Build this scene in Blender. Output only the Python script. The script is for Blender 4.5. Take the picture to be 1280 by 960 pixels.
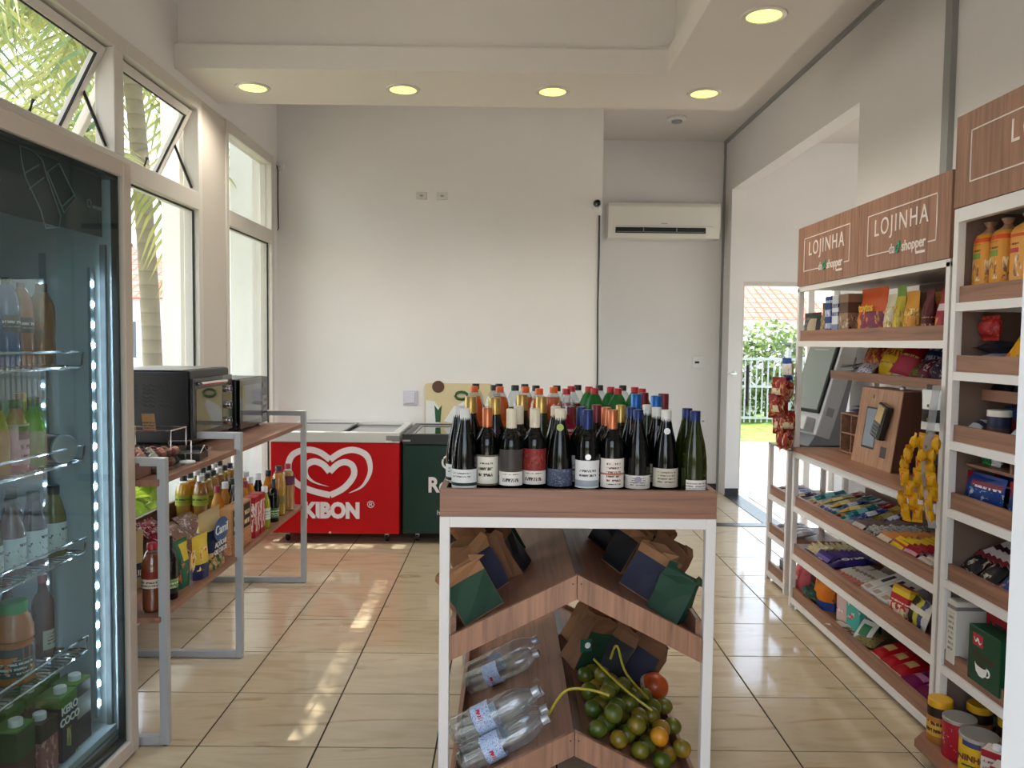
import bpy, bmesh, math, random
from mathutils import Matrix, Vector
R = math.radians
random.seed(7)
for o in list(bpy.data.objects): bpy.data.objects.remove(o, do_unlink=True)
scene = bpy.context.scene
col = scene.collection

# ---------------------------------------------------------------- camera, sky, sun, exposure
F_PX, VX, VY, ROLL, CAM_H = 977.04, 635.8, 428.09, .01115, 1.467
_dy = Vector(((VX-640)/F_PX, (VY-480)/F_PX, 1)).normalized()
_up = Vector((math.sin(ROLL), -math.cos(ROLL), 0)); _up = (_up-_dy*_up.dot(_dy)).normalized()
_dx = _dy.cross(_up)
if _dx.x < 0: _dx = -_dx
W2C = Matrix(((_dx.x, _dy.x, _up.x), (_dx.y, _dy.y, _up.y), (_dx.z, _dy.z, _up.z)))   # world -> camera (x right, y down, z forward)
C2W = W2C.transposed()
CAM = Vector((0, 0, CAM_H))
cam_d = bpy.data.cameras.new('camera'); cam_d.sensor_width = 36; cam_d.lens = F_PX/1280*36
cam_d.clip_start = .05; cam_d.clip_end = 200
cam = bpy.data.objects.new('camera', cam_d); col.objects.link(cam)
cam.matrix_world = Matrix.Translation(CAM) @ (C2W @ Matrix(((1, 0, 0), (0, -1, 0), (0, 0, -1)))).to_4x4()
scene.camera = cam

def at(ax, v, px, py):
    """pixel -> point on the plane axis ax = v"""
    d = C2W @ Vector(((px-640)/F_PX, (py-480)/F_PX, 1))
    return CAM + d*((v-CAM[ax])/d[ax])

world = bpy.data.worlds.new('sky'); scene.world = world; world.use_nodes = True
wn = world.node_tree.nodes; wl = world.node_tree.links
sky = wn.new('ShaderNodeTexSky'); sky.sky_type = 'NISHITA'; sky.sun_disc = False
sky.sun_elevation = R(58); sky.sun_rotation = R(268); sky.air_density = 1.2; sky.dust_density = 2.0; sky.ozone_density = 1.5
hs = wn.new('ShaderNodeHueSaturation'); hs.inputs['Saturation'].default_value = .55; wl.new(sky.outputs[0], hs.inputs['Color']); wl.new(hs.outputs[0], wn['Background'].inputs[0]); wn['Background'].inputs[1].default_value = .62
sun_d = bpy.data.lights.new('sun', 'SUN'); sun_d.energy = 4.5; sun_d.angle = R(.6); sun_d.color = (1, .96, .90)
sun = bpy.data.objects.new('sun', sun_d); col.objects.link(sun)
sun.rotation_euler = Vector((.45, .02, -1)).to_track_quat('-Z', 'Y').to_euler()
scene.view_settings.view_transform = 'Standard'; scene.view_settings.look = 'None'
scene.view_settings.exposure = .95; scene.view_settings.gamma = 1; scene.view_settings.use_curve_mapping = False

# ---------------------------------------------------------------- helpers
def lin(c):
    return tuple(((x/255)/12.92 if x/255 <= .04045 else (((x/255)+.055)/1.055)**2.4) for x in c[:3])
_mats = {}
def mat(name, rgb, rough=.5, metal=0, trans=0, emit=0, spec=.5, coat=0):
    if name in _mats: return _mats[name]
    m = bpy.data.materials.new(name); m.use_nodes = True; b = m.node_tree.nodes['Principled BSDF']
    c = lin(rgb)+(1,)
    b.inputs['Base Color'].default_value = c; b.inputs['Roughness'].default_value = rough
    b.inputs['Metallic'].default_value = metal; b.inputs['Specular IOR Level'].default_value = spec
    b.inputs['Transmission Weight'].default_value = trans; b.inputs['Coat Weight'].default_value = coat
    if emit: b.inputs['Emission Color'].default_value = c; b.inputs['Emission Strength'].default_value = emit
    m.diffuse_color = c; _mats[name] = m
    return m
class N:
    """tiny node-graph writer"""
    def __init__(s, m): s.t = m.node_tree; s.n = s.t.nodes; s.l = s.t.links
    def put(s, sock, v):
        if hasattr(v, 'is_output') or isinstance(v, bpy.types.NodeSocket): s.l.new(v, sock)
        elif isinstance(v, (tuple, list)) and len(v) == 3 and sock.type == 'RGBA': sock.default_value = tuple(v)+(1,)
        else: sock.default_value = v
    def math(s, op, a, b=0.0, clamp=False):
        n = s.n.new('ShaderNodeMath'); n.operation = op; n.use_clamp = clamp
        s.put(n.inputs[0], a); s.put(n.inputs[1], b); return n.outputs[0]
    def mix(s, f, a, b):
        n = s.n.new('ShaderNodeMix'); n.data_type = 'RGBA'
        s.put(n.inputs['Factor'], f); s.put(n.inputs[6], a); s.put(n.inputs[7], b); return n.outputs[2]
    def coord(s, kind='Object', scale=(1, 1, 1), loc=(0, 0, 0)):
        c = s.n.new('ShaderNodeTexCoord'); m = s.n.new('ShaderNodeMapping')
        m.inputs['Scale'].default_value = scale; s.put(m.inputs['Location'], loc)
        s.l.new(c.outputs[kind], m.inputs['Vector']); return m.outputs[0]
    def noise(s, vec, scale=5, detail=4, dist=0):
        n = s.n.new('ShaderNodeTexNoise'); n.inputs['Scale'].default_value = scale; n.inputs['Detail'].default_value = detail
        n.inputs['Distortion'].default_value = dist; s.l.new(vec, n.inputs['Vector']); return n.outputs[0]
    def ramp(s, f, stops, const=False):
        n = s.n.new('ShaderNodeValToRGB'); cr = n.color_ramp
        if const: cr.interpolation = 'CONSTANT'
        while len(cr.elements) > 1: cr.elements.remove(cr.elements[-1])
        cr.elements[0].position = stops[0][0]; cr.elements[0].color = tuple(stops[0][1])+(1,)
        for p, c in stops[1:]:
            e = cr.elements.new(p); e.color = tuple(c)+(1,)
        s.l.new(f, n.inputs[0]); return n.outputs[0]
    def bump(s, h, strength=.2, dist=.01):
        n = s.n.new('ShaderNodeBump'); n.inputs['Strength'].default_value = strength; n.inputs['Distance'].default_value = dist
        s.l.new(h, n.inputs['Height']); s.l.new(n.outputs[0], s.n['Principled BSDF'].inputs['Normal'])
    def base(s, c): s.l.new(c, s.n['Principled BSDF'].inputs['Base Color'])
def wood(name, rgb, axis='X', rough=.45, contrast=.25):
    if name in _mats: return _mats[name]
    m = mat(name, rgb, rough); g = N(m); c = lin(rgb)
    sc = {'X': (1.5, 30, 30), 'Y': (30, 1.5, 30), 'Z': (30, 30, 1.5)}[axis]
    f = g.noise(g.coord('Object', sc), 1.6, 6, .6)
    d = tuple(x*(1-contrast*1.3) for x in c); l = tuple(min(1, x*(1+contrast)) for x in c)
    g.base(g.ramp(f, [(.3, d), (.5, c), (.72, l)])); return m
def plaster(name, rgb, rough=.75):
    if name in _mats: return _mats[name]
    m = mat(name, rgb, rough, spec=.2); g = N(m); c = lin(rgb)
    f = g.noise(g.coord('Object', (1, 1, 1)), 1.3, 5)
    g.base(g.ramp(f, [(.35, tuple(x*.95 for x in c)), (.7, c)]))
    g.bump(g.noise(g.coord('Object'), 60, 3), .05, .003); return m
def thin_glass(name, tint=(255, 255, 255), refl=1.0, rough=.0, base=0.0, milk=0):
    """a pane: clear with a fresnel mirror on top"""
    if name in _mats: return _mats[name]
    m = bpy.data.materials.new(name); m.use_nodes = True; g = N(m); g.n.clear()
    out = g.n.new('ShaderNodeOutputMaterial'); t = g.n.new('ShaderNodeBsdfTransparent'); t.inputs[0].default_value = lin(tint)+(1,)
    gl = g.n.new('ShaderNodeBsdfGlossy'); gl.inputs['Roughness'].default_value = rough
    lw = g.n.new('ShaderNodeLayerWeight'); lw.inputs[0].default_value = .5
    f = g.math('ADD', g.math('MULTIPLY', g.math('ADD', g.math('MULTIPLY', g.math('POWER', lw.outputs['Facing'], 5), .9), .04), refl), base, True)
    if milk:
        df = g.n.new('ShaderNodeBsdfDiffuse'); df.inputs[0].default_value = (.8, .82, .84, 1); m0 = g.n.new('ShaderNodeMixShader'); m0.inputs[0].default_value = milk
        g.l.new(t.outputs[0], m0.inputs[1]); g.l.new(df.outputs[0], m0.inputs[2]); t = m0
    mx = g.n.new('ShaderNodeMixShader'); g.l.new(f, mx.inputs[0]); g.l.new(t.outputs[0], mx.inputs[1]); g.l.new(gl.outputs[0], mx.inputs[2])
    g.l.new(mx.outputs[0], out.inputs[0]); _mats[name] = m; return m
def juice(name, rgb, clear=.4, rough=.08):
    """coloured liquid or tinted plastic: part see-through, part solid, glossy"""
    if name in _mats: return _mats[name]
    m = mat(name, rgb, rough); g = N(m); b = g.n['Principled BSDF']; out = g.n['Material Output']
    t = g.n.new('ShaderNodeBsdfTransparent'); t.inputs[0].default_value = lin(rgb)+(1,)
    mx = g.n.new('ShaderNodeMixShader'); mx.inputs[0].default_value = clear
    g.l.new(b.outputs[0], mx.inputs[1]); g.l.new(t.outputs[0], mx.inputs[2]); g.l.new(mx.outputs[0], out.inputs[0]); return m
def prt(name, rgb, bands=(), blob=None, text=None, rough=.42, spec=.28):
    """printed packaging: colour bands over the height, picture blobs, rows of tiny lettering. all flat print.
    bands (z0, z1, rgb[, x0, x1]); blob (rgb, rgb2, scale, thr, z0, z1); text (rgb, rows, z0, z1[, x0, x1])"""
    if name in _mats: return _mats[name]
    m = mat(name, rgb, rough, spec=spec); g = N(m)
    tc = g.n.new('ShaderNodeTexCoord'); sp = g.n.new('ShaderNodeSeparateXYZ'); g.l.new(tc.outputs['Generated'], sp.inputs[0])
    x, z = sp.outputs[0], sp.outputs[2]
    def box(z0, z1, x0=None, x1=None):
        k = g.math('MULTIPLY', g.math('GREATER_THAN', z, z0), g.math('LESS_THAN', z, z1))
        if x0 is not None: k = g.math('MULTIPLY', k, g.math('MULTIPLY', g.math('GREATER_THAN', x, x0), g.math('LESS_THAN', x, x1)))
        return k
    c = lin(rgb)
    for b in bands: c = g.mix(box(b[0], b[1], *b[3:]), c, lin(b[2]))
    if blob:
        mp = g.coord('Generated', (1, 1, 1), (random.random()*9, random.random()*9, random.random()*9))
        f = g.noise(mp, blob[2], 3, .8)
        k = g.math('MULTIPLY', g.math('GREATER_THAN', f, blob[3]), box(blob[4], blob[5]))
        c = g.mix(k, c, g.ramp(g.noise(mp, blob[2]*2.3, 2), [(.4, lin(blob[0])), (.6, lin(blob[1]))]))
    if text:
        fr = g.math('GREATER_THAN', g.math('FRACT', g.math('MULTIPLY', z, text[1])), .5)
        mp = g.coord('Generated', (26, 0, text[1]*2.0))
        k = g.math('MULTIPLY', g.math('MULTIPLY', fr, g.math('GREATER_THAN', g.noise(mp, 1, 0), .47)), box(text[2], text[3], *text[4:]))
        c = g.mix(k, c, lin(text[0]))
    if hasattr(c, 'node'): g.base(c)
    return m

class MB:
    """collects shapes; build() links them as ONE mesh object"""
    def __init__(s): s.v = []; s.f = []
    def add(s, vs, fs, M=None):
        b = len(s.v)
        s.v += [tuple(M @ Vector(p)) if M is not None else tuple(p) for p in vs]
        s.f += [tuple(b+i for i in f) for f in fs]; return s
    def box(s, x0, x1, y0, y1, z0, z1, M=None):
        return s.add([(x0, y0, z0), (x1, y0, z0), (x1, y1, z0), (x0, y1, z0), (x0, y0, z1), (x1, y0, z1), (x1, y1, z1), (x0, y1, z1)],
                     [(0, 3, 2, 1), (4, 5, 6, 7), (0, 1, 5, 4), (1, 2, 6, 5), (2, 3, 7, 6), (3, 0, 4, 7)], M)
    def prism(s, poly, ax, d0, d1, M=None):
        """polygon (u,v) in the two other axes, extruded along ax (0,1,2)"""
        def mk(u, v, d): return {0: (d, u, v), 1: (u, d, v), 2: (u, v, d)}[ax]
        n = len(poly)
        return s.add([mk(u, v, d0) for u, v in poly]+[mk(u, v, d1) for u, v in poly],
                     [tuple(range(n)), tuple(range(2*n-1, n-1, -1))]+[(i, (i+1) % n, n+(i+1) % n, n+i) for i in range(n)], M)
    def tube(s, pts, r, n=8, closed=False, M=None, r2=None):
        pts = [Vector(p) for p in pts]; vs = []; fs = []; k = len(pts)
        for i, p in enumerate(pts):
            a = pts[(i-1) % k] if (i or closed) else p; b = pts[(i+1) % k] if (i < k-1 or closed) else p
            t = (b-a).normalized(); ref = Vector((0, 0, 1)) if abs(t.z) < .9 else Vector((1, 0, 0))
            u = t.cross(ref).normalized(); w = t.cross(u); rr = r if r2 is None else r+(r2-r)*i/max(1, k-1)
            for j in range(n):
                q = 2*math.pi*j/n; vs.append(p+(u*math.cos(q)+w*math.sin(q))*rr)
        for i in range(k if closed else k-1):
            for j in range(n):
                a, b = i*n+j, i*n+(j+1) % n; i2 = (i+1) % k
                fs.append((a, b, i2*n+(j+1) % n, i2*n+j))
        if not closed: fs += [tuple(range(n-1, -1, -1)), tuple(range((k-1)*n, k*n))]
        return s.add(vs, fs, M)
    def lathe(s, prof, n=16, M=None, cx=0, cy=0, a0=0, a1=2*math.pi, caps=True):
        full = abs(a1-a0-2*math.pi) < 1e-6; m = n if full else n+1; vs = []; fs = []
        for r, z in prof:
            for j in range(m):
                q = a0+(a1-a0)*j/n; vs.append((cx+r*math.cos(q), cy+r*math.sin(q), z))
        for i in range(len(prof)-1):
            for j in range(n):
                j2 = (j+1) % m; fs.append((i*m+j, i*m+j2, (i+1)*m+j2, (i+1)*m+j))
        if full and caps:
            fs += [tuple(range(m-1, -1, -1)), tuple(range((len(prof)-1)*m, len(prof)*m))]
        return s.add(vs, fs, M)
    def build(s, name, m, parent=None, smooth=False, bevel=0, seg=2):
        me = bpy.data.meshes.new(name); me.from_pydata(s.v, [], s.f); me.update()
        bm = bmesh.new(); bm.from_mesh(me)
        bmesh.ops.recalc_face_normals(bm, faces=bm.faces)
        if bevel: bmesh.ops.bevel(bm, geom=list(bm.edges), offset=bevel, segments=seg, profile=.5, affect='EDGES', clamp_overlap=True)
        bm.to_mesh(me); bm.free()
        if smooth:
            for p in me.polygons: p.use_smooth = True
            try: me.set_sharp_from_angle(angle=R(40))
            except Exception: pass
        me.materials.append(m)
        o = bpy.data.objects.new(name, me); col.objects.link(o); o.parent = parent
        return o
def tag(o, label, cat, group=None, kind=None):
    o['label'] = label; o['category'] = cat
    if group: o['group'] = group
    if kind: o['kind'] = kind
    return o
def struct(o): o['kind'] = 'structure'; return o
def empty(name, loc=(0, 0, 0), rz=0):
    o = bpy.data.objects.new(name, None); col.objects.link(o); o.empty_display_size = .05
    o.location = loc; o.rotation_euler = (0, 0, rz); return o
_kids = {}
def copy_tree(o, parent=None):
    c = o.copy(); col.objects.link(c); c.parent = parent
    for ch in o.children: copy_tree(ch, c)
    return c
def dup(o, label=None):
    c = copy_tree(o)
    if label: c['label'] = label
    return c
def orient(yaw=0, tilt=0, roll=0):
    return Matrix.Rotation(R(yaw), 4, 'Z') @ Matrix.Rotation(R(tilt), 4, 'X') @ Matrix.Rotation(R(roll), 4, 'Z')
def low(o, M):
    z = 1e9
    def rec(q, K):
        nonlocal z
        if q.type == 'MESH':
            for v in q.data.vertices: z = min(z, (K @ v.co).z)
        for ch in q.children: rec(ch, K @ ch.matrix_basis)
    rec(o, M); return z
def place(o, x, y, z, M=None, drop=True):
    """set the thing down so that its lowest point touches z"""
    M = M if M is not None else Matrix.Identity(4)
    dz = low(o, M) if drop else 0
    o.matrix_basis = Matrix.Translation((x, y, z-dz+.0006)) @ M; return o
def text(name, body, size, m, parent, loc, rot=(R(90), 0, 0), ext=.0008, align='CENTER', bold=0, sx=1.0, gap=1.0):
    cu = bpy.data.curves.new(name, 'FONT'); cu.body = body; cu.size = size; cu.extrude = ext; cu.offset = bold; cu.space_character = gap
    cu.align_x = align; cu.align_y = 'CENTER'; cu.resolution_u = 3
    t = bpy.data.objects.new(name, cu); col.objects.link(t)
    dg = bpy.context.evaluated_depsgraph_get(); me = bpy.data.meshes.new_from_object(t.evaluated_get(dg))
    bpy.data.objects.remove(t, do_unlink=True); bpy.data.curves.remove(cu)
    me.name = name; me.materials.clear(); me.materials.append(m)
    o = bpy.data.objects.new(name, me); col.objects.link(o); o.parent = parent
    o.location = loc; o.rotation_euler = rot; o.scale = (sx, 1, 1); return o
WHITE = mat('white_metal', (226, 221, 217), .4); STEEL = mat('brushed_steel', (170, 172, 174), .3, 1)
CHROME = mat('chrome', (225, 225, 228), .12, 1); BLACK = mat('black_plastic', (16, 16, 18), .35)
GLOSS_BLACK = mat('gloss_black', (9, 9, 11), .08, coat=.5); GREY = mat('grey_plastic', (150, 150, 152), .45)
PWHITE = mat('white_plastic', (226, 226, 224), .35); INK = mat('black_print', (22, 22, 24), .5); WINK = mat('white_print', (236, 234, 230), .5)
WOOD = wood('oak_laminate', (142, 101, 79), 'Y'); WOODX = wood('oak_laminate_across', (142, 101, 79), 'X'); WOODZ = wood('oak_laminate_upright', (142, 101, 79), 'Z')
WOODD = wood('dark_laminate', (104, 74, 62), 'Y'); GLASS = thin_glass('window_glass', (242, 243, 243), .8)
# ---------------------------------------------------------------- the room
XL, XR, YM, YA, XM, HC, SOF = -1.88, 2.125, 6.385, 7.813, .745, 3.47, 2.974
WALL = plaster('wall_paint', (230, 227, 225)); CEIL = plaster('ceiling_paint', (224, 218, 212))
FRAME = mat('window_frame_paint', (206, 200, 192), .45)
T = .43; GX, GY = -1.107, 2.754     # floor grid
grout = mat('grout', (38, 30, 26), .9)
fl = struct(MB().box(XL-.15, 5.2, -.3, YA, -.12, -.004).build('floor', grout))
def tile_mat():
    m = mat('marble_tile', (214, 196, 168), .13); g = N(m); b = g.n['Principled BSDF']
    oi = g.n.new('ShaderNodeObjectInfo'); cb = g.n.new('ShaderNodeCombineXYZ')
    g.l.new(g.math('MULTIPLY', oi.outputs['Random'], 40), cb.inputs[0]); g.l.new(g.math('MULTIPLY', oi.outputs['Random'], 17), cb.inputs[1])
    v = g.n.new('ShaderNodeMapping'); tc = g.n.new('ShaderNodeTexCoord'); g.l.new(tc.outputs['Object'], v.inputs[0]); g.l.new(cb.outputs[0], v.inputs[1])
    v.inputs['Rotation'].default_value = (0, 0, R(-38)); v.inputs['Scale'].default_value = (1.2, 6, 1)
    f = g.noise(v.outputs[0], 1.5, 7, 1.0); w = g.noise(v.outputs[0], 5, 4, .5)
    c = g.ramp(f, [(.33, lin((188, 168, 136))), (.5, lin((204, 186, 156))), (.62, lin((198, 179, 147))), (.68, lin((170, 144, 110))), (.74, lin((202, 182, 150)))])
    g.base(g.mix(g.math('MULTIPLY', w, .25), c, lin((216, 200, 174)))); b.inputs['Coat Weight'].default_value = .3; b.inputs['Coat Roughness'].default_value = .05
    return m
tm = tile_mat(); tproto = None
h = T/2-.0030
for i in range(-3, 16):
    for j in range(-8, 13):
        cx, cy = GX+(i+.5)*T, GY+(j+.5)*T
        if cx-h < XL-.1 or cx+h > 5.1 or cy+h > YA-.02 or cy-h < -.28: continue
        if tproto is None:
            tproto = MB().box(-h, h, -h, h, -.004, 0).build('tile', tm, fl, bevel=.0012, seg=1); tproto.location = (cx, cy, 0)
        else:
            t = tproto.copy(); col.objects.link(t); t.parent = fl; t.location = (cx, cy, 0)
edge = MB()
edge.box(XL-.1, 5.1, GY+11*T, YA-.01, -.004, -.001)
edge.build('edge_tile', tm, fl)
# dark slate strips across the openings
slate = mat('slate_strip', (52, 54, 58), .25)
MB().box(XM+.02, XR+.3, 6.25, 6.36, -.002, .004).build('threshold_strip', slate, fl)
MB().box(XR-.01, XR+.14, 6.36, YA-.25, -.002, .004).build('threshold_strip', slate, fl)

# main back wall, recess with the air conditioner, right wall with the wide opening
struct(MB().box(XL-.15, XM, YM, YM+.15, 0, HC).build('wall_back', WALL))
struct(MB().box(XM-.12, XM, YM+.15, YA, 0, HC).build('wall_recess', WALL))
DX0, DX1, DZ = 2.30, 3.30, 2.10
w = MB(); w.box(XM-.12, DX0, YA, YA+.15, 0, HC+.1); w.box(DX1, 5.2, YA, YA+.15, 0, HC+.1); w.box(DX0, DX1, YA, YA+.15, DZ, HC+.1)
struct(w.build('wall_far', WALL))
OY0, OY1, OZ = 4.84, 7.56, 2.955
w = MB(); w.box(XR, XR+.13, -.3, OY0, 0, HC); w.box(XR, XR+.13, OY1, YA, 0, HC); w.box(XR, XR+.13, OY0, OY1, OZ, HC)
struct(w.build('wall_right', WALL))
w = MB(); w.box(5.2, 5.35, -.3, 2.2, 0, HC+.1); w.box(5.2, 5.35, 7.2, YA+.15, 0, HC+.1); w.box(5.2, 5.35, 2.2, 7.2, 0, .3); w.box(5.2, 5.35, 2.2, 7.2, 2.9, HC+.1)
struct(w.build('wall_side_room', WALL))
r = struct(empty('added_window_4', (5.27, 4.7, .3))); m = MB(); m.box(-.03, .03, -2.5, -2.44, 0, 2.6); m.box(-.03, .03, 2.44, 2.5, 0, 2.6); m.box(-.03, .03, -2.44, 2.44, 2.54, 2.6); m.box(-.03, .03, -2.44, 2.44, 0, .06); m.build('window_frame', FRAME, r); MB().box(-.004, .004, -2.45, 2.45, .05, 2.55).build('pane', GLASS, r)  # unseen window added to let daylight into the side room
struct(MB().box(XL-.15, 5.35, -.3, YA, HC, HC+.12).build('ceiling', CEIL))
# grey corner profiles
pr_m = mat('grey_profile', (150, 150, 148), .5)
struct(MB().box(XR-.022, XR, -.2, YA, HC-.03, HC).build('trim_1', pr_m))
struct(MB().box(XR-.02, XR, YA-.02, YA, 0, HC-.03).build('trim_2', pr_m))
struct(MB().box(XR-.03, XR, 3.80, 3.86, 0, HC-.03).build('trim_3', pr_m))
base_m = mat('black_skirting', (28, 27, 27), .3)
struct(MB().box(XM, XR-.02, YA-.015, YA, 0, .07).build('baseboard_far', base_m))
struct(MB().box(XR, XR+.13, OY1-.012, OY1, 0, .07).build('baseboard_right', base_m))
struct(MB().box(XL, XM, YM-.012, YM, 0, .07).build('baseboard_back', base_m))
# floating soffit ring with a stepped inner lip
sx1, sy1, tx1, ty1, ty0 = 1.455, 5.10, .87, 4.45, .9
s = MB()
s.box(XL, sx1, ty1+.05, sy1, SOF+.133, HC); s.box(tx1+.05, sx1, -.15, ty1+.05, SOF+.133, HC)
s.box(XL, tx1+.05, -.15, ty0-.05, SOF+.133, HC)
s.box(XL, sx1, ty1, sy1, SOF, SOF+.133); s.box(tx1, sx1, -.15, ty1, SOF, SOF+.133); s.box(XL, tx1, -.15, ty0, SOF, SOF+.133)
struct(s.build('ceiling_soffit', CEIL))
lamp_m = mat('downlight_glow', (255, 240, 120), .4, emit=1.1)
def downlight(x, y, label):
    d = empty('downlight', (x, y, SOF)); tag(d, label, 'ceiling light', 'round recessed downlights')
    MB().lathe([(.078, -.002), (.080, -.008), (.100, -.006), (.104, 0)], 32, caps=False).build('rim', mat('lamp_rim', (205, 200, 190), .35, .3), d, True)
    MB().lathe([(.001, -.0045), (.079, -.0045)], 32, caps=False).build('diffuser', lamp_m, d)
    ld = bpy.data.lights.new('downlight_lamp', 'SPOT'); ld.energy = 15; ld.color = (1, .93, .81); ld.spot_size = R(150); ld.spot_blend = .8; ld.shadow_soft_size = .0
    lo = bpy.data.objects.new('downlight_lamp', ld); col.objects.link(lo); lo.parent = d; lo.location = (0, 0, -.012)
for x, l in zip((-1.546, -.649, .247, 1.156), ('leftmost glowing downlight in the soffit near the windows', 'second glowing downlight from the left in the far soffit',
                                               'third glowing downlight from the left in the far soffit', 'fourth glowing downlight, nearest the ceiling smoke detector')):
    downlight(x, 4.77, l)
downlight(1.15, 3.65, 'large looking nearest glowing downlight, high above the right shelves')

# ---------------------------------------------------------------- left window wall
WT = 2.905
w = MB()
w.box(XL-.15, XL, -.3, YM, WT, HC); w.box(XL-.15, XL, -.3, 1.2, 0, WT); w.box(XL-.15, XL, 6.23, YM, 0, WT)
w.box(XL-.15, XL, 1.2, 6.23, 0, .28)
struct(w.build('wall_left', WALL))
PIL = mat('mullion_panel', (196, 188, 178), .5)
struct(MB().box(XL-.12, XL+.012, 4.79, 5.19, .28, WT).build('wall_pillar', PIL))
def frame_window(name, y0, y1, mull, tz0, tz1, zb=.28):
    r = empty(name, (XL, (y0+y1)/2, zb)); struct(r); d0, d1 = -.075, .02
    oy = (y0+y1)/2
    m = MB(); t = .055
    m.box(d0, d1, y0-oy, y0+t-oy, 0, WT-zb); m.box(d0, d1, y1-t-oy, y1-oy, 0, WT-zb)
    m.box(d0, d1, y0+t-oy, y1-t-oy, WT-zb-.075, WT-zb); m.box(d0, d1, y0+t-oy, y1-t-oy, 0, t)
    m.box(d0, d1, y0+t-oy, y1-t-oy, tz0-zb, tz1-zb)
    for a, b in mull:
        m.box(d0, d1, a-oy, b-oy, t, tz0-zb); m.box(d0, d1, a-oy, b-oy, tz1-zb, WT-zb-.075)
    m.build('window_frame', FRAME, r, bevel=.004, seg=1)
    gk = mat('black_gasket', (20, 20, 20), .6)
    ys = [y0+t]+[q for ab in mull for q in ab]+[y1-t]
    for a, b in zip(ys[::2], ys[1::2]):
        MB().box(-.030, -.024, a-oy-.004, b-oy+.004, t-.004, tz0-zb+.004).build('pane', GLASS, r)
        k = MB(); k.box(-.022, -.012, b-oy-.008, b-oy, t, tz0-zb); k.box(-.022, -.012, a-oy, b-oy, tz0-zb-.008, tz0-zb); k.build('gasket', gk, r)
    return r, oy, zb, ys
w1, oy, zb, ys = frame_window('window_1', 1.25, 4.79, [(2.55, 2.64), (3.74, 3.83)], 2.235, 2.34)
def awning(par, a, b, z0, z1, tilt):
    """top-hung sash pushed outward at the bottom"""
    L = z1-z0-.01; K = Matrix.Translation((-.03, 0, z1)) @ Matrix.Rotation(R(tilt), 4, 'Y')
    s = MB(); t = .042
    for q in ((a, a+t, -L, 0), (b-t, b, -L, 0), (a+t, b-t, -t, 0), (a+t, b-t, -L, -L+t)): s.box(-.02, .02, q[0], q[1], q[2], q[3], K)
    sh = s.build('sash', FRAME, par, bevel=.003, seg=1)
    MB().box(-.003, .003, a+t-.004, b-t+.004, -L+t-.004, -t+.004, K).build('sash_pane', GLASS, sh)
    g = MB()
    for q in ((b-t-.008, b-t, -L+t, -t), (a+t, b-t, -t-.008, -t)): g.box(.006, .016, q[0], q[1], q[2], q[3], K)
    g.build('gasket', _mats['black_gasket'], sh)
    st = MB()
    for y in (a+.008, b-.008):
        p = K @ Vector((0, y, -L*.45)); st.tube([p, (-.02, y, z0+.02)], .008, 6)
    st.build('stay_arm', BLACK, sh)
    p = K @ Vector((.025, (a*.3+b*.7), -L+.02)); MB().tube([p, p+Vector((.03, 0, .01)), p+Vector((.05, 0, .07))], .009, 6).build('catch_handle', BLACK, sh)
for a, b in zip(ys[::2], ys[1::2]): awning(w1, a-oy+.005, b-oy-.005, 2.345-zb, 2.825-zb, 27)
w2, oy2, zb2, ys2 = frame_window('window_2', 5.19, 6.23, [], 2.222, 2.325)
MB().box(-.030, -.024, 5.245-oy2, 6.175-oy2, 2.325-zb2, 2.83-zb2).build('pane', GLASS, w2)

# unseen shop front behind the photographer: open door bay, sides closed to cut daylight
w = MB(); w.box(XL-.15, 5.35, -.45, -.3, 2.75, HC+.1); w.box(XL-.15, -1.0, -.45, -.3, 0, 2.75); w.box(.73, 2.5, -.45, -.3, 0, 2.75); w.box(5.1, 5.35, -.45, -.3, 0, 2.75); w.box(2.5, 5.1, -.45, -.3, 0, .3)
struct(w.build('wall_front', WALL))
r = struct(empty('window_3', (0, -.38, 0)))
m = MB()
for x in (-1.0, -.45, .68): m.box(x, x+.05, -.03, .03, 0, 2.75)
m.box(-.95, .68, -.03, .03, 2.7, 2.75)
m.build('window_frame', FRAME, r)
for a, b in ((-.95, -.45),): MB().box(a, b, -.004, .004, .02, 2.7).build('pane', GLASS, r)
r = struct(empty('added_window_5', (3.8, -.38, .3))); m = MB()  # unseen glazing added so the side room's far wall is lit
for x in (-1.3, -.025, 1.25): m.box(x, x+.05, -.03, .03, 0, 2.45)
m.build('window_frame', FRAME, r)
for a, b in ((-1.25, -.025), (.025, 1.25)): MB().box(a, b, -.004, .004, 0, 2.45).build('pane', GLASS, r)
# open white entrance door leaf just right of the camera
d = struct(empty('door_2', (at(1, .86, 1263, 650).x, .86, 0))); dm = mat('door_white', (224, 226, 230), .4)
m = MB(); m.box(0, .04, -.07, 0, .01, 2.1); m.box(0, .04, -1.1, -1.03, .01, 2.1); m.box(0, .04, -1.03, -.07, .01, .12); m.box(0, .04, -1.03, -.07, 2.0, 2.1)
m.build('leaf_frame', dm, d, bevel=.003, seg=1); MB().box(.017, .023, -1.03, -.07, .12, 2.0).build('pane', GLASS, d)
k = MB(); k.box(.04, .046, -.05, -.02, 1.0, 1.12); k.tube([(.075, -.035, 1.07), (.075, -.13, 1.07)], .009, 8); k.tube([(.04, -.035, 1.07), (.075, -.035, 1.07)], .009, 8); k.build('door_handle', GREY, d)
MB().box(.012, .03, 0, .003, 1.02, 1.12).build('lock_plate', mat('lock_dark', (90, 92, 96), .4), d)

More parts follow.
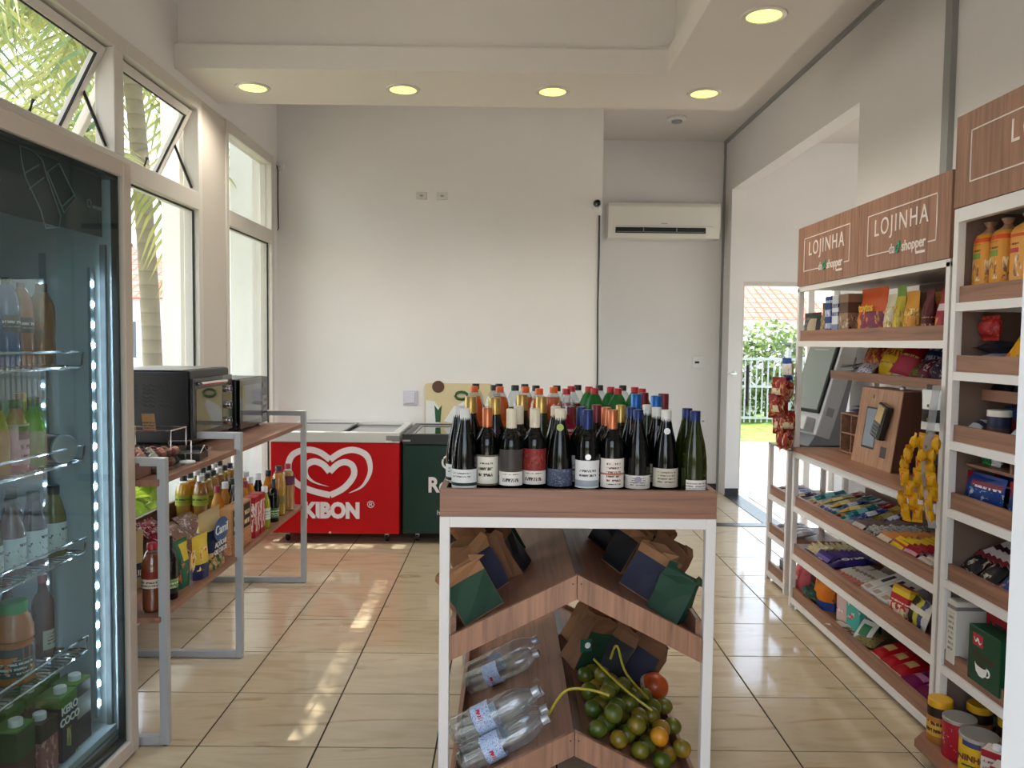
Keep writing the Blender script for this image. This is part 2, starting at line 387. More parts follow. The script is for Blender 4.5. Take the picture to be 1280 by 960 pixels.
# ---------------------------------------------------------------- glazed garden door in the far wall
d = struct(empty('door_1', ((DX0+DX1)/2, YA+.06, 0))); hw = (DX1-DX0)/2
m = MB(); m.box(-hw, -hw+.05, -.04, .04, 0, DZ); m.box(hw-.05, hw, -.04, .04, 0, DZ); m.box(-hw+.05, hw-.05, -.04, .04, DZ-.04, DZ)
m.build('door_frame', FRAME, d)
m = MB(); m.box(.20, .26, -.03, .03, 0, DZ-.04); m.build('door_stile', FRAME, d)
MB().box(-hw+.05, hw-.05, -.004, .004, .02, DZ-.04).build('pane', GLASS, d)
m = MB(); m.tube([(-.405, -.07, .86), (-.405, -.07, 1.27)], .016, 10)
for z in (.92, 1.2): m.tube([(-.405, -.07, z), (-.405, 0, z)], .008, 6)
m.build('pull_handle', BLACK, d, True)
m = MB(); m.tube([(-.36, .07, .86), (-.36, .07, 1.27)], .016, 10); 
for z in (.92, 1.2): m.tube([(-.36, .07, z), (-.36, 0, z)], .008, 6)
m.build('pull_handle', BLACK, d, True)
# lever lock on the jamb of the wide opening
r = empty('lever_handle', (2.19, OY1-.001, 1.19)); tag(r, 'chrome lever door handle on the bright white jamb', 'door handle')
m = MB(); m.lathe([(.026, 0), (.026, .008)], 16, Matrix.Rotation(R(90), 4, 'X')); m.build('rose', CHROME, r, True)
m = MB(); m.tube([(0, 0, 0), (0, -.045, 0), (-.012, -.05, 0), (-.11, -.05, 0)], .008, 8); m.build('lever', CHROME, r, True)
# ---------------------------------------------------------------- wall fittings
def wall_plate(x, y, z, label, w=.08, h=.055, slots=1, m=None, yaw=0, cat='wall plate', group=None):
    r = empty('wall_plate', (x, y, z), R(yaw)); tag(r, label, cat, group)
    MB().box(-w/2, w/2, -.012, 0, -h/2, h/2).build('cover', m or PWHITE, r, bevel=.004, seg=2)
    for i in range(slots):
        cx = (i-(slots-1)/2)*w/max(1, slots)
        MB().box(cx-.012, cx+.012, -.015, -.012, -.008, .008).build('socket', GREY, r, bevel=.001, seg=1)
    return r
wall_plate(-.716, YM, 2.64, 'left grey cable plate high on the main white wall', .085, .06, 1, mat('plate_grey', (205, 202, 196), .4))
wall_plate(-.549, YM, 2.64, 'right grey cable plate high on the main white wall', .085, .06, 1, _mats['plate_grey'])
r = wall_plate(-.80, YM, 1.008, 'square pale switch box on the wall above the freezers', .115, .12, 0, mat('pale_plate', (206, 204, 214), .4), cat='switch box')
MB().box(-.04, .04, -.022, -.012, -.045, .045).build('lid', _mats['pale_plate'], r, bevel=.004)
r = wall_plate(1.893, YA, 1.289, 'white wall socket with dark keyhole on the recessed wall', .115, .115, 0, cat='socket')
MB().box(-.03, .012, -.016, -.012, -.01, .012).build('keyhole', INK, r)
wall_plate(1.93, YA, .70, 'low white socket on the recessed wall behind the wine', .115, .10, 2, cat='socket')
# camera on the wall edge, its cable
r = empty('security_camera', (.70, YM, 2.595)); tag(r, 'small white security camera with black lens on wall edge', 'camera')
MB().box(-.03, .03, -.012, 0, -.045, .03).build('mount', PWHITE, r, bevel=.004)
MB().lathe([(.001, 0), (.028, 0), (.032, .015), (.024, .04), (.001, .045)], 16, Matrix.Translation((.0, -.012, .0)) @ Matrix.Rotation(R(90), 4, 'X')).build('lens', GLOSS_BLACK, r, True)
m = MB(); m.tube([(.722, YM-.008, 2.50), (.724, YM-.008, 2.2), (.721, YM-.008, 1.8), (.728, YM-.008, 1.3), (.73, YM-.008, .83)], .008, 6)
tag(m.build('cable', BLACK, None, True), 'black cable hanging down the corner of the main wall', 'cable')
r = empty('antenna_clip', (.83, YA-.001, 2.80)); tag(r, 'tiny wall clip with short black wire beside air conditioner', 'clip')
MB().box(-.03, .03, -.01, 0, -.02, .02).build('base', PWHITE, r, bevel=.003); MB().tube([(.0, -.012, -.02), (.03, -.03, .06)], .004, 6).build('wire', BLACK, r)
m = MB(); yc = 6.34; m.tube([(XL+.012, yc, 2.86), (XL+.02, yc, 2.82), (XL+.018, yc, 2.6), (XL+.022, yc, 2.36), (XL+.018, yc-.01, 2.345)], .005, 6)
tag(m.build('cable', BLACK, None, True), 'short loose wire hanging in the corner beside the window', 'cable')
r = empty('corner_hook', (XL+.03, 6.37, 2.845)); tag(r, 'small white hook plate high in the corner by window', 'hook')
MB().box(-.03, .03, -.012, .015, -.03, .03).build('plate', PWHITE, r, bevel=.003); MB().tube([(0, -.012, .01), (0, -.04, .0), (0, -.045, .02)], .004, 6).build('hook', STEEL, r)
# smoke detector
r = empty('smoke_detector', (1.465, 7.02, HC)); tag(r, 'round white smoke detector on the ceiling above recess', 'smoke detector')
MB().lathe([(.085, 0), (.085, -.018), (.06, -.03)], 24).build('base', PWHITE, r, True); MB().lathe([(.05, -.03), (.045, -.045), (.001, -.048)], 24).build('dome', GREY, r, True)
# air conditioner
r = empty('air_conditioner', (1.487, YA, 2.49)); tag(r, 'wide white split air conditioner on the recessed wall', 'air conditioner')
acm = mat('ac_white', (228, 225, 216), .35)
MB().prism([(-.0, .34), (-.19, .34), (-.215, .30), (-.22, .09), (-.19, .0), (0, 0)], 0, -.543, .543).build('body', acm, r, bevel=.006)
MB().box(-.47, .40, -.2235, -.2145, .045, .10).build('outlet', BLACK, r)
m = MB(); m.box(-.46, .39, -.2275, -.2235, .052, .060); m.build('vane', mat('vane_grey', (120, 122, 122), .4), r)
for x in (-.2, .12): MB().box(x-.004, x+.004, -.229, -.2235, .06, .095).build('divider', GREY, r)
MB().box(-.47, .47, -.2225, -.2195, .112, .1145).build('panel_seam', GREY, r)
MB().box(-.03, .03, -.2225, -.2195, .135, .141).build('badge', GREY, r)

# ---------------------------------------------------------------- chest freezers
def catmull(P, k=8):
    out = []
    for i in range(len(P)-1):
        p0, p1, p2, p3 = P[max(0, i-1)], P[i], P[i+1], P[min(len(P)-1, i+2)]
        for s in range(k):
            t = s/k
            out.append(tuple(.5*(2*b+(c-a)*t+(2*a-5*b+4*c-d)*t*t+(-a+3*b-3*c+d)*t**3) for a, b, c, d in zip(p0, p1, p2, p3)))
    return out+[P[-1]]
def ribbon(mb, segs, y, wfun):
    """flat stroke of varying width in the x-z plane"""
    pts = [p for s in segs for p in s]; n = len(pts); vs = []; fs = []
    for i, (x, z) in enumerate(pts):
        a = pts[max(0, i-1)]; b = pts[min(n-1, i+1)]; dx, dz = b[0]-a[0], b[1]-a[1]; L = math.hypot(dx, dz) or 1; w = wfun(i/(n-1))/2
        vs += [(x-dz/L*w, y, z+dx/L*w), (x+dz/L*w, y, z-dx/L*w)]
    for i in range(n-1): fs.append((2*i, 2*i+1, 2*i+3, 2*i+2))
    mb.add(vs, fs)
def freezer(name, x0, x1, y0, y1, zt, body_m, rim_m, lid_m, label):
    r = empty(name, ((x0+x1)/2, y0, 0)); tag(r, label, 'freezer'); hw = (x1-x0)/2; D = y1-y0
    m = MB(); m.box(-hw, hw, 0, D, .075, zt-.075); m.build('body', body_m, r, bevel=.008)
    m = MB(); t = .055
    m.box(-hw, hw, -.006, t, zt-.075, zt); m.box(-hw, hw, D-t, D, zt-.075, zt); m.box(-hw, -hw+t, t, D-t, zt-.075, zt); m.box(hw-t, hw, t, D-t, zt-.075, zt)
    m.build('rim', rim_m, r, bevel=.006)
    MB().box(-hw+t, hw-t, t, D-t, zt-.35, zt-.34).build('inner_floor', PWHITE, r)
    for a, b, z in ((-hw+t, .03, zt-.012), (-.03, hw-t, zt-.026)):
        lo = MB().box(a, b, t, D-t, z-.004, z).build('lid', lid_m, r)
        k = MB(); k.box(a, b, t, t+.018, z, z+.006); k.box(a, b, D-t-.018, D-t, z, z+.006); k.box(a, a+.018, t, D-t, z, z+.006); k.box(b-.018, b, t, D-t, z, z+.006); k.build('lid_frame', GREY, lo)
    for sx in (-1, 1):
        for y in (.09, D-.09):
            c = MB(); c.lathe([(.026, -.011), (.026, .011)], 16, Matrix.Translation((sx*(hw-.1), y, .0275)) @ Matrix.Rotation(R(90), 4, 'Y')); co = c.build('castor', BLACK, r, True)
            f = MB(); f.box(sx*(hw-.1)-.015, sx*(hw-.1)+.015, y-.012, y+.03, .04, .0755); f.build('fork', STEEL, co)
    return r, hw
RED = mat('freezer_red', (186, 6, 16), .3, spec=.3); KW = mat('logo_white', (232, 224, 228), .45)
fz, hw = freezer('chest_freezer', -1.70, -.775, 5.58, 6.36, .812, RED, mat('freezer_rim_white', (206, 206, 204), .35), thin_glass('freezer_lid_glass', (200, 208, 208), 1.6), 'bright red chest freezer with white swirling heart logo')
def fzp(cx, cy):   # crop pixel of the freezer front -> local x, z
    p = at(1, 5.578, 320+cx/4.3625, 470+cy/4.3625); return (p.x+1.2375, p.z)
h1 = catmull([fzp(*q) for q in ((508, 638), (580, 600), (622, 520), (606, 438), (540, 404), (470, 414), (404, 456))])
h2 = catmull([fzp(*q) for q in ((404, 456), (345, 415), (275, 402), (200, 430), (176, 500), (205, 570), (290, 620), (405, 650))])
h3 = catmull([fzp(*q) for q in ((405, 650), (480, 610), (532, 545), (528, 492), (490, 470), (445, 482), (402, 523))])
h4 = catmull([fzp(*q) for q in ((402, 523), (365, 482), (315, 466), (274, 490), (276, 540), (320, 580), (397, 603))])
sw = .0102
m = MB()
ribbon(m, [h1], -.0024, lambda t: sw*(.4+8*t if t < .5 else 4.4)); ribbon(m, [h2], -.0028, lambda t: sw*4.4)
ribbon(m, [h3], -.0032, lambda t: sw*4.4); ribbon(m, [h4], -.0036, lambda t: sw*(4.6 if t < .4 else 4.6*(1-t)/.6+.1))
m.build('heart_logo', KW, fz)
a = fzp(230, 735); b = fzp(600, 735)
text('lettering', 'KIBON', .150, KW, fz, ((a[0]+b[0])/2-.004, -.0025, a[1]), bold=.009, sx=.88)
p = fzp(626, 703); text('registered_mark', '®', .07, KW, fz, (p[0], -.0025, p[1]))
p = fzp(404, 853); MB().lathe([(.009, 0), (.009, .006)], 12, Matrix.Translation((p[0], 0, p[1])) @ Matrix.Rotation(R(90), 4, 'X')).build('drain_plug', CHROME, fz, True)
p = fzp(620, 320); MB().box(p[0]-.04, p[0]+.04, -.0025, 0, p[1]-.008, p[1]+.008).build('sticker', prt('freezer_sticker', (200, 60, 64), text=((240, 220, 220), 3, 0, 1)), fz)
p = fzp(745, 290); k = MB().box(p[0]-.045, p[0]+.05, -.012, .03, .752, .79).build('lock_block', mat('lock_grey', (128, 128, 126), .5), fz, bevel=.003)
MB().box(p[0]-.05, p[0]-.005, -.0145, -.012, .742, .756).build('lock_label', PWHITE, k)
GREEN = mat('freezer_green', (6, 46, 34), .3, spec=.3)
fg, hg = freezer('chest_freezer', -.755, .25, 5.60, 6.36, .80, GREEN, mat('freezer_rim_black', (22, 28, 28), .35), _mats['freezer_lid_glass'], 'dark green chest freezer with black rim beside the red one')
cxg = -.2525
p = at(1, 5.597, 598, 607); bl = [(.13*math.cos(q)*(1.9 if 1 else 1), .085*math.sin(q)*(1+.15*math.sin(3*q))) for q in [i*math.pi/16 for i in range(32)]]
lz = p.z
MB().prism([(u+p.x-cxg, v+lz) for u, v in bl], 1, -.0022, 0).build('logo_patch', mat('patch_green', (20, 84, 52), .35), fg)
a = at(1, 5.597, 535, 607); text('lettering', 'Rochinha', .15, KW, fg, (a.x-cxg-.002, -.004, a.z), align='LEFT', bold=.005, sx=.9)
a = at(1, 5.597, 546, 641); text('small_lettering', 'h', .05, KW, fg, (a.x-cxg, -.004, a.z), align='LEFT')
p = at(1, 5.597, 560, 578); m = MB(); m.tube([(p.x-cxg+.04*math.cos(q), -.003, p.z+.045*math.sin(q)) for q in [i*math.pi/8 for i in range(16)]], .008, 6, True); m.build('logo_ring', KW, fg)
p = at(1, 5.5975, 508, 543); MB().box(p.x-cxg-.03, p.x-cxg+.03, -.009, -.006, .748, .76).build('badge', GREY, fg)
# picture board leaning behind the green freezer
r = empty('menu_board', (-.40, 6.378, .79)); tag(r, 'beige food picture board with rounded corners behind the green freezer', 'board')
def rrect(w, h, rad, n=5):
    pts = []
    for cx, cy, a0 in ((w/2-rad, h-rad, 0), (-w/2+rad, h-rad, 90), (-w/2+rad, rad, 180), (w/2-rad, rad, 270)):
        for i in range(n+1): q = R(a0+90*i/n); pts.append((cx+rad*math.cos(q), cy+rad*math.sin(q)))
    return pts
MB().prism(rrect(.56, .34, .03), 1, -.012, 0).build('panel', mat('board_beige', (214, 196, 152), .5), r)
MB().lathe([(.001, .003), (.05, .003), (.05, 0)], 20, Matrix.Translation((-.17, -.012, .31)) @ Matrix.Rotation(R(90), 4, 'X'), caps=False).build('print_coconut', mat('print_brown', (92, 58, 46), .6), r)
MB().prism([(-.27, .2), (-.2, .19), (-.15, .12), (-.16, .0), (-.27, .0)], 1, -.0135, -.012).build('print_bowl', PWHITE, r)
MB().prism([(-.12, .03), (-.05, .14), (.04, .19), (.06, .15), (.0, .0)], 1, -.0135, -.012).build('print_spoon', PWHITE, r)
MB().prism([(-.20, .16), (-.17, .12), (-.14, .16), (-.15, .02), (-.19, .02)], 1, -.0145, -.0135).build('print_leaf', mat('print_green', (28, 84, 48), .6), r)
m = MB(); m.tube([(.02+.05*math.cos(q), -.014, .24+.03*math.sin(q)) for q in [i*math.pi/6 for i in range(12)]], .012, 5, True); m.build('print_mint', _mats['print_green'], r)

# ---------------------------------------------------------------- left counter
TX0, TX1 = -1.79, -1.23
tb = empty('counter_table', (TX1, 3.72, 0)); tag(tb, 'long narrow wooden counter with grey metal loop legs under windows', 'counter')
tgrey = mat('table_frame_grey', (176, 178, 180), .4, .2)
MB().box(TX0-TX1, .0, 2.735-3.72, 4.69-3.72, .945, .97).build('counter_top', wood('counter_oak', (140, 100, 82), 'Y'), tb, bevel=.002, seg=1)
MB().box(TX0-TX1, .0, 2.735-3.72, 4.69-3.72, .455, .475).build('lower_shelf', WOOD, tb, bevel=.002, seg=1)
MB().box(TX0-TX1, TX0-TX1+.018, 2.735-3.72, 4.69-3.72, .475, .60).build('back_lip', WOODD, tb)
for y in (2.764, 3.545, 4.675):
    m = MB(); t = .03; a, b = TX0-TX1, .02
    m.box(b-t, b, y-3.72-t/2, y-3.72+t/2, .003, 1.045); m.box(a-.02, a-.02+t, y-3.72-t/2, y-3.72+t/2, .003, 1.045)
    m.box(a-.02+t, b-t, y-3.72-t/2, y-3.72+t/2, 1.015, 1.045); m.box(a-.02+t, b-t, y-3.72-t/2, y-3.72+t/2, .003, .033)
    lo = m.build('leg_frame', tgrey, tb, bevel=.0015, seg=1)
    MB().lathe([(.012, 0), (.012, .004)], 10, Matrix.Translation((b-t/2, y-3.72, 0))).build('foot', BLACK, lo)
# ---------------------------------------------------------------- tall drinks fridge
fr = empty('drinks_fridge', (-1.302, 2.715, 0), R(88.3)); tag(fr, 'tall glass-door drinks fridge with beige frame and LED strip', 'fridge')
FW, FH, FD = .92, 2.06, .52
cabm = mat('fridge_cabinet', (70, 74, 76), .4); inm = mat('fridge_inside', (170, 178, 182), .7, spec=.15)
m = MB(); m.box(-FW, -FW+.04, .035, FD, .03, FH); m.box(-.04, 0, .035, FD, .03, FH); m.box(-FW+.04, -.04, FD-.04, FD, .03, FH); m.box(-FW+.04, -.04, .035, FD-.04, .03, .10); m.box(-FW+.04, -.04, .035, FD-.04, FH-.06, FH)
m.build('cabinet', cabm, fr)
m = MB(); m.box(-FW+.041, -.041, FD-.046, FD-.041, .101, FH-.061); m.box(-.046, -.041, .036, FD-.047, .101, FH-.061); m.box(-FW+.041, -FW+.046, .036, FD-.047, .101, FH-.061); m.build('lining', inm, fr)
dfm = mat('fridge_door_beige', (196, 182, 168), .45); t = .052
m = MB(); m.box(-t, 0, -.004, .034, .012, FH); m.box(-FW, -FW+t, -.004, .034, .012, FH); m.box(-FW+t, -t, -.004, .034, FH-t, FH); m.box(-FW+t, -t, -.004, .034, .012, .012+t)
dr = m.build('door', dfm, fr, bevel=.003, seg=1)
MB().box(-FW+t-.005, -t+.005, .008, .014, .06, FH-t+.005).build('door_glass', thin_glass('fridge_glass', (228, 238, 238), .6, 0, .0), dr)
k = MB(); k.box(-t-.012, -t, .015, .035, .064, FH-t); k.box(-FW+t, -FW+t+.012, .015, .035, .064, FH-t); k.box(-FW+t, -t, .015, .035, .064, .078); k.box(-FW+t, -t, .015, .035, FH-t-.012, FH-t); k.build('seal', BLACK, dr)
hd = MB().box(-FW+.046, -.10, .045, .05, 1.80, FH-.065).build('header_panel', mat('header_dark', (38, 46, 50), .5), fr)
ol = mat('header_line', (120, 132, 136), .6); k = MB()
def hp(px, py):  # pixel on the header -> local x, z
    c, s_ = math.cos(R(88.3)), math.sin(R(88.3)); q = at(0, -1.36, px, py)
    dx_, dy_ = q.x+1.302, q.y-2.715; return (dx_*c+dy_*s_, q.z)
def outline(pts, close=True):
    k.tube([(hp(*p)[0], .0435, hp(*p)[1]) for p in pts], .0022, 4, close)
outline([(25, 182), (40, 187), (52, 200), (58, 222), (74, 270), (72, 284), (56, 285), (50, 262), (32, 222), (28, 205)])
outline([(58, 215), (72, 204), (92, 248), (78, 266)]); outline([(30, 217), (48, 206)], False); outline([(36, 236), (54, 222)], False); outline([(76, 258), (90, 244)], False)
k.build('bottle_outlines', ol, hd)
q = hp(2, 222); text('header_lettering', 'AS', .045, mat('header_text', (168, 176, 178), .6), hd, (q[0], .0435, q[1]), align='RIGHT')
q = hp(108, 254); k = MB(); k.tube([(q[0]+.010*math.cos(i), .0435, q[1]+.012*math.sin(i)) for i in [j*math.pi/5 for j in range(10)]], .0022, 4, True); k.box(q[0]+.02, q[0]+.085, .0425, .0445, q[1]-.012, q[1]-.002); k.build('header_brand', ol, hd)
ledm = mat('led_white', (225, 240, 255), .4, emit=85); led_reflected = mat('led_reflection', (215, 232, 250), .4, emit=22)
st = MB().box(-.105, -.085, .085, .095, .17, 1.70).build('led_strip', mat('led_tube', (120, 136, 146), .3), fr)
lp = MB().box(-.101, -.091, .081, .085, 0, .016).build('led', ledm, st)
for i in range(22):
    o = lp if i == 0 else lp.copy(); o.location = (0, 0, .21+i*.068)
    if i: col.objects.link(o)
sp = MB().box(-.062, -.0465, .27, .285, .15, 1.75).build('led_strip', _mats['led_tube'], fr)  # fainter row of glowing dots modelled in place of the LEDs' reflection
lp = MB().box(-.068, -.062, .274, .281, 0, .010).build('led', led_reflected, sp)
for i in range(22):
    o = lp if i == 0 else lp.copy(); o.location = (0, 0, .21+i*.068)
    if i: col.objects.link(o)
MB().box(-.06, -.0465, .06, .078, .12, 1.78).build('shelf_rail', mat('rail_grey', (96, 100, 104), .7, spec=.1), fr)
FS = (1.375, 1.06, .745, .405, .125)
for z in FS[:4]:
    k = MB(); x0, x1, y0, y1 = -FW+.06, -.085, .13, .46
    k.tube([(x0, y0, z-.008), (x1, y0, z-.008)], .005, 6); k.tube([(x0, y1, z-.008), (x1, y1, z-.008)], .005, 6)
    k.tube([(x1, y0, z-.008), (x1, y1, z-.008)], .005, 6)
    for i in range(34):
        x = x0+(x1-x0)*i/33; k.tube([(x, y0, z-.002), (x, y1, z-.002)], .002, 4)
    so = k.build('shelf', CHROME, fr, True)
    k = MB(); k.tube([(x0, y0-.004, z+.045), (x1, y0-.004, z+.045), (x1, y0, z-.006)], .0045, 6); k.build('guard_rail', CHROME, so, True)
def FRP(x, y, z=0):   # fridge local -> world
    return Matrix.Translation((-1.302, 2.715, 0)) @ Matrix.Rotation(R(88.3), 4, 'Z') @ Vector((x, y, z))

# ---------------------------------------------------------------- centre display
DXC, DHW, DY0, DY1 = .210, .4065, 2.27, 3.52
ds = empty('display_stand', (DXC, DY0, 0)); tag(ds, 'wooden wine display with white steel frame and gabled shelves', 'display stand')
L = DY1-DY0
tr = MB(); tr.box(-DHW, DHW, 0, L, .955, .97); tray = tr.build('tray', WOODX, ds)
MB().box(-DHW, DHW, 0, .018, 0.97, 1.0375).build('tray_front', WOODX, tray, bevel=.001, seg=1); MB().box(-DHW, DHW, L-.018, L, 0.97, 1.0375).build('tray_back', WOODX, tray)
for s_ in (-1, 1): MB().box(min(s_*DHW, s_*(DHW-.018)), max(s_*DHW, s_*(DHW-.018)), .018, L-.018, 0.97, 1.0375).build('tray_side', WOOD, tray)
for y in (0, L-.03):
    for s_ in (-1, 1): MB().box(min(s_*DHW, s_*(DHW-.03)), max(s_*DHW, s_*(DHW-.03)), y, y+.03, 0, .955).build('post', WHITE, ds, bevel=.0015, seg=1)
    MB().box(-DHW+.03, DHW-.03, y, y+.03, .923, .955).build('rail', WHITE, ds, bevel=.0015, seg=1)
for s_ in (-1, 1): MB().box(min(s_*DHW, s_*(DHW-.03)), max(s_*DHW, s_*(DHW-.03)), .03, L-.03, .923, .955).build('rail', WHITE, ds)
SL = .504
# slope of the gables
TENT = ((.786, 'upper'), (.311, 'lower'))
for zr, nm in TENT:
    e = DHW-.033
    MB().prism([(0, zr-.0175), (.032, zr-.0175-SL*.032), (.032, zr-.0155-SL*.032), (0, zr-.0105)], 1, .019, L-.019).build('ridge_strip', WOODD, ds)
    for s_ in (-1, 1):
        # sloped board, top surface 2 cm below the gable trim
        def P(u, dz): return (s_*u, zr-SL*u+dz)
        up = 0.0
        MB().prism([P(up, -.018), P(e, -.018), P(e, -.036), P(up, -.036)], 1, .019, L-.019).build('sloped_shelf', WOOD, ds)
        for y in (0.0, L-.018):
            g = MB(); g.prism([P(.0008, 0), P(e, 0), P(e, -.075), P(.0008, -.075)], 1, y, y+.018); go = g.build('gable_board', wood('oak_gable', (154, 112, 87), 'Z', contrast=.28), ds, bevel=.0012, seg=1)
            if y == 0:
                k = MB()
                for dz in (-.022,): k.lathe([(.0025, 0), (.0025, .0008)], 8, Matrix.Translation((s_*.012, 0, zr-.006+dz)) @ Matrix.Rotation(R(90), 4, 'X'))
                k.build('screw', BLACK, go)
        MB().prism([P(e-.016, -.018), P(e, -.018), P(e, .045), P(e-.016, .045)], 1, .019, L-.019).build('edge_lip', WOOD, ds)

# ---------------------------------------------------------------- shelf units along the right wall
LIPM = WOOD
def shelf_unit(label, x0, x1, y0, y1, top, levels, extra_front=0, name='shelf_unit', back=None):
    """levels: z of the shelf board top; each board carries a wooden lip and a white rail"""
    r = empty(name, (x0, (y0+y1)/2, 0)); tag(r, label, 'shelf unit'); oy = (y0+y1)/2; D = x1-x0; t = .028
    for x in (0, D-t):
        for y in (y0-oy, y1-oy-t): MB().box(x, x+t, y, y+t, 0, top).build('post', WHITE, r, bevel=.0015, seg=1)
    for z in levels:
        b = MB().box(.03, D-.03, y0-oy+.002, y1-oy-.002, z-.016, z).build('shelf', WOOD, r)
        MB().box(.012, .0295, y0-oy+t+.001, y1-oy-t-.001, z-.022, z+.035).build('lip', LIPM, b)
        k = MB(); k.box(.002, t-.002, y0-oy+t, y1-oy-t, z-.052, z-.0225); k.box(t, D-t, y0-oy+.002, y0-oy+.026, z-.052, z-.0165); k.box(t, D-t, y1-oy-.026, y1-oy-.002, z-.052, z-.0165); k.build('rail', WHITE, b)
    return r, oy
AX0, AX1, AY0, AY1 = 1.60, 2.06, 2.85, 4.35
ALEV = (1.515, .595, .325, .075)
ua, oya = shelf_unit('white framed shelf unit with two wooden header signs and snacks', AX0, AX1, AY0, AY1, 1.78, ALEV)
# counter board of unit A (no lip), rail below it
b = MB().box(-.02, AX1-AX0-.002, AY0-oya+.03, AY1-oya-.03, .885, .905).build('counter_board', wood('counter_board_oak', (148, 106, 82), 'Y'), ua)
k = MB(); k.box(0, .028, AY0-oya+.03, AY1-oya-.03, .845, .8845); k.build('rail', WHITE, b)
# raised half-depth shelf
b = MB().box(.20, .44, AY0-oya+.03, AY1-oya-.03, 1.30, 1.318).build('half_shelf', WOOD, ua); MB().box(.185, .20, AY0-oya+.03, AY1-oya-.03, 1.29, 1.335).build('lip', LIPM, b)
MB().box(.44, .452, AY0-oya+.03, .02, .905, 1.46).build('back_panel', WOODZ, ua)
MB().box(.44, .452, AY0-oya+.03, .30, 1.515, 1.775).build('back_panel', WOODD, ua)
MB().box(.40, .412, AY0-oya+.03, AY1-oya-.03, .595, .68).build('back_lip', WOODD, ua)
MB().box(.40, .412, AY0-oya+.03, AY1-oya-.03, .325, .42).build('back_lip', WOODD, ua)
for z in (1.762,):
    k = MB(); k.box(.0, .028, AY0-oya, AY1-oya, z-.0, z+.028); k.box(.028, .43, AY0-oya, AY1-oya, z+.012, z+.028); k.build('top_rail', WHITE, ua)
signwood = wood('sign_oak', (146, 106, 84), 'Z', contrast=.28); sign_line = mat('sign_white', (226, 214, 206), .5); logog = mat('sign_green', (20, 150, 112), .5)
def sign(par, yloc, z0, w, hgt, x=-.004):
    """board facing the aisle; local frame: front -Y"""
    s_ = MB().box(-w/2, w/2, 0, .022, 0, hgt).build('sign_board', signwood, par, bevel=.001, seg=1)
    s_.location = (x, yloc, z0); s_.rotation_euler = (0, 0, R(-90))
    a, b, c, d_ = -w/2+.09, w/2-.09, .075, hgt-.065; t = .0045; k = MB()
    gx0 = a+(b-a)*.36; gx1 = gx0+.305
    k.box(a, gx0, -.0016, 0, c, c+t); k.box(gx1, b, -.0016, 0, c+.0, c+t); k.box(a, b, -.0016, 0, d_-t, d_); k.box(a, a+t, -.0016, 0, c, d_); k.box(b-t, b, -.0016, 0, c, d_)
    k.build('border_line', sign_line, s_)
    text('lettering', 'LOJINHA', .104, sign_line, s_, (-.0, -.001, (c+d_)/2+.022), sx=.92, gap=1.22)
    text('lettering', 'da', .06, sign_line, s_, (gx0+.022, -.001, c+.008), sx=.9)
    text('lettering', 'shopper', .06, sign_line, s_, (gx0+.195, -.001, c+.008), bold=.001, sx=.92)
    MB().box(gx0+.215, gx0+.285, -.0014, 0, c-.034, c-.024).build('small_print', sign_line, s_)
    q = gx0+.072; k = MB(); k.tube([(q+.014*math.cos(i), -.001, c+.006+.016*math.sin(i)) for i in [R(60+30*j) for j in range(10)]], .004, 5); k.tube([(q, -.001, c+.006), (q+.016, -.001, c+.008), (q+.012, -.001, c+.034)], .0045, 5); k.build('logo_mark', logog, s_)
    return s_
sw_ = (AY1-AY0)/2
for i in (0, 1): sign(ua, AY0-oya+sw_*(i+.5), 1.792, sw_-.003, .318)
BX0, BX1, BY0, BY1 = 1.56, 2.04, 1.72, 2.765
BLEV = (1.645, 1.405, 1.160, .920, .665, .355)
ub, oyb = shelf_unit('taller white framed shelf unit nearest the camera on the right', BX0, BX1, BY0, BY1, 1.95, BLEV)
k = MB(); k.box(0, .028, BY0-oyb+.028, BY1-oyb-.028, 1.902, 1.95); k.box(.028, .45, BY0-oyb, BY1-oyb, 1.935, 1.95); k.build('top_rail', WHITE, ub)
sign(ub, 0.0, 1.952, BY1-BY0-.002, .315)
MB().box(.46, .472, BY0-oyb+.03, BY1-oyb-.03, .38, 1.93).build('back_panel', WOODD, ub)
MB().box(.03, .45, BY1-oyb-.018, BY1-oyb-.004, .075, 1.935).build('side_panel', mat('side_panel_taupe', (120, 98, 86), .5), ub)
b = MB().box(.12, .45, BY0-oyb+.03, BY1-oyb-.03, 1.292, 1.306).build('half_shelf', WOOD, ub); MB().box(.105, .12, BY0-oyb+.03, BY1-oyb-.03, 1.284, 1.322).build('lip', LIPM, b)
b = MB().box(.06, .45, BY0-oyb+.03, BY1-oyb-.03, 1.052, 1.062).build('half_shelf', WOOD, ub)
for y in (.24, .02, -.2): MB().box(.06, .45, y, y+.012, 1.062, 1.105).build('divider', WOOD, b)
# deep base board of unit B with a cut corner
b = MB().prism([(-.10, BY0-oyb), (-.10, BY1-oyb-.06), (-.04, BY1-oyb-.005), (.46, BY1-oyb-.005), (.46, BY0-oyb)], 2, .05, .075).build('base_board', WOOD, ub)
k = MB()
for y in (BY0-oyb+.05, BY1-oyb-.12): k.box(-.02, .42, y, y+.04, 0, .05)
k.build('plinth', mat('dark_plinth', (60, 46, 40), .6), b)
uc, oyc = shelf_unit('low narrow shelf unit standing beyond the snack shelves', 1.64, 2.0, 4.53, 4.88, .85, (.56, .32, .075), name='shelf_unit')
MB().box(.0, .36, -.175, .175, .8505, .862).build('top_board', mat('grey_top', (150, 146, 140), .5), uc)
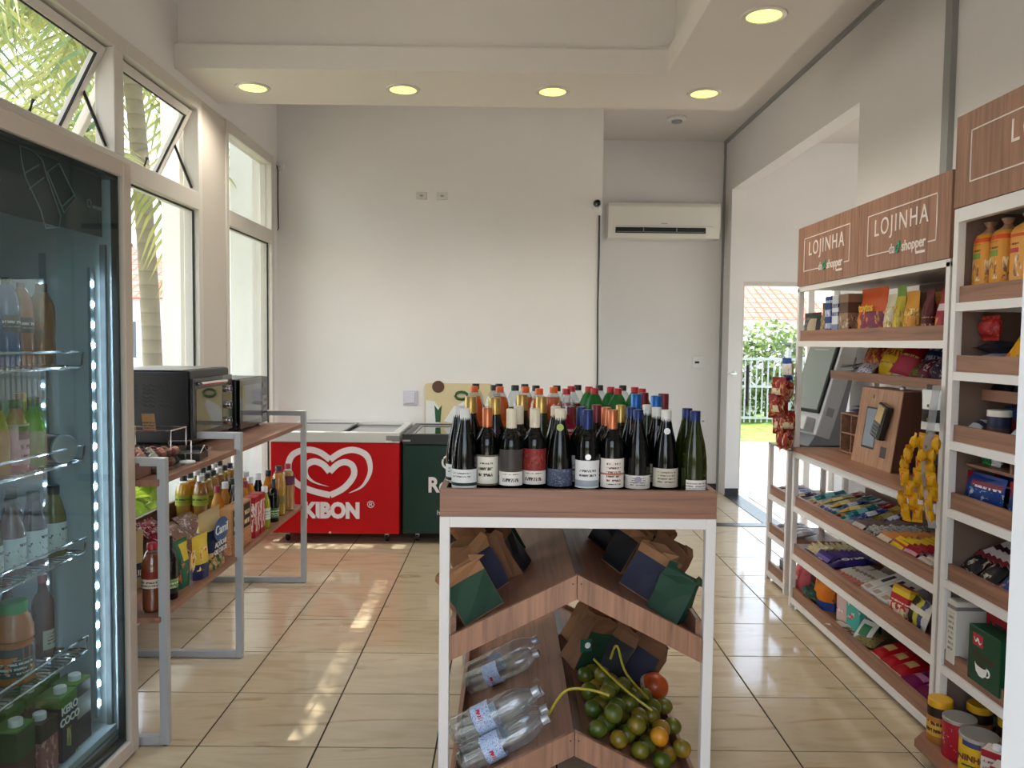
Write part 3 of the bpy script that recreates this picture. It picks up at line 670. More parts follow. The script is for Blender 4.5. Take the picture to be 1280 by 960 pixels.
# ---------------------------------------------------------------- product builders (front faces local -Y, base at z = 0)
_cache = {}
def pillow_mesh(w, h, t, nx=6, nz=8, crimp=.09, stand=0, seed=0, gather=0):
    """soft pack: flat crimped ends (stand: fat base), two puffed faces, slight wrinkles"""
    rnd = random.Random(seed*31+int(w*1e4)+int(h*1e5)); vs = []; fs = []; C_ = min(.22, crimp*.12/h) if h < .12 else crimp
    zs = [0]+([.0005] if stand else [C_])+[C_+(1-2*C_)*i/(nz-2) for i in range(1, nz-2)]+[1-C_, 1]
    n = len(zs)
    for side in (-1, 1):
        for k, zz in enumerate(zs):
            u = max(0, min(1, (zz-C_)/(1-2*C_)))
            prof = (4*u*(1-u))**.42 if not stand else min(1, 1.15*(1-u**2.2))
            if k == 0: prof = .0 if not stand else .95
            if k == n-1: prof = 0
            ws = w*(1-.06*prof)*(1-gather*max(0, (zz-.84)/.16))
            for i in range(nx+1):
                s = i/nx*2-1; f = max(0, 1-abs(s)**2.6)**.6
                y = side*(.0007+t/2*prof*f*(1+.18*(rnd.random()-.5)))
                zz2 = zz*h+(rnd.random()-.5)*.012*h*prof
                vs.append((s*ws/2, y, max(0, zz2)))
    m = nx+1; o = n*m
    for k in range(n-1):
        for i in range(nx):
            a = k*m+i; fs.append((a, a+1, a+m+1, a+m)); fs.append((o+a, o+a+m, o+a+m+1, o+a+1))
        fs.append((k*m, k*m+m, o+k*m+m, o+k*m)); e = k*m+nx; fs.append((e, o+e, o+e+m, e+m))
    for i in range(nx):
        fs.append((i, o+i, o+i+1, i+1)); b = (n-1)*m+i; fs.append((b, b+1, o+b+1, o+b))
    return vs, fs
def bag(name, m, w, h, t, stand=0, seed=0, nx=6, nz=8, gather=0):
    mb = MB(); mb.add(*pillow_mesh(w, h, t, nx, nz, stand=stand, seed=seed, gather=gather)); return mb.build(name, m, None, True)
def carton(name, m, w, d, h, flap=None):
    r = MB().box(-w/2, w/2, -d/2, d/2, 0, h).build(name, m, None, bevel=.0025, seg=1); return r
def bottle_profile(kind):
    return {
     'bordeaux': [(.001, .002), (.033, 0), (.0362, .004), (.0362, .185), (.034, .205), (.025, .222), (.0165, .236), (.0145, .25), (.0142, .296)],
     'burgundy': [(.001, .002), (.035, 0), (.0385, .005), (.0385, .13), (.0365, .16), (.031, .20), (.022, .235), (.016, .262), (.0145, .296)],
     'champagne': [(.001, .002), (.036, 0), (.040, .006), (.040, .15), (.0375, .18), (.032, .22), (.022, .25), (.0165, .28), (.0165, .318)],
     'pet': [(.001, .006), (.03, 0), (.039, .008), (.041, .03), (.041, .10), (.039, .115), (.041, .13), (.041, .20), (.0395, .225), (.036, .262), (.024, .29), (.015, .303), (.0135, .322)],
     'oil': [(.001, .003), (.03, 0), (.036, .006), (.037, .05), (.034, .08), (.037, .11), (.037, .165), (.033, .19), (.022, .215), (.0145, .225), (.013, .245)],
     'juice': [(.001, .002), (.032, 0), (.036, .005), (.036, .115), (.033, .14), (.022, .18), (.0165, .20), (.016, .225)],
     'slim': [(.001, .002), (.026, 0), (.030, .005), (.030, .12), (.028, .14), (.018, .17), (.0135, .19), (.0135, .215)],
     'water': [(.001, .004), (.03, 0), (.041, .008), (.043, .02), (.0405, .035), (.043, .05), (.0405, .065), (.043, .08), (.043, .15), (.0405, .165), (.043, .18), (.0405, .195), (.042, .21), (.036, .245), (.022, .275), (.0145, .285), (.014, .305)],
     'jug': [(.001, .003), (.05, 0), (.055, .006), (.055, .12), (.048, .125), (.048, .13), (.055, .136), (.054, .17), (.044, .205), (.036, .22), (.036, .232)],
     'jar': [(.001, .002), (.038, 0), (.042, .004), (.042, .085), (.038, .098), (.038, .104)]}[kind]
def bottle(kind, glass, label_m=None, lab=(.03, .12), cap_m=None, cap=None, liquid=None, fill=.8, sc=1.0, face=150, name='bottle', emblem=None, band=None):
    """lathe-turned bottle: body, closure, wrap-round paper label, optional liquid and neck emblem"""
    r = empty(name); pf = [(a*sc, b*sc) for a, b in bottle_profile(kind)]; H = pf[-1][1]
    MB().lathe(pf, 18).build('body', glass, r, True)
    def rad(z):
        for (r0, z0), (r1, z1) in zip(pf[1:], pf[2:]):
            if z0 <= z <= z1 and z1 > z0: return r0+(r1-r0)*(z-z0)/(z1-z0)
        return pf[-1][0]
    if liquid:
        zl = H*fill; q = [(max(.0005, a-.0022), b+.002) for a, b in pf[1:] if b < zl]; q.append((rad(zl)-.0022, zl))
        MB().lathe([(.0005, q[0][1])]+q+[(.0005, zl)], 14, caps=False).build('liquid', liquid, r, True)
    if cap_m:
        c0, c1, cr = cap
        MB().lathe([(rad(c0*sc)+.0006, c0*sc), (cr*sc, c0*sc), (cr*sc, c1*sc-.002), (cr*sc-.0015, c1*sc), (.0005, c1*sc)], 16, caps=False).build('cap', cap_m, r, True)
    if label_m:
        z0, z1 = lab[0]*sc, lab[1]*sc; a = R(face); k = max(rad(z0), rad(z1), rad((z0+z1)/2))+.0008
        MB().lathe([(k, z0), (k, z1)], 14, None, 0, 0, -math.pi/2-a/2, -math.pi/2+a/2, False).build('label', label_m, r, True)
    if band:
        zb_, hb, bm_ = band; MB().lathe([(rad(zb_*sc)+.001, zb_*sc), (rad((zb_+hb)*sc)+.001, (zb_+hb)*sc)], 16, caps=False).build('neck_band', bm_, r, True)
    if emblem:
        ez, er, em = emblem; k = rad(ez*sc)+.0015
        MB().lathe([(.0005, 0), (er, 0), (er, .0015), (.0005, .0015)], 12, Matrix.Translation((0, -k+.001, ez*sc)) @ Matrix.Rotation(R(90), 4, 'X'), caps=False).build('medallion', em, r)
    return r
def can(name, m, rad, h, lid_m, lid_h=.012, rim=True, lid_r=None):
    r = empty(name); MB().lathe([(.001, 0), (rad-.001, 0), (rad, .003), (rad, h-.003), (rad-.001, h), (.001, h)], 22, caps=False).build('body', m, r, True)
    lr = lid_r or rad+.0015
    MB().lathe([(.001, h+.0004), (lr, h+.0004), (lr, h+lid_h-.002), (lr-.002, h+lid_h), (lr-.006, h+lid_h-.001), (.001, h+lid_h-.002)], 22, caps=False).build('lid', lid_m, r, True)
    return r
def bar_mesh(w, l, t, seed=0): return pillow_mesh(w, l, t, 3, 6, .1, 0, seed)
def bar(name, m, w, l, t): mb = MB(); mb.add(*bar_mesh(w, l, t)); return mb.build(name, m, None, True)
def bars(m, label, cat, group, w, l, t, n, x, y, z, pitch=None, lean=62, yaw=-90, tilt=-84, back=0, dz=0, name='snack_bar', jig=3, dx=0):
    """n alike packs lying side by side along Y (towards the camera), long side towards the wall, each leaning on the last"""
    pitch = pitch or t/math.sin(R(lean))*1.12+.001; p = bar(name, m, w, l, t)
    for i in range(n):
        o = p if i == 0 else p.copy()
        if i: col.objects.link(o)
        tag(o, label, cat, group)
        place(o, x+dx*i+random.uniform(-.004, .004), y-i*pitch, z+dz*i, orient(yaw+random.uniform(-jig, jig), tilt+random.uniform(-2, 2), lean))
    return p
# ---------------------------------------------------------------- wine and soft drinks on the display
wg = mat('wine_glass_dark', (5, 6, 6), .05, spec=.4); wgg = juice('wine_glass_green', (40, 48, 12), .25, .05); clearp = thin_glass('clear_plastic', (240, 244, 244), 1.2, .05, .02, .02)
TZ = .97
def W_(px, y): return at(1, y, px, 560).x      # display column of a pixel at depth y
foilN = mat('capsule_navy', (24, 40, 92), .35, .4); foilC = mat('capsule_copper', (186, 106, 66), .3, .6); foilW = mat('capsule_white', (214, 212, 206), .4); foilI = mat('capsule_ivory', (216, 204, 178), .45)
foilG = mat('capsule_gold', (184, 150, 82), .3, .7); foilB = mat('capsule_blue', (20, 96, 170), .35, .3); foilR = mat('capsule_wine', (110, 22, 34), .4, .2)
lblW = prt('label_white_print', (222, 216, 204), text=((90, 84, 80), 6, .25, .85, .2, .8)); lblOval = prt('label_ivory_oval', (226, 220, 204), bands=((.0, .06, (120, 100, 80)), (.94, 1, (120, 100, 80))), text=((80, 66, 56), 5, .3, .75, .2, .8))
lblGrey = prt('label_grey_white', (70, 62, 58), bands=((0, .38, (224, 220, 212)),), text=((70, 64, 60), 5, .08, .32, .15, .85)); lblRed = prt('label_red_white', (132, 40, 38), bands=((0, .38, (222, 216, 206)),), blob=((160, 70, 60), (110, 30, 32), 4, .52, .4, .95), text=((90, 50, 50), 5, .08, .32, .15, .85))
lblSlate = prt('label_slate', (72, 78, 100), blob=((110, 116, 136), (50, 56, 80), 5, .5, 0, 1)); lblSilver = prt('label_white_silver', (224, 222, 220), bands=((.05, .28, (150, 160, 166)),), text=((90, 90, 94), 6, .4, .7, .15, .85))
lblPink = prt('label_white_copper', (228, 220, 212), bands=((.44, .5, (176, 96, 66)),), text=((120, 80, 66), 7, .1, .9, .2, .8)); lblDia = prt('label_white_diamonds', (222, 222, 218), bands=((.14, .30, (30, 52, 44)),), text=((110, 110, 106), 6, .5, .9, .1, .8))
lblCream = prt('label_cream', (200, 192, 172), text=((120, 108, 92), 6, .2, .85, .15, .85)); lblSmall = prt('label_small_white', (220, 214, 208), text=((140, 130, 124), 4, .2, .8))
CAPW = (.225, .298, .0158)
wines = [  # kind, label mat, label band, capsule, px, y, tag, face, emblem
 ('burgundy', lblDia, (0.062, 0.119), foilW, 581, 2.335, 'red wine bottle with white capsule and diamond-patterned label at tray corner', 150, None, wg),
 ('burgundy', lblDia, (0.062, 0.119), foilW, 573, 2.425, 'white-capped wine bottle peeking out behind the diamond-label bottle', 150, None, wg),
 ('bordeaux', lblOval, (0.067, 0.159), foilC, 609, 2.360, 'wine bottle with ivory oval label and copper neck, front row', 150, None, wg),
 ('bordeaux', lblGrey, (0.072, 0.179), foilI, 639, 2.335, 'wine bottle with grey over white label and ivory capsule, front row', 140, None, wg),
 ('bordeaux', lblRed, (0.072, 0.179), foilI, 668, 2.360, 'wine bottle with brick-red over white label, front row', 150, None, wg),
 ('burgundy', lblSlate, (0.067, 0.119), foilI, 700, 2.360, 'wine bottle with slate-blue cloudy label and green neck seal', 150, (.243, .011, mat('seal_green', (150, 164, 70), .4)), wg),
 ('bordeaux', lblSilver, (0.067, 0.149), foilN, 734, 2.335, 'wine bottle with navy capsule and white and silver label', 150, (.16, .009, mat('medal_silver', (170, 172, 176), .25, .8)), wg),
 ('bordeaux', lblPink, (0.067, 0.154), foilC, 765, 2.345, 'wine bottle with bright copper capsule and white label', 150, None, wg),
 ('burgundy', lblW, (0.062, 0.102), foilN, 797, 2.360, 'wine bottle with navy capsule, low white label and neck medal', 150, (.09, .010, mat('medal_mauve', (120, 110, 130), .35, .3)), wg),
 ('burgundy', lblCream, (0.067, 0.124), foilW, 832, 2.360, 'wine bottle with cream label and round silver neck stamp', 150, (.235, .010, mat('stamp_silver', (196, 198, 198), .25, .6)), wg),
 ('burgundy', lblSmall, (0.062, 0.094), foilN, 868, 2.335, 'olive-green wine bottle with navy cap at the right tray corner', 100, None, wgg),
 ('burgundy', None, None, foilN, 858, 2.430, 'olive wine bottle with navy cap behind the right corner bottle', 100, None, wgg),
 ('champagne', lblW, (0.082, 0.154), foilG, 588, 2.500, 'sparkling wine with crinkled gold foil behind the diamond-label bottle', 150, None, wg),
 ('champagne', lblW, (0.082, 0.154), foilG, 618, 2.470, 'sparkling wine with gold foil top left of the orange sodas', 150, None, wg),
 ('bordeaux', lblGrey, (0.072, 0.179), foilI, 648, 2.450, 'ivory-capped wine bottle directly behind the grey-label bottle', 140, None, wg),
 ('champagne', lblW, (0.082, 0.154), foilG, 652, 2.620, 'sparkling wine with gold foil behind the ivory-capped wines', 150, None, wg),
 ('champagne', lblW, (0.082, 0.154), foilG, 676, 2.535, 'green-necked sparkling wine with gold foil behind the red label', 150, None, wgg),
 ('burgundy', lblSlate, (0.067, 0.119), foilI, 694, 2.450, 'ivory-capped wine bottle behind the slate-blue label bottle', 150, None, wg),
 ('bordeaux', lblSilver, (0.067, 0.149), foilN, 726, 2.435, 'navy-capped wine bottle behind the silver-label bottle', 150, None, wg),
 ('bordeaux', lblPink, (0.067, 0.154), foilC, 757, 2.435, 'copper-capped wine bottle in the second row', 150, None, wg),
 ('burgundy', lblW, (0.062, 0.102), foilN, 788, 2.450, 'navy-capped wine bottle in the second row near the cream label', 150, None, wg),
 ('burgundy', lblCream, (0.067, 0.124), foilW, 820, 2.450, 'dark wine bottle with silver neck stamp in the second row', 150, (.232, .010, _mats['stamp_silver']), wg),
 ('champagne', None, None, foilB, 794, 2.720, 'tall bottle with bright blue capsule, left of the blue pair', 100, None, wg),
 ('champagne', None, None, foilB, 819, 2.640, 'tall bottle with bright blue capsule, right of the blue pair', 100, None, wg),
 ('champagne', None, None, foilR, 803, 2.800, 'tall bottle with dark red capsule between the blue-capped bottles', 100, None, wg),
 ('champagne', None, None, foilR, 828, 2.750, 'tall bottle with dark red capsule at the right behind blue', 100, None, wg),
 ('burgundy', lblCream, (0.067, 0.124), foilW, 808, 2.550, 'pale-capped wine bottle in the third row between navy caps', 150, None, wgg),
 ('bordeaux', lblCream, (0.067, 0.134), foilG, 775, 2.530, 'dull gold-capped wine bottle in the third row', 150, None, wg),
 ('bordeaux', lblRed, (0.072, 0.179), foilR, 745, 2.530, 'short-looking wine bottle with dark red capsule in third row', 150, None, wg),
]
for kind, lm, lb, cm, px, y, lb_txt, face, em, gl in wines:
    ch = kind == 'champagne'
    o = bottle(kind, gl, lm, lb, cm, (.262, .322, .0185) if ch else CAPW, face=face, emblem=em, name='wine_bottle')
    tag(o, lb_txt, 'wine bottle', 'wine bottles on the display tray'); place(o, W_(px, y), y, TZ, orient(random.uniform(-6, 6)))
orj = juice('soda_orange', (236, 104, 10), .3); grj = mat('soda_cola', (22, 9, 7), .08); redj = juice('soda_red', (170, 10, 34), .2)
cO = mat('cap_orange', (232, 98, 18), .4); cR = mat('cap_red', (186, 18, 30), .4); cK = mat('cap_black', (20, 20, 20), .4)
pgreen = juice('pet_green', (60, 150, 74), .55, .06); lblSoda = prt('label_soda_red', (150, 12, 40), text=((230, 210, 200), 3, .3, .8)); lblOr = prt('label_soda_orange', (206, 84, 10), bands=((.3, .6, (30, 70, 40)),))
lblKs = prt('label_soda_dark', (40, 30, 30), text=((210, 200, 190), 3, .3, .8))
def soda(px, y, kind, lab):
    if kind == 'orange': o = bottle('pet', clearp, lblOr, (.14, .195), cO, (.303, .325, .0155), orj, .89, name='soda_bottle')
    elif kind == 'red': o = bottle('pet', clearp, lblSoda, (.14, .195), cR, (.303, .325, .0155), redj, .80, name='soda_bottle')
    elif kind == 'green': o = bottle('pet', pgreen, lblKs, (.12, .17), cR, (.303, .325, .0155), grj, .72, name='soda_bottle')
    else: o = bottle('pet', clearp, lblKs, (.12, .17), cK, (.303, .325, .0155), grj, .74, name='soda_bottle')
    tag(o, lab, 'soda bottle', 'plastic soda bottles at the back of the display'); place(o, W_(px, y), y, TZ)
for px, y, l in ((592, 3.03, 'leftmost orange soda bottle with orange cap'), (624, 3.03, 'second orange soda bottle from the left'), (656, 3.03, 'third orange soda bottle from the left'), (673, 2.93, 'orange soda bottle standing forward of its row'), (691, 3.03, 'rightmost orange soda bottle beside the red ones')): soda(px, y, 'orange', l)
for px, y, l in ((707, 2.94, 'red-capped raspberry soda in front, left of the green bottles'), (713, 3.12, 'red-capped raspberry soda half behind the orange row')): soda(px, y, 'red', l)
for px, y, l in ((742, 3.0, 'leftmost green soda bottle with red cap, front of its row'), (771, 3.0, 'green soda bottle with red cap, middle of the front row'), (801, 3.0, 'rightmost green soda bottle with red cap'), (735, 3.1, 'green soda bottle set back behind the leftmost green one'), (762, 3.1, 'green soda bottle with red cap, middle of the second row'), (792, 3.1, 'green soda bottle with red cap, right of the second row')): soda(px, y, 'green', l)
for px, y, l in ((594, 3.23, 'leftmost black-capped cola bottle in the back row'), (617, 3.14, 'black-capped cola bottle left of the second orange soda'), (623, 3.24, 'black-capped cola bottle behind the second orange soda'), (643, 3.14, 'black-capped cola bottle left of the third orange soda'), (655, 3.24, 'black-capped cola bottle behind the third orange soda'),
  (669, 3.14, 'black-capped cola bottle in the middle of the back rows'), (695, 3.15, 'black-capped cola bottle behind the rightmost orange soda'), (721, 3.22, 'black-capped cola bottle behind the raspberry sodas'), (748, 3.22, 'black-capped cola bottle left of centre behind the green sodas'), (777, 3.22, 'rightmost black-capped cola bottle in the back row')): soda(px, y, 'cola', l)
# ---------------------------------------------------------------- paper bags on the upper gable shelf
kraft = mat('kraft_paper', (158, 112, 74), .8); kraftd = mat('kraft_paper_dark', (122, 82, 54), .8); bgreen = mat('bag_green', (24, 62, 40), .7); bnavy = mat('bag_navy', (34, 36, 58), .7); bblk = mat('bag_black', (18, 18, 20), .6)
def paper_bag(front, side, w=.13, d=.085, h=.22, seed=0, label=''):
    """open-topped folded bag: gusset sides, crumpled rim, printed front sleeve"""
    rd = random.Random(seed); r = empty('paper_bag')
    n = 3; ring = [(-w/2, -d/2), (0, -d/2), (w/2, -d/2), (w/2*.92, 0), (w/2, d/2), (0, d/2), (-w/2, d/2), (-w/2*.92, 0)]; lv = (0, .35, .7, .9, 1.0); vs = []; fs = []
    for k, l in enumerate(lv):
        for j, (x, y) in enumerate(ring):
            q = 1-.35*l*(j in (3, 7)); jit = .012*l
            vs.append((x*q*(1+.05*l)+rd.uniform(-jit, jit), y*(1-.45*l)+rd.uniform(-jit, jit), h*l+(rd.uniform(-.02, .015) if k == 4 else 0)))
    m = len(ring)
    for k in range(len(lv)-1):
        for j in range(m): fs.append((k*m+j, k*m+(j+1) % m, (k+1)*m+(j+1) % m, (k+1)*m+j))
    fs.append(tuple(range(m-1, -1, -1)))
    o = MB().add(vs, fs).build('bag_body', side, r)
    q = [vs[0], vs[1], vs[2], vs[m+2], vs[m+1], vs[m], vs[2*m+2], vs[2*m+1], vs[2*m]]
    q = [(x*.98, y-.0025, z+.004) for x, y, z in q]
    MB().add(q, [(0, 1, 4, 5), (1, 2, 3, 4), (5, 4, 7, 8), (4, 3, 6, 7)]).build('printed_sleeve', front, r)
    tag(r, label, 'paper bag', 'filled paper bags on the gabled shelves'); return r
def on_tent(o, side, u, y, zr, yaw=0, lean=0, lift=.002):
    """stand a thing on a sloped board: side -1/+1, u = distance from the ridge line"""
    K = Matrix.Rotation(side*math.atan(SL), 4, 'Y') @ Matrix.Rotation(R(yaw), 4, 'Z') @ Matrix.Rotation(R(lean), 4, 'X')
    s = low(o, K.to_3x3().to_4x4())
    # lowest point measured along the board normal
    nrm = Vector((side*math.sin(math.atan(SL)), 0, math.cos(math.atan(SL))))
    lo = 1e9
    def rec(q, M):
        nonlocal lo
        if q.type == 'MESH':
            for v in q.data.vertices: lo = min(lo, (M @ v.co).dot(nrm))
        for c in q.children: rec(c, M @ c.matrix_basis)
    rec(o, K)
    p = Vector((DXC+side*u, y, zr-SL*u-.018)); o.matrix_basis = Matrix.Translation(p+nrm*(lift-lo)) @ K; return o
zu, zl = TENT[0][0], TENT[1][0]
for side, u, y, yaw, lean, fm, sm, w, hgt, lb in (
  (-1, .285, 2.395, 20, 0, bgreen, kraft, .14, .17, 'kraft bag with green front at the lower front of left slope'),
  (-1, .265, 2.565, 30, 0, bnavy, kraft, .13, .19, 'kraft bag with navy side standing second from the front left'),
  (-1, .17, 2.645, 70, 0, bblk, kraftd, .10, .17, 'narrow kraft bag with black sleeve leaning on left slope'),
  (-1, .20, 2.855, 50, 0, bgreen, kraft, .13, .22, 'kraft bag with dark green sleeve, nearest the ridge on left'),
  (-1, .28, 2.845, 25, 0, kraftd, kraft, .10, .20, 'crumpled plain kraft bag behind the navy one'),
  (-1, .26, 3.075, 30, 0, kraftd, kraftd, .13, .22, 'plain brown bag at the back of the left slope'),
  (1, .285, 2.395, -30, 0, bgreen, bgreen, .11, .15, 'flat dark green bag against the right front post'),
  (1, .22, 2.505, -30, 0, bnavy, kraft, .12, .17, 'kraft bag with navy front on the right slope'),
  (1, .28, 2.625, -30, 0, kraft, kraftd, .13, .19, 'tall brown bag leaning outward on the right slope'),
  (1, .18, 2.705, -50, 0, bblk, kraft, .10, .17, 'kraft bag with black sleeve in the middle of right slope'),
  (1, .27, 2.865, -30, 0, bgreen, kraftd, .12, .20, 'brown and green bag further back on the right slope'),
  (1, .16, 2.945, -60, 0, bblk, kraftd, .12, .18, 'dark bag near the ridge far back on right slope')):
    on_tent(paper_bag(fm, sm, w, .08, hgt, int(u*1000+y*77), lb), side, u, y, zu, yaw, lean)
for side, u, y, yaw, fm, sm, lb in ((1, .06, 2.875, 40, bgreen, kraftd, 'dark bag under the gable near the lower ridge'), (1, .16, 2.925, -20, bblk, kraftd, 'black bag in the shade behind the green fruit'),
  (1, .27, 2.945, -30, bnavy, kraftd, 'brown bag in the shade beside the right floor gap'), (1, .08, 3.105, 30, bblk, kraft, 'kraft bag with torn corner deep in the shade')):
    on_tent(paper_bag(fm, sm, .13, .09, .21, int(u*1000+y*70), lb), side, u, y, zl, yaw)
# ---------------------------------------------------------------- water bottles, lying across the lower left slope
wat = thin_glass('water_plastic', (246, 250, 252), 1.6, .06, .05, .045); lblWat = prt('label_water', (178, 196, 224), blob=((84, 120, 190), (230, 234, 240), 9, .5, .0, 1), text=((190, 40, 60), 2, .3, .6, .3, .7))
capc = thin_glass('cap_clear', (228, 232, 236), 2, .15, .1, .4)
for u, y, yaw, rollz, lb, lift in ((.20, 2.345, 4, 10, 'clear water bottle lying lowest, nearest the lower gable', .002), (.20, 2.438, -3, 60, 'clear water bottle lying second from the front', .002), (.21, 2.532, 6, 0, 'clear water bottle lying third, with its blue label up', .002),
                            (.195, 2.388, 2, -40, 'clear water bottle resting on top of the front two', .080), (.21, 2.910, -6, 20, 'single clear water bottle lying apart further back', .002), (.21, 3.005, 2, 90, 'clear water bottle lying rearmost in the shade', .002)):
    o = bottle('water', wat, lblWat, (.085, .145), capc, (.283, .308, .016), None, face=200, name='water_bottle')
    tag(o, lb, 'water bottle', 'water bottles on the lower left slope')
    # axis up the slope: bottle base at the outer low end
    a = math.atan(SL); K = Matrix.Rotation(R(yaw), 4, 'Z') @ Matrix.Rotation(math.pi/2-a, 4, 'Y') @ Matrix.Rotation(R(rollz), 4, 'Z')
    nrm = Vector((-math.sin(a), 0, math.cos(a))); base = Vector((DXC-u, y, zl-SL*u-.018))
    up = Vector((math.cos(a), 0, math.sin(a)))
    o.matrix_basis = Matrix.Translation(base-up*.14+nrm*(.0445+lift)) @ K
# ---------------------------------------------------------------- green tangerines in the lower right
def citrus_mat(name, a, b):
    m = mat(name, a, .35); g = N(m); oi = g.n.new('ShaderNodeObjectInfo'); v = g.n.new('ShaderNodeMapping'); tc = g.n.new('ShaderNodeTexCoord'); g.l.new(tc.outputs['Object'], v.inputs[0]); cb = g.n.new('ShaderNodeCombineXYZ'); g.l.new(g.math('MULTIPLY', oi.outputs['Random'], 30), cb.inputs[0]); g.l.new(cb.outputs[0], v.inputs[1])
    f = g.noise(v.outputs[0], 14, 2); g.base(g.ramp(f, [(.42, lin(a)), (.66, lin(b))])); g.bump(g.noise(tc.outputs['Object'], 260, 2), .25, .002); return m
cg = citrus_mat('tangerine_green', (62, 80, 18), (112, 104, 26)); cy = citrus_mat('tangerine_yellow', (104, 96, 22), (156, 116, 28)); co_ = citrus_mat('tangerine_orange', (206, 128, 22), (196, 150, 40))
stemm = mat('fruit_stem', (96, 90, 40), .7)
def fruit(m, rad):
    r = empty('tangerine'); pf = [(max(.0006, rad*math.sin(q)), rad*.9*(1-math.cos(q))-(.06*rad if q > 2.9 else 0)) for q in [math.pi*i/10 for i in range(11)]]
    MB().lathe(pf, 14, caps=False).build('peel', m, r, True); MB().lathe([(.004, rad*1.72), (.003, rad*1.79), (.0006, rad*1.8)], 6).build('stem', stemm, r); return r
a = math.atan(SL); nrm = Vector((math.sin(a), 0, math.cos(a))); k = 0
spots = []
for row, y in enumerate([2.335+.064*i for i in range(8)]):
    for c in range(5):
        u = .062+c*.066+(.033 if row % 2 else 0)
        if u > .325: continue
        spots.append((u, y+random.uniform(-.004, .004), .0, row, c))
for row, y in enumerate([2.37+.071*i for i in range(5)]):
    for c in range(4 if row % 2 == 0 else 3): spots.append((.092+c*.072+(.02 if row % 2 else 0), y, .051, row, c))
names1 = ('front', 'second', 'third', 'fourth', 'fifth', 'sixth', 'seventh', 'rearmost')
for u, y, lift, row, c in spots:
    m_ = cg if random.random() < .82 else cy
    if lift > 0 and (row, c) in ((0, 2),): m_ = co_
    if lift > 0 and (row, c) in ((0, 1), (1, 2)): m_ = cy
    o = fruit(m_, .0305+random.uniform(-.002, .0005))
    lay = 'on top of the heap' if lift else 'in the bottom layer'
    colr = 'mostly green' if m_ is cg else ('yellowing' if m_ is cy else 'bright orange-yellow')
    tag(o, '%s tangerine %s, in the pile on the lower right slope' % (colr, lay), 'tangerine', 'tangerines, '+colr+' '+lay)
    K = Matrix.Rotation(a, 4, 'Y') @ orient(random.uniform(0, 360), random.uniform(-50, 50)); p = Vector((DXC+u, y, zl-SL*u-.018))
    ctr = K @ Vector((0, 0, .0275)); o.matrix_basis = Matrix.Translation(p+nrm*(.031+lift)-ctr) @ K
# orange fruit with a paper band, net ties, small tag
o = empty('papaya'); rad = .052
MB().lathe([(max(.0006, rad*math.sin(q)*(1-.12*math.cos(q))), 1.25*rad*(1-math.cos(q))) for q in [math.pi*i/12 for i in range(13)]], 18, caps=False).build('skin', citrus_mat('papaya_orange', (196, 84, 24), (150, 60, 20)), o, True)
MB().lathe([(rad*1.02, 1.05*rad), (rad*1.03, 1.2*rad), (rad*1.03, 1.35*rad)], 18, caps=False).build('paper_band', prt('papaya_band', (206, 196, 180), text=((60, 50, 46), 2, .2, .8)), o, True)
tag(o, 'round orange-red fruit with white paper band behind the tangerines', 'fruit'); on_tent(o, 1, .285, 2.86, zl, 40, 35, .003)
nety = mat('net_yellow', (176, 160, 40), .5)
def tie(pts, lb): tag(MB().tube(catmull(pts, 6), .0045, 6).build('net_tie', nety, None, True), lb, 'net tie', 'yellow net ties on the tangerines')
def tz(u, lift): return zl-SL*u-.018+lift
tie([(DXC-.08, 2.420, zl-.06+.02), (DXC-.02, 2.420, zl+.055), (DXC+.06, 2.420, zl+.06), (DXC+.12, 2.410, tz(.12, .125))], 'yellow net tail draped over the lower ridge to the water')
tie([(DXC+.10, 2.670, tz(.10, .125)), (DXC+.14, 2.590, tz(.14, .128)), (DXC+.20, 2.520, tz(.2, .125)), (DXC+.27, 2.480, tz(.27, .12))], 'long yellow net tie lying across the tangerine pile')
tie([(DXC+.17, 2.760, tz(.17, .125)), (DXC+.19, 2.740, tz(.19, .19)), (DXC+.22, 2.700, tz(.22, .12)), (DXC+.31, 2.570, tz(.31, .10))], 'looped yellow net tie standing up by the orange fruit')
r = empty('price_tag', (DXC+.075, 2.705, tz(.075, .125)), R(20)); tag(r, 'small dark green tag with white oval among the tangerines', 'tag')
MB().box(-.022, .022, -.001, .001, 0, .045).build('card', mat('tag_green', (10, 74, 52), .5), r); MB().lathe([(.0005, 0), (.011, 0), (.011, .001), (.0005, .001)], 12, Matrix.Translation((.006, -.001, .022)) @ Matrix.Rotation(R(90), 4, 'X'), caps=False).build('emblem', PWHITE, r)
# ---------------------------------------------------------------- on the left counter
CZ = .97
r = empty('electric_oven', (-1.42, 3.745, CZ), R(90)); tag(r, 'black electric oven with vented side and glass door', 'oven')   # front faces +X
ob = mat('oven_black', (10, 10, 13), .3, spec=.3); W2, Dp, Hh = .25, .42, .355
MB().box(-W2, W2, .006, Dp, .02, Hh).build('body', ob, r, bevel=.012, seg=3)
dr = MB().box(-W2+.006, .115, -.012, .006, .045, Hh-.035).build('oven_door', mat('oven_frame', (30, 31, 33), .25), r, bevel=.004)
MB().box(-W2+.03, .095, -.014, -.012, .075, Hh-.085).build('door_glass', mat('oven_glass', (38, 42, 40), .04, coat=1), dr)
k = MB(); k.tube([(-W2+.03, -.035, Hh-.062), (.095, -.035, Hh-.062)], .009, 8); k.tube([(-W2+.04, -.012, Hh-.062), (-W2+.04, -.035, Hh-.062)], .006, 6); k.tube([(.085, -.012, Hh-.062), (.085, -.035, Hh-.062)], .006, 6); k.build('handle', CHROME, dr, True)
pn = MB().box(.118, W2-.004, -.010, .006, .045, Hh-.035).build('control_panel', GLOSS_BLACK, r)
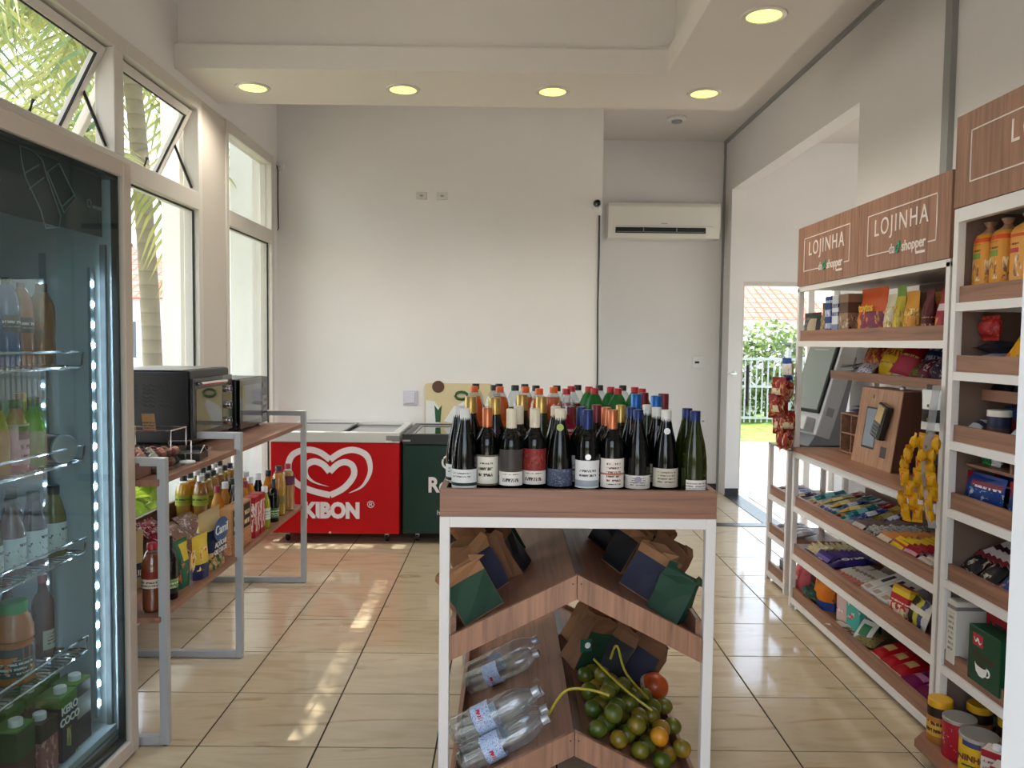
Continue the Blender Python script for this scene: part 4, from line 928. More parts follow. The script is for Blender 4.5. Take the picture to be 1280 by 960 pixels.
for z in (.09, .17, .25):
    kn = MB().lathe([(.021, 0), (.019, .018), (.001, .019)], 16, Matrix.Translation((.18, -.010, z)) @ Matrix.Rotation(R(90), 4, 'X')).build('knob', CHROME, pn, True); MB().box(.178, .182, -.033, -.029, z-.016, z+.016).build('pointer', BLACK, kn)
for i in range(4):
    for j in range(6):
        y0 = .09+i*.075; z0 = Hh-.07-j*.018
        MB().prism([(y0, z0), (y0+.016, z0+.008), (y0+.032, z0), (y0+.048, z0+.008), (y0+.048, z0+.003), (y0+.032, z0-.005), (y0+.016, z0+.003), (y0, z0-.005)], 0, -W2-.0015, -W2).build('vent_slot', mat('vent_dark', (6, 6, 7), .8), r)
for sx in (-1, 1):
    for y in (.05, Dp-.05): MB().lathe([(.014, 0), (.014, .02)], 10, Matrix.Translation((sx*(W2-.05), y, 0))).build('foot', BLACK, r)
MB().box(-W2+.0, W2, .03, Dp-.03, Hh, Hh+.004).build('top_plate', mat('oven_top', (150, 150, 152), .35, .6), r)
r = empty('microwave', (-1.43, 4.37, CZ), R(90)); tag(r, 'dark grey microwave beyond the oven on the counter', 'microwave')
MB().box(-.24, .24, .008, .34, .015, .285).build('body', mat('microwave_grey', (30, 31, 34), .3, spec=.3), r, bevel=.006)
dr = MB().box(-.238, .13, -.012, .008, .018, .282).build('door', GLOSS_BLACK, r, bevel=.003); MB().box(-.21, .10, -.0135, -.012, .05, .25).build('door_window', mat('microwave_window', (34, 36, 40), .05, coat=1), dr)
pn = MB().box(.133, .238, -.010, .008, .018, .282).build('control_panel', mat('microwave_panel', (60, 63, 68), .25), r); MB().box(.15, .22, -.0115, -.010, .22, .25).build('clock_display', mat('clock_dark', (12, 24, 26), .1), pn)
for i in range(3):
    for j in range(4): MB().box(.15+i*.025, .168+i*.025, -.0115, -.010, .05+j*.035, .07+j*.035).build('button', GREY, pn)
for sx in (-1, 1):
    for y in (.04, .29): MB().lathe([(.012, 0), (.012, .015)], 10, Matrix.Translation((sx*.2, y, 0))).build('foot', BLACK, r)
# acrylic box of sweets with a small card
acr = thin_glass('acrylic', (246, 248, 248), 1.5, .02, .03)
r = empty('acrylic_box', (-1.37, 2.96, CZ)); tag(r, 'clear acrylic candy box with small brown card on top', 'box')
k = MB(); k.box(-.10, .10, -.12, .12, 0, .003); k.box(-.10, .10, -.12, -.117, .003, .075); k.box(-.10, .10, .117, .12, .003, .075); k.box(-.10, -.097, -.117, .117, .003, .075); k.box(.097, .10, -.117, .117, .003, .075); k.build('bin', acr, r)
k = MB(); k.tube([(-.1, -.02, .078), (-.1, -.02, .15), (.1, -.02, .15), (.1, -.02, .078)], .003, 6); k.tube([(-.1, .118, .078), (-.1, .118, .15), (.1, .118, .15), (.1, .118, .078)], .003, 6); k.tube([(.1, -.02, .15), (.1, .118, .15)], .003, 6); k.tube([(-.1, -.02, .15), (-.1, .118, .15)], .003, 6); k.build('rack_wire', CHROME, r)
K = Matrix.Translation((.02, -.02, .151)) @ Matrix.Rotation(R(12), 4, 'X'); k = MB(); k.box(-.024, .024, -.001, .001, 0, .065, K); k.build('card', prt('kraft_card', (156, 128, 96), blob=((196, 130, 50), (200, 140, 60), 3, .55, .6, .95), text=((90, 70, 52), 6, .1, .55)), r)
sw = [mat('sweet_%d' % i, c, .25) for i, c in enumerate(((196, 120, 100), (206, 150, 126), (96, 44, 40), (170, 60, 70), (188, 176, 160), (120, 84, 60), (60, 30, 48)))]
swn = ('salmon', 'peach', 'dark brown', 'rose', 'silver-grey', 'toffee', 'plum'); n = 0
for iz in range(2):
    for iy in range(6):
        for ix in range(4):
            q = (ix*3+iy*5+iz*2) % 7; rr = .018
            o = MB().lathe([(max(.0005, rr*math.sin(t)), rr*(1-math.cos(t))) for t in [math.pi*i/6 for i in range(7)]], 8, caps=False).build('wrapped_sweet', sw[q], None, True)
            tag(o, '%s wrapped sweet in the clear acrylic candy box' % swn[q], 'sweet', 'wrapped sweets, '+swn[q]); place(o, -1.37-.066+ix*.044, 2.96-.095+iy*.038, CZ+.0035+iz*.0365)
r = empty('card_holder', (-1.36, 3.22, CZ), R(8)); tag(r, 'black tray with bent chrome wire rack on the counter', 'tray')
k = MB(); k.box(-.10, .10, -.07, .07, 0, .004); k.box(-.10, .10, -.07, -.066, .004, .03); k.box(-.10, .10, .066, .07, .004, .045); k.box(-.10, -.096, -.066, .066, .004, .03); k.box(.096, .10, -.066, .066, .004, .03); k.build('tray_body', BLACK, r)
MB().box(-.085, .085, -.055, .05, .006, .03).build('napkin_block', mat('napkin_dark', (26, 26, 30), .6), r, bevel=.003)
MB().tube([(-.11, -.075, .035), (.02, -.08, .035), (.105, -.08, .035), (.11, -.04, .06), (.11, .0, .035), (.11, .075, .035)], .003, 6).build('wire_rail', CHROME, r, True); MB().tube([(-.02, -.078, .004), (-.02, -.078, .085), (.07, -.078, .085), (.07, -.078, .004)], .003, 6).build('wire_loop', CHROME, r, True)
o = MB().lathe([(.0005, 0), (.032, 0), (.036, .006), (.034, .010), (.0005, .010)], 18, caps=False).build('paper_roll', PWHITE, None, True); tag(o, 'white paper roll lying on the counter edge', 'paper roll'); place(o, -1.28, 3.10, CZ)
o = carton('wooden_crate', wood('crate_brown', (120, 78, 60), 'X'), .12, .12, .055); tag(o, 'small reddish-brown box on the near end of counter', 'box'); place(o, -1.36, 2.78, CZ)

# ---------------------------------------------------------------- lower shelf of the counter, near to far
SZ = .475
def LS(px, x): return at(0, x, px, 640).y
oilm = juice('oil_yellow', (246, 206, 70), .6); oild = juice('oil_amber', (236, 176, 60), .6); cb_ = mat('cap_dark', (24, 26, 30), .4); cw_ = mat('cap_white', (222, 222, 222), .4); cyr = mat('cap_ruby', (150, 20, 36), .4)
tea = juice('tea_amber', (150, 70, 16), .3); teal = prt('label_tea', (196, 186, 168), bands=((.55, 1, (120, 40, 30)),), text=((80, 60, 50), 5, .05, .5)); lblG = prt('label_green_print', (60, 110, 60), text=((220, 220, 200), 4, .2, .8)); 
o = bottle('oil', clearp, teal, (.09, .15), cyr, (.225, .25, .017), tea, .86, sc=1.0, face=330, name='tea_bottle'); tag(o, 'iced tea bottle with red cap nearest on the lower shelf', 'bottle'); place(o, -1.29, 2.815, SZ)
o = bottle('oil', clearp, lblG, (.09, .15), cb_, (.225, .25, .017), tea, .86, sc=1.02, face=330, name='tea_bottle'); tag(o, 'amber bottle with dark cap beside the fridge frame', 'bottle'); place(o, -1.375, 2.785, SZ)
o = bottle('oil', clearp, lblG, (.09, .15), mat('cap_green', (20, 90, 56), .4), (.225, .25, .017), tea, .86, sc=1.05, face=330, name='tea_bottle'); tag(o, 'bottle with green cap behind the two amber ones', 'bottle'); place(o, -1.47, 2.80, SZ)
o = bottle('bordeaux', mat('vinegar_black', (18, 14, 14), .1), prt('label_lime', (110, 146, 80), bands=((0, .35, (30, 40, 34)),), text=((230, 230, 220), 4, .3, .9)), (.03, .10), cb_, (.225, .29, .016), sc=.8, face=320, name='sauce_bottle'); tag(o, 'black sauce bottle with lime-green label on lower shelf', 'bottle'); place(o, -1.285, 2.95, SZ)
o = bag('snack_pouch', prt('pouch_green_yellow', (32, 96, 62), bands=((.55, .9, (206, 184, 50), .45, 1.0),), blob=((220, 120, 40), (90, 40, 90), 5, .55, .1, .6)), .13, .19, .06, 1, 3); tag(o, 'green and yellow pouch behind the black sauce bottle', 'pouch'); place(o, -1.31, 3.09, SZ, orient(85))
o = bag('snack_pouch', prt('pouch_sun', (216, 186, 60), bands=((0, .35, (40, 44, 84)),), blob=((214, 96, 30), (240, 220, 150), 4, .5, .2, .7)), .11, .18, .05, 1, 4); tag(o, 'yellow pouch with orange swirl beside the big sugar pack', 'pouch'); place(o, -1.275, 3.215, SZ, orient(80))
o = bag('flour_pack', prt('pack_beige_plain', (192, 170, 130), bands=((.2, .45, (40, 56, 90)),), text=((230, 230, 230), 3, .22, .42)), .12, .22, .09, 1, 5); tag(o, 'beige paper pack behind the front leg frame', 'pack'); place(o, -1.50, 3.08, SZ, orient(60))
BM = prt('pack_beans', (190, 166, 116), bands=((.12, .66, (30, 44, 70)), (0, .2, (40, 96, 44), 0, .6)), blob=((196, 170, 120), (150, 110, 70), 6, .5, 0, .3))
r = empty('sugar_pack'); b_ = MB(); b_.add(*pillow_mesh(.22, .25, .10, 8, 10, stand=1, seed=6)); b_.build('bag_body', BM, r, True)
MB().lathe([(.0005, 0), (.052, 0), (.052, .001), (.0005, .001)], 24, Matrix.Translation((.0, -.054, .165)) @ Matrix.Scale(1.5, 4, (1, 0, 0)) @ Matrix.Rotation(R(90), 4, 'X'), caps=False).build('logo_oval', mat('oval_blue', (44, 78, 132), .4), r)
text('lettering', 'Camil', .058, WINK, r, (0, -.0565, .165)); text('lettering', 'AÇÚCAR', .03, WINK, r, (-.01, -.0555, .105)); text('lettering', 'DE COCO', .028, WINK, r, (-.01, -.0545, .075))
tag(r, 'large beige and navy sugar pack with blue oval logo', 'pack'); place(r, -1.30, 3.385, SZ, orient(88))
BX = prt('box_granola', (176, 128, 84), bands=((.42, .95, (30, 28, 26), .12, .88),), blob=((150, 60, 48), (206, 160, 110), 14, .45, 0, .4), text=((226, 200, 150), 5, .5, .88, .2, .8))
for i, (y, lb) in enumerate(((3.60, 'granola box with black panel beside the sugar pack'), (3.745, 'second granola box with black panel behind the middle leg'))):
    o = carton('granola_box', BX, .125, .06, .215); tag(o, lb, 'box', 'granola boxes on the lower shelf'); place(o, -1.285, y, SZ, orient(90))
BR = prt('box_red_figure', (160, 24, 34), blob=((226, 214, 206), (206, 180, 170), 4, .5, .15, .85))
for y, lb in ((3.90, 'red carton with pale figures, left of the lime bottle'), (3.985, 'narrow red carton next to the lime drink')):
    o = carton('red_carton', BR, .075, .06, .205); tag(o, lb, 'carton', 'red cartons on the lower shelf'); place(o, -1.285, y, SZ, orient(90))
PB = prt('pack_stacked', (150, 120, 104), blob=((220, 214, 206), (110, 70, 62), 6, .55, 0, 1)); PB2 = prt('pack_crimson', (140, 26, 46), blob=((220, 190, 180), (90, 20, 30), 5, .55, 0, 1))
for i, (x, y, m_, lb) in enumerate(((-1.46, 3.62, PB, 'brown and silver flat pack behind the granola boxes'), (-1.46, 3.83, PB, 'brown and silver flat pack behind the red cartons'), (-1.60, 3.70, PB2, 'crimson pack at the back of lower shelf'))):
    o = bag('flat_pack', m_, .16, .20, .06, 0, 10+i); tag(o, lb, 'pack'); place(o, x, y, SZ, orient(80, -55))
o = bottle('slim', juice('lime_drink', (166, 170, 40), .3), prt('label_lime_white', (206, 204, 196), text=((120, 140, 60), 4, .2, .8)), (.05, .11), cw_, (.19, .222, .016), face=330, name='drink_bottle'); tag(o, 'lime-green drink bottle with white cap on lower shelf', 'bottle'); place(o, -1.275, 4.08, SZ)
o = bottle('bordeaux', wg, lblG, (.03, .10), cb_, (.225, .298, .016), sc=.78, face=330, name='olive_oil_bottle'); tag(o, 'slim dark olive oil bottle before the yellow oils', 'bottle'); place(o, -1.275, 4.235, SZ)
o = bottle('oil', clearp, prt('label_cooking', (120, 110, 60)), (.06, .10), cb_, (.225, .25, .0165), oilm, .86, sc=1.12, face=200, name='oil_bottle'); tag(o, 'large golden cooking oil bottle near the shelf end', 'bottle'); place(o, -1.295, 4.40, SZ)
o = bottle('oil', clearp, prt('label_plum', (90, 40, 70)), (.14, .19), cyr, (.225, .25, .0165), juice('oil_pale', (222, 176, 90), .5), .86, sc=1.08, face=330, name='oil_bottle'); tag(o, 'pale oil bottle with purple neck label at shelf end', 'bottle'); place(o, -1.28, 4.53, SZ)
k = 0
for i, y in enumerate((4.08, 4.165, 4.25, 4.335, 4.42, 4.505, 4.59)):
    for j, x in enumerate((-1.61, -1.70)):
        o = bottle('oil', clearp, prt('label_oil_leaf', (150, 160, 60), text=((40, 70, 40), 3, .3, .7)), (.11, .16), cb_ if (i+j) % 3 else cw_, (.225, .25, .0165), oilm if (i*2+j) % 3 else oild, .86, sc=1.1, face=200, name='oil_bottle')
        tag(o, 'yellow cooking oil bottle in the back rows of the lower shelf', 'oil bottle', 'cooking oil bottles in the back rows'); place(o, x, y, SZ)
for i, (x, y, cm) in enumerate(((-1.50, 4.02, cyr), (-1.42, 4.05, cb_), (-1.50, 4.13, cw_), (-1.41, 4.17, cyr), (-1.50, 4.24, cb_), (-1.42, 4.29, cw_), (-1.51, 4.35, cyr), (-1.41, 4.40, cw_), (-1.50, 4.46, cw_), (-1.39, 4.52, cb_))):
    o = bottle('slim', wg if i % 3 == 1 else oild, lblG if i % 2 else lblW, (.04, .11), cm, (.19, .222, .016), sc=1.05, face=300, name='vinegar_bottle'); nm = {id(cyr): 'red', id(cb_): 'black', id(cw_): 'white'}[id(cm)]
    tag(o, 'small %s-capped vinegar or sauce bottle in the middle rows' % nm, 'bottle', nm+'-capped sauce bottles'); place(o, x, y, SZ)

# ---------------------------------------------------------------- in the fridge
def fput(o, lx, ly, shelf, yaw=0): w_ = FRP(lx, ly); place(o, w_.x, w_.y, shelf, orient(88.3+yaw))
def FB(kind, glass, lab_m, lab, cap_m, cap, liq, sc, lx, ly, s, lb, fill=.85, face=150, nm='drink_bottle', gr=None): 
    o = bottle(kind, glass, lab_m, lab, cap_m, cap, liq, fill, sc, face, nm); tag(o, lb, 'bottle', gr); fput(o, lx, ly, FS[s]); return o
blu = juice('drink_blue', (20, 84, 150), .15); orr = juice('drink_orange', (170, 84, 20), .15); amb = juice('drink_amber', (150, 96, 14), .3); lblK = prt('label_black', (24, 26, 30), text=((200, 200, 200), 3, .3, .7))
FB('pet', blu, lblK, (.13, .19), cK, (.303, .325, .0155), None, .82, -.375, .185, 0, 'blue sports drink on the top fridge shelf')
FB('pet', orr, lblK, (.13, .19), cK, (.303, .325, .0155), None, .80, -.285, .20, 0, 'dull orange drink beside the blue one in fridge')
FB('oil', amb, None, None, cK, (.225, .25, .0165), None, 1.05, -.185, .20, 0, 'amber bottle on the top fridge shelf')
FB('oil', amb, None, None, cK, (.225, .25, .0165), None, 1.05, -.47, .20, 0, 'amber bottle at the left end of top fridge shelf')
CJ = (.20, .228, .0185)
kom = juice('kombucha_pink', (186, 60, 90), .25); lblKo = prt('label_pink_black', (196, 150, 166), bands=((.62, .95, (26, 24, 30), .15, .85),), text=((70, 30, 50), 4, .1, .55, .2, .8))
FB('juice', kom, lblKo, (.02, .15), cK, CJ, None, .95, -.345, .185, 1, 'pink kombucha bottle with black circle label', face=200)
FB('juice', juice('glass_green', (60, 150, 60), .35), None, None, cK, CJ, None, .95, -.26, .185, 1, 'bright green glass bottle on second fridge shelf')
FB('juice', juice('glass_amber', (190, 140, 40), .35), None, None, cK, CJ, None, .95, -.43, .185, 1, 'yellow-amber bottle at the edge of second fridge shelf')
FB('juice', juice('glass_yellow', (200, 160, 30), .3), prt('label_wine', (110, 24, 50)), (.0, .07), mat('cap_yellow', (206, 160, 40), .4), CJ, None, .98, -.17, .285, 1, 'yellow-topped bottle behind the round lid, second shelf', face=300)
o = can('cheese_tub', prt('tub_wine', (110, 26, 60), bands=((.6, 1, (40, 60, 60)),)), .045, .07, mat('tub_lid', (176, 180, 184), .3, .3), .012); tag(o, 'tub lying on its side showing a silver lid', 'tub'); w_ = FRP(-.17, .20); place(o, w_.x, w_.y, FS[1], orient(88.3-20, 90))
for i, lx in enumerate((-.60, -.50, -.40, -.29, -.20)): FB('juice', juice('glass_smoke', (70, 74, 70), .35), lblK, (.03, .12), cK, CJ, None, 1.0, lx-.02, .38, 1, 'dark-capped bottle in the back row of the second fridge shelf', gr='dark-capped back-row bottles in the fridge')
lblM = prt('label_milk_print', (214, 222, 224), blob=((120, 130, 60), (110, 50, 70), 5, .6, .1, .6), text=((60, 70, 90), 5, .6, .9, .3, .9))
for lx, g_, c_, lb in ((-.465, 'tea', (120, 116, 90), 'pale tea bottle with white label, left end of third fridge shelf'), (-.36, 'brown', (96, 50, 22), 'brown tea bottle with white label on third fridge shelf'), (-.255, 'grape', (38, 16, 30), 'dark grape juice bottle with white label'), (-.15, 'lime', (116, 116, 64), 'pale lime bottle with white label, right end')):
    FB('juice', juice('tea_'+g_, c_, .12), lblM, (.02, .11), cb_, CJ, None, 1.02, lx, .195, 2, lb, fill=.84, face=220)
for i, lx in enumerate((-.52, -.41, -.30, -.19)): FB('juice', clearp, lblM, (.02, .11), cb_, CJ, juice('tea_brown', (96, 50, 22), .25), 1.0, lx, .31, 2, 'brown bottle in the back row of the third fridge shelf', gr='brown back-row bottles in the fridge')
oj = juice('juice_orange', (214, 130, 20), .12); o = bottle('jug', juice('jug_orange', (206, 118, 12), .1), prt('label_juice', (16, 50, 44), blob=((226, 130, 40), (214, 110, 30), 2.2, .55, .1, .7), text=((210, 220, 210), 6, .1, .6, .0, .5)), (.025, .115), mat('cap_bright_green', (30, 150, 70), .4), (.215, .25, .039), None, .92, 1.0, 330, 'juice_jug'); tag(o, 'orange juice jug with green cap in the fridge', 'jug'); fput(o, -.345, .205, FS[3])
for lx, ly, lb in ((-.235, .30, 'tall amber glass bottle, left of the pair behind the juice jug'), (-.155, .235, 'tall amber glass bottle with pale side label, right of the pair')):
    FB('bordeaux', juice('glass_brown', (104, 50, 12), .3), lblCream, (.03, .10), cyr, (.27, .298, .016), None, .92, lx, ly, 3, lb, face=120)
# cartons on the fridge floor
kc = prt('carton_coconut', (28, 30, 52), bands=((.86, 1, (70, 120, 44)),), blob=((110, 140, 60), (214, 190, 130), 2.5, .56, 0, .5)); kt = mat('carton_top_green', (74, 128, 46), .5)
def drink_carton(lx, ly, lb, m_=kc, top=kt, letter=None, w=.085, d=.085, hh=.205):
    r = empty('drink_carton'); MB().box(-w/2, w/2, -d/2, d/2, 0, hh).build('carton_body', m_, r, bevel=.002, seg=1); MB().box(-w/2+.001, w/2-.001, -d/2+.001, d/2-.001, hh, hh+.006).build('carton_top', top, r)
    MB().lathe([(.019, hh+.006), (.019, hh+.024), (.017, hh+.026), (.0005, hh+.026)], 14, Matrix.Translation((0, -.012, 0)), caps=False).build('screw_cap', PWHITE, r, True)
    if letter:
        for i, t_ in enumerate(letter): text('lettering', t_, .034, WINK, r, (0, -d/2-.0005, hh*.80-i*.036), bold=.001)
    tag(r, lb, 'carton', 'drink cartons on the fridge floor'); fput(r, lx, ly, FS[4])
# base deck for the fridge floor
dk = MB().box(-FW+.05, -.05, .05, FD-.05, .101, .124).build('floor_deck', _mats['fridge_inside'], fr)
drink_carton(-0.275, .12, 'coconut water carton with white lettering, right in front', letter=('KERO', 'COCO')); drink_carton(-0.180, .13, 'dark carton with grey side panel at the right end', prt('carton_grey_side', (50, 48, 60), bands=((.45, .8, (150, 148, 150)),)), letter=None)
drink_carton(-0.275, .225, 'coconut water carton second row, right'); drink_carton(-0.380, .225, 'coconut water carton second row, middle'); drink_carton(-0.380, .12, 'pink-fronted carton standing in front, middle', prt('carton_pink', (150, 84, 88), bands=((.7, 1, (40, 34, 32)),), blob=((206, 150, 150), (120, 60, 60), 3, .5, 0, .7)), mat('carton_top_dark', (40, 36, 34), .5), hh=.17)
drink_carton(-0.490, .12, 'dark carton at the left edge of the fridge floor', prt('carton_plum', (70, 36, 44), bands=((.6, 1, (40, 70, 40)),))); drink_carton(-0.490, .225, 'green-topped carton at left edge, second row'); drink_carton(-0.170, .24, 'green-topped carton second row, far right')
FB('juice', wg, None, None, mat('cap_kelly', (30, 120, 60), .4), CJ, None, .95, -.27, .36, 4, 'dark bottle with green neck behind the cartons')
# ---------------------------------------------------------------- goods on the right-hand shelves
def AYp(px, x, py=500): return at(0, x, px, py).y
def rput(o, x, y, z, yaw=-90, tilt=0, roll=0): return place(o, x, y, z, orient(yaw, tilt, roll))
Z1, Z3, Z4, Z5 = ALEV
# --- unit A, top shelf (pixel left/right edge, height)
def P1(kind, m_, pl, pr, ptop, lb, cat, x=1.70, d=.06, seed=0, name=None, tilt=0, gather=0):
    y0, y1 = AYp(pl, x, 400), AYp(pr, x, 400); w = abs(y0-y1); hz = at(0, x, (pl+pr)/2, ptop).z-Z1
    o = carton(name or 'box', m_, w-.004, d, hz) if kind == 'box' else bag(name or 'snack_bag', m_, w-.002, hz, d, 1 if kind == 'pouch' else 0, seed, gather=gather)
    tag(o, lb, cat); rput(o, x, (y0+y1)/2, Z1, -90, tilt); return o
P1('pouch', prt('s1_slate', (58, 58, 56), bands=((.15, .75, (196, 180, 150), .5, .85),), text=((120, 120, 116), 5, .2, .8, .05, .45)), 1006, 1027, 391, 'small dark grey pouch at the far end of top shelf', 'pouch', seed=1)
P1('pouch', prt('s1_nuts', (150, 132, 96), blob=((206, 180, 130), (110, 80, 50), 6, .5, 0, .6), bands=((.8, 1, (90, 84, 60)),)), 1028, 1044, 378, 'beige nut pouch beside the small grey pouch', 'pouch', seed=2)
P1('box', prt('s1_blue', (36, 60, 120), text=((200, 210, 230), 3, .2, .9)), 1045, 1053, 371, 'narrow blue biscuit box on the top shelf', 'box', d=.12)
P1('box', prt('s1_white', (206, 208, 214), bands=((0, .3, (120, 130, 160)),), text=((60, 70, 110), 5, .4, .9)), 1054, 1062, 370, 'narrow white and blue box on the top shelf', 'box', d=.12)
P1('box', prt('s1_brown', (140, 112, 90), bands=((.55, .8, (90, 66, 52)),), blob=((200, 180, 150), (70, 44, 30), 5, .5, 0, .5)), 1063, 1075, 368, 'brown photo-printed box left of the orange bag', 'box', d=.12)
tb_ = P1('pouch', prt('s1_toytos', (196, 84, 34), bands=((0, .5, (110, 40, 70), .4, 1),), blob=((216, 150, 60), (120, 40, 60), 4, .52, 0, .5)), 1077, 1110, 360, 'big orange and purple corn snack bag on top shelf', 'bag', d=.11, seed=3)
text('lettering', 'toytos', .055, mat('snack_yellow', (230, 190, 60), .5), tb_, (.012, -.0485, .13), rot=(R(90), 0, 0), bold=.001)
P1('pouch', prt('s1_white_chips', (206, 196, 170), blob=((196, 150, 60), (230, 220, 200), 4, .5, .1, .7)), 1109, 1120, 368, 'cream chip pouch right of the orange bag', 'pouch', seed=4)
P1('pouch', prt('s1_lemon', (186, 166, 48), bands=((.78, 1, (110, 140, 60)),), blob=((216, 190, 90), (150, 120, 30), 3, .5, .1, .6)), 1121, 1132, 357, 'yellow pouch with lime-green top on the top shelf', 'pouch', seed=5)
P1('pouch', prt('s1_amber', (206, 140, 44), blob=((226, 180, 90), (160, 90, 30), 3, .5, .1, .6), bands=((.45, .6, (226, 200, 120)),)), 1133, 1149, 364, 'amber-yellow pouch in the middle of top shelf', 'pouch', seed=6)
P1('pouch', prt('s1_umber', (96, 56, 30), bands=((.2, .5, (170, 110, 40)),)), 1149, 1157, 366, 'brown and amber pouch behind the yellow ones', 'pouch', x=1.78, seed=7)
P1('pouch', prt('s1_maroon', (92, 20, 26), text=((190, 150, 120), 4, .2, .4)), 1157, 1167, 362, 'dark maroon pouch on the top shelf', 'pouch', seed=8)
P1('pouch', prt('s1_ochre', (176, 108, 44), blob=((140, 60, 40), (206, 160, 80), 3, .5, 0, 1)), 1168, 1177, 365, 'ochre pouch behind the pink-red bag', 'pouch', x=1.80, seed=9)
P1('pouch', prt('s1_rose', (150, 34, 50), bands=((.5, .66, (214, 190, 190)),), blob=((206, 150, 60), (180, 110, 40), 3, .56, 0, .35)), 1173, 1188, 361, 'pink-red bag at the near end of unit A top shelf', 'bag', x=1.69, seed=10, tilt=-4)
for i, (px, c) in enumerate(((1085, (150, 70, 40)), (1100, (120, 50, 60)), (1125, (160, 130, 50)), (1140, (150, 100, 40)), (1160, (80, 24, 28)))):
    y = AYp(px, 1.9, 400); o = bag('snack_bag', prt('s1_back%d' % i, c, blob=((200, 170, 110), (90, 50, 40), 4, .55, .1, .8)), .14, .19, .07, 1, 20+i)
    tag(o, '%s bag in the back row of the top shelf' % ('rust', 'plum', 'olive-yellow', 'ochre', 'dark red')[i], 'bag', 'back row bags on the top shelf'); rput(o, 1.90, y, Z1)
# --- raised half shelf
HZ = 1.318
r = empty('acrylic_tray', (1.925, 4.225, HZ), R(-90)); tag(r, 'empty clear acrylic tray at the left end of raised shelf', 'tray')
k = MB(); k.box(-.08, .08, -.09, .10, 0, .004); k.box(-.08, .08, -.09, -.086, .004, .03); k.box(-.08, .08, .096, .10, .004, .07); k.box(-.08, -.076, -.086, .096, .004, .05); k.box(.076, .08, -.086, .096, .004, .05); k.build('tray_body', acr, r)
MB().tube([(-.08, -.09, .031), (.08, -.09, .031), (.08, .1, .072), (-.08, .1, .072)], .004, 6, True).build('rim', STEEL, r)
def H2(m_, px, w, h_, t, yaw, tilt, lb, x=1.90, seed=0, roll=0, lift=0): o = bag('snack_bag', m_, w*1.2, min(.30, h_*1.22), t*1.5, 0, seed); tag(o, lb, 'snack bag'); rput(o, x, AYp(px, x, 455), HZ+lift, yaw, tilt, roll); return o
H2(prt('h_red_gold', (130, 30, 30), blob=((196, 140, 60), (150, 60, 50), 4, .5, 0, 1)), 1087, .13, .17, .05, -80, -20, 'red and gold sweet bag leaning on the raised shelf', seed=31)
H2(prt('h_yellow', (206, 166, 30), text=((150, 60, 30), 3, .3, .7)), 1105, .15, .17, .05, -95, -25, 'yellow candy bag leaning on the raised shelf', seed=32)
H2(prt('h_silver', (190, 184, 190), blob=((120, 90, 120), (220, 214, 220), 5, .5, 0, 1)), 1078, .09, .07, .035, -70, -50, 'crumpled silver bag at the edge of raised shelf', x=1.84, seed=33)
H2(prt('h_scarlet', (146, 14, 22), bands=((.45, .62, (120, 130, 160), .3, .7), (.0, .3, (176, 60, 76))), text=((206, 190, 120), 3, .3, .42)), 1128, .11, .26, .06, -70, -38, 'long scarlet bag lying diagonally across the raised shelf', seed=34, x=1.87, roll=20)
H2(prt('h_olive', (96, 92, 40), blob=((176, 130, 60), (60, 70, 40), 4, .5, 0, 1)), 1139, .10, .10, .04, -100, -50, 'small olive and brown bag before the scarlet one', x=1.86, seed=35)
H2(prt('h_navy', (26, 34, 70), text=((150, 150, 170), 4, .3, .7)), 1157, .16, .17, .06, -90, -30, 'navy snack bag leaning at the back of raised shelf', x=1.95, seed=36)
H2(prt('h_black_plum', (34, 22, 44), blob=((190, 180, 190), (130, 30, 60), 5, .6, 0, 1)), 1166, .15, .14, .05, -95, -45, 'black and plum biscuit bag near the white post', x=1.87, seed=37)
H2(prt('h_bordeaux', (90, 20, 40), blob=((220, 210, 200), (60, 20, 40), 5, .6, 0, 1)), 1148, .13, .12, .05, -85, -60, 'bordeaux biscuit bag lying in front of the navy one', x=1.86, seed=38)
# --- kiosk, cubby, payment box on the counter
KZ = .905
r = empty('self_service_kiosk', (1.79, 4.70, .8625), R(-80)); r.scale = (1.28, 1.28, 1.28); tag(r, 'white self-service kiosk with tilted grey touch screen', 'kiosk')
kw = mat('kiosk_white', (196, 198, 200), .4); kd = mat('kiosk_grey', (138, 140, 142), .45)
K = Matrix.Translation((0, 0, .06)) @ Matrix.Rotation(R(-17), 4, 'X')
MB().box(-.13, .13, -.02, .06, .0, .55, K).build('screen_housing', kw, r, bevel=.008)
sc_ = MB().box(-.115, .115, -.034, -.02, .10, .53, K).build('screen_bezel', BLACK, r, bevel=.003); MB().box(-.105, .105, -.036, -.034, .115, .52, K).build('touch_screen', mat('screen_grey', (132, 142, 138), .12), sc_)
k = MB(); k.box(-.05, .05, -.0375, -.036, .46, .468, K); k.box(-.06, .06, -.0375, -.036, .40, .404, K); k.build('screen_text', mat('screen_soft', (168, 178, 172), .4), sc_)
MB().box(-.10, .10, -.07, -.02, .01, .075, K).build('printer_shelf', kw, r, bevel=.006)
MB().prism([(-.04, .006), (.16, .006), (.14, .10), (.20, .42), (.12, .45), (.04, .12)], 0, -.10, .10).build('stand', kd, r, bevel=.004)
MB().box(-.12, .12, -.07, .17, 0, .012).build('base', BLACK, r, bevel=.003)
MB().lathe([(.016, 0), (.016, .004), (.001, .004)], 14, Matrix.Translation((.101, .03, .13)) @ Matrix.Rotation(R(90), 4, 'Y')).build('lock', BLACK, r)
MB().box(.1305, .1325, .0, .035, .10, .14, K).build('side_sticker', GREY, r)
r = empty('cubby_organizer', (1.88, 4.05, KZ), R(-90)); tag(r, 'small wooden cubby with four compartments on the counter', 'organizer')
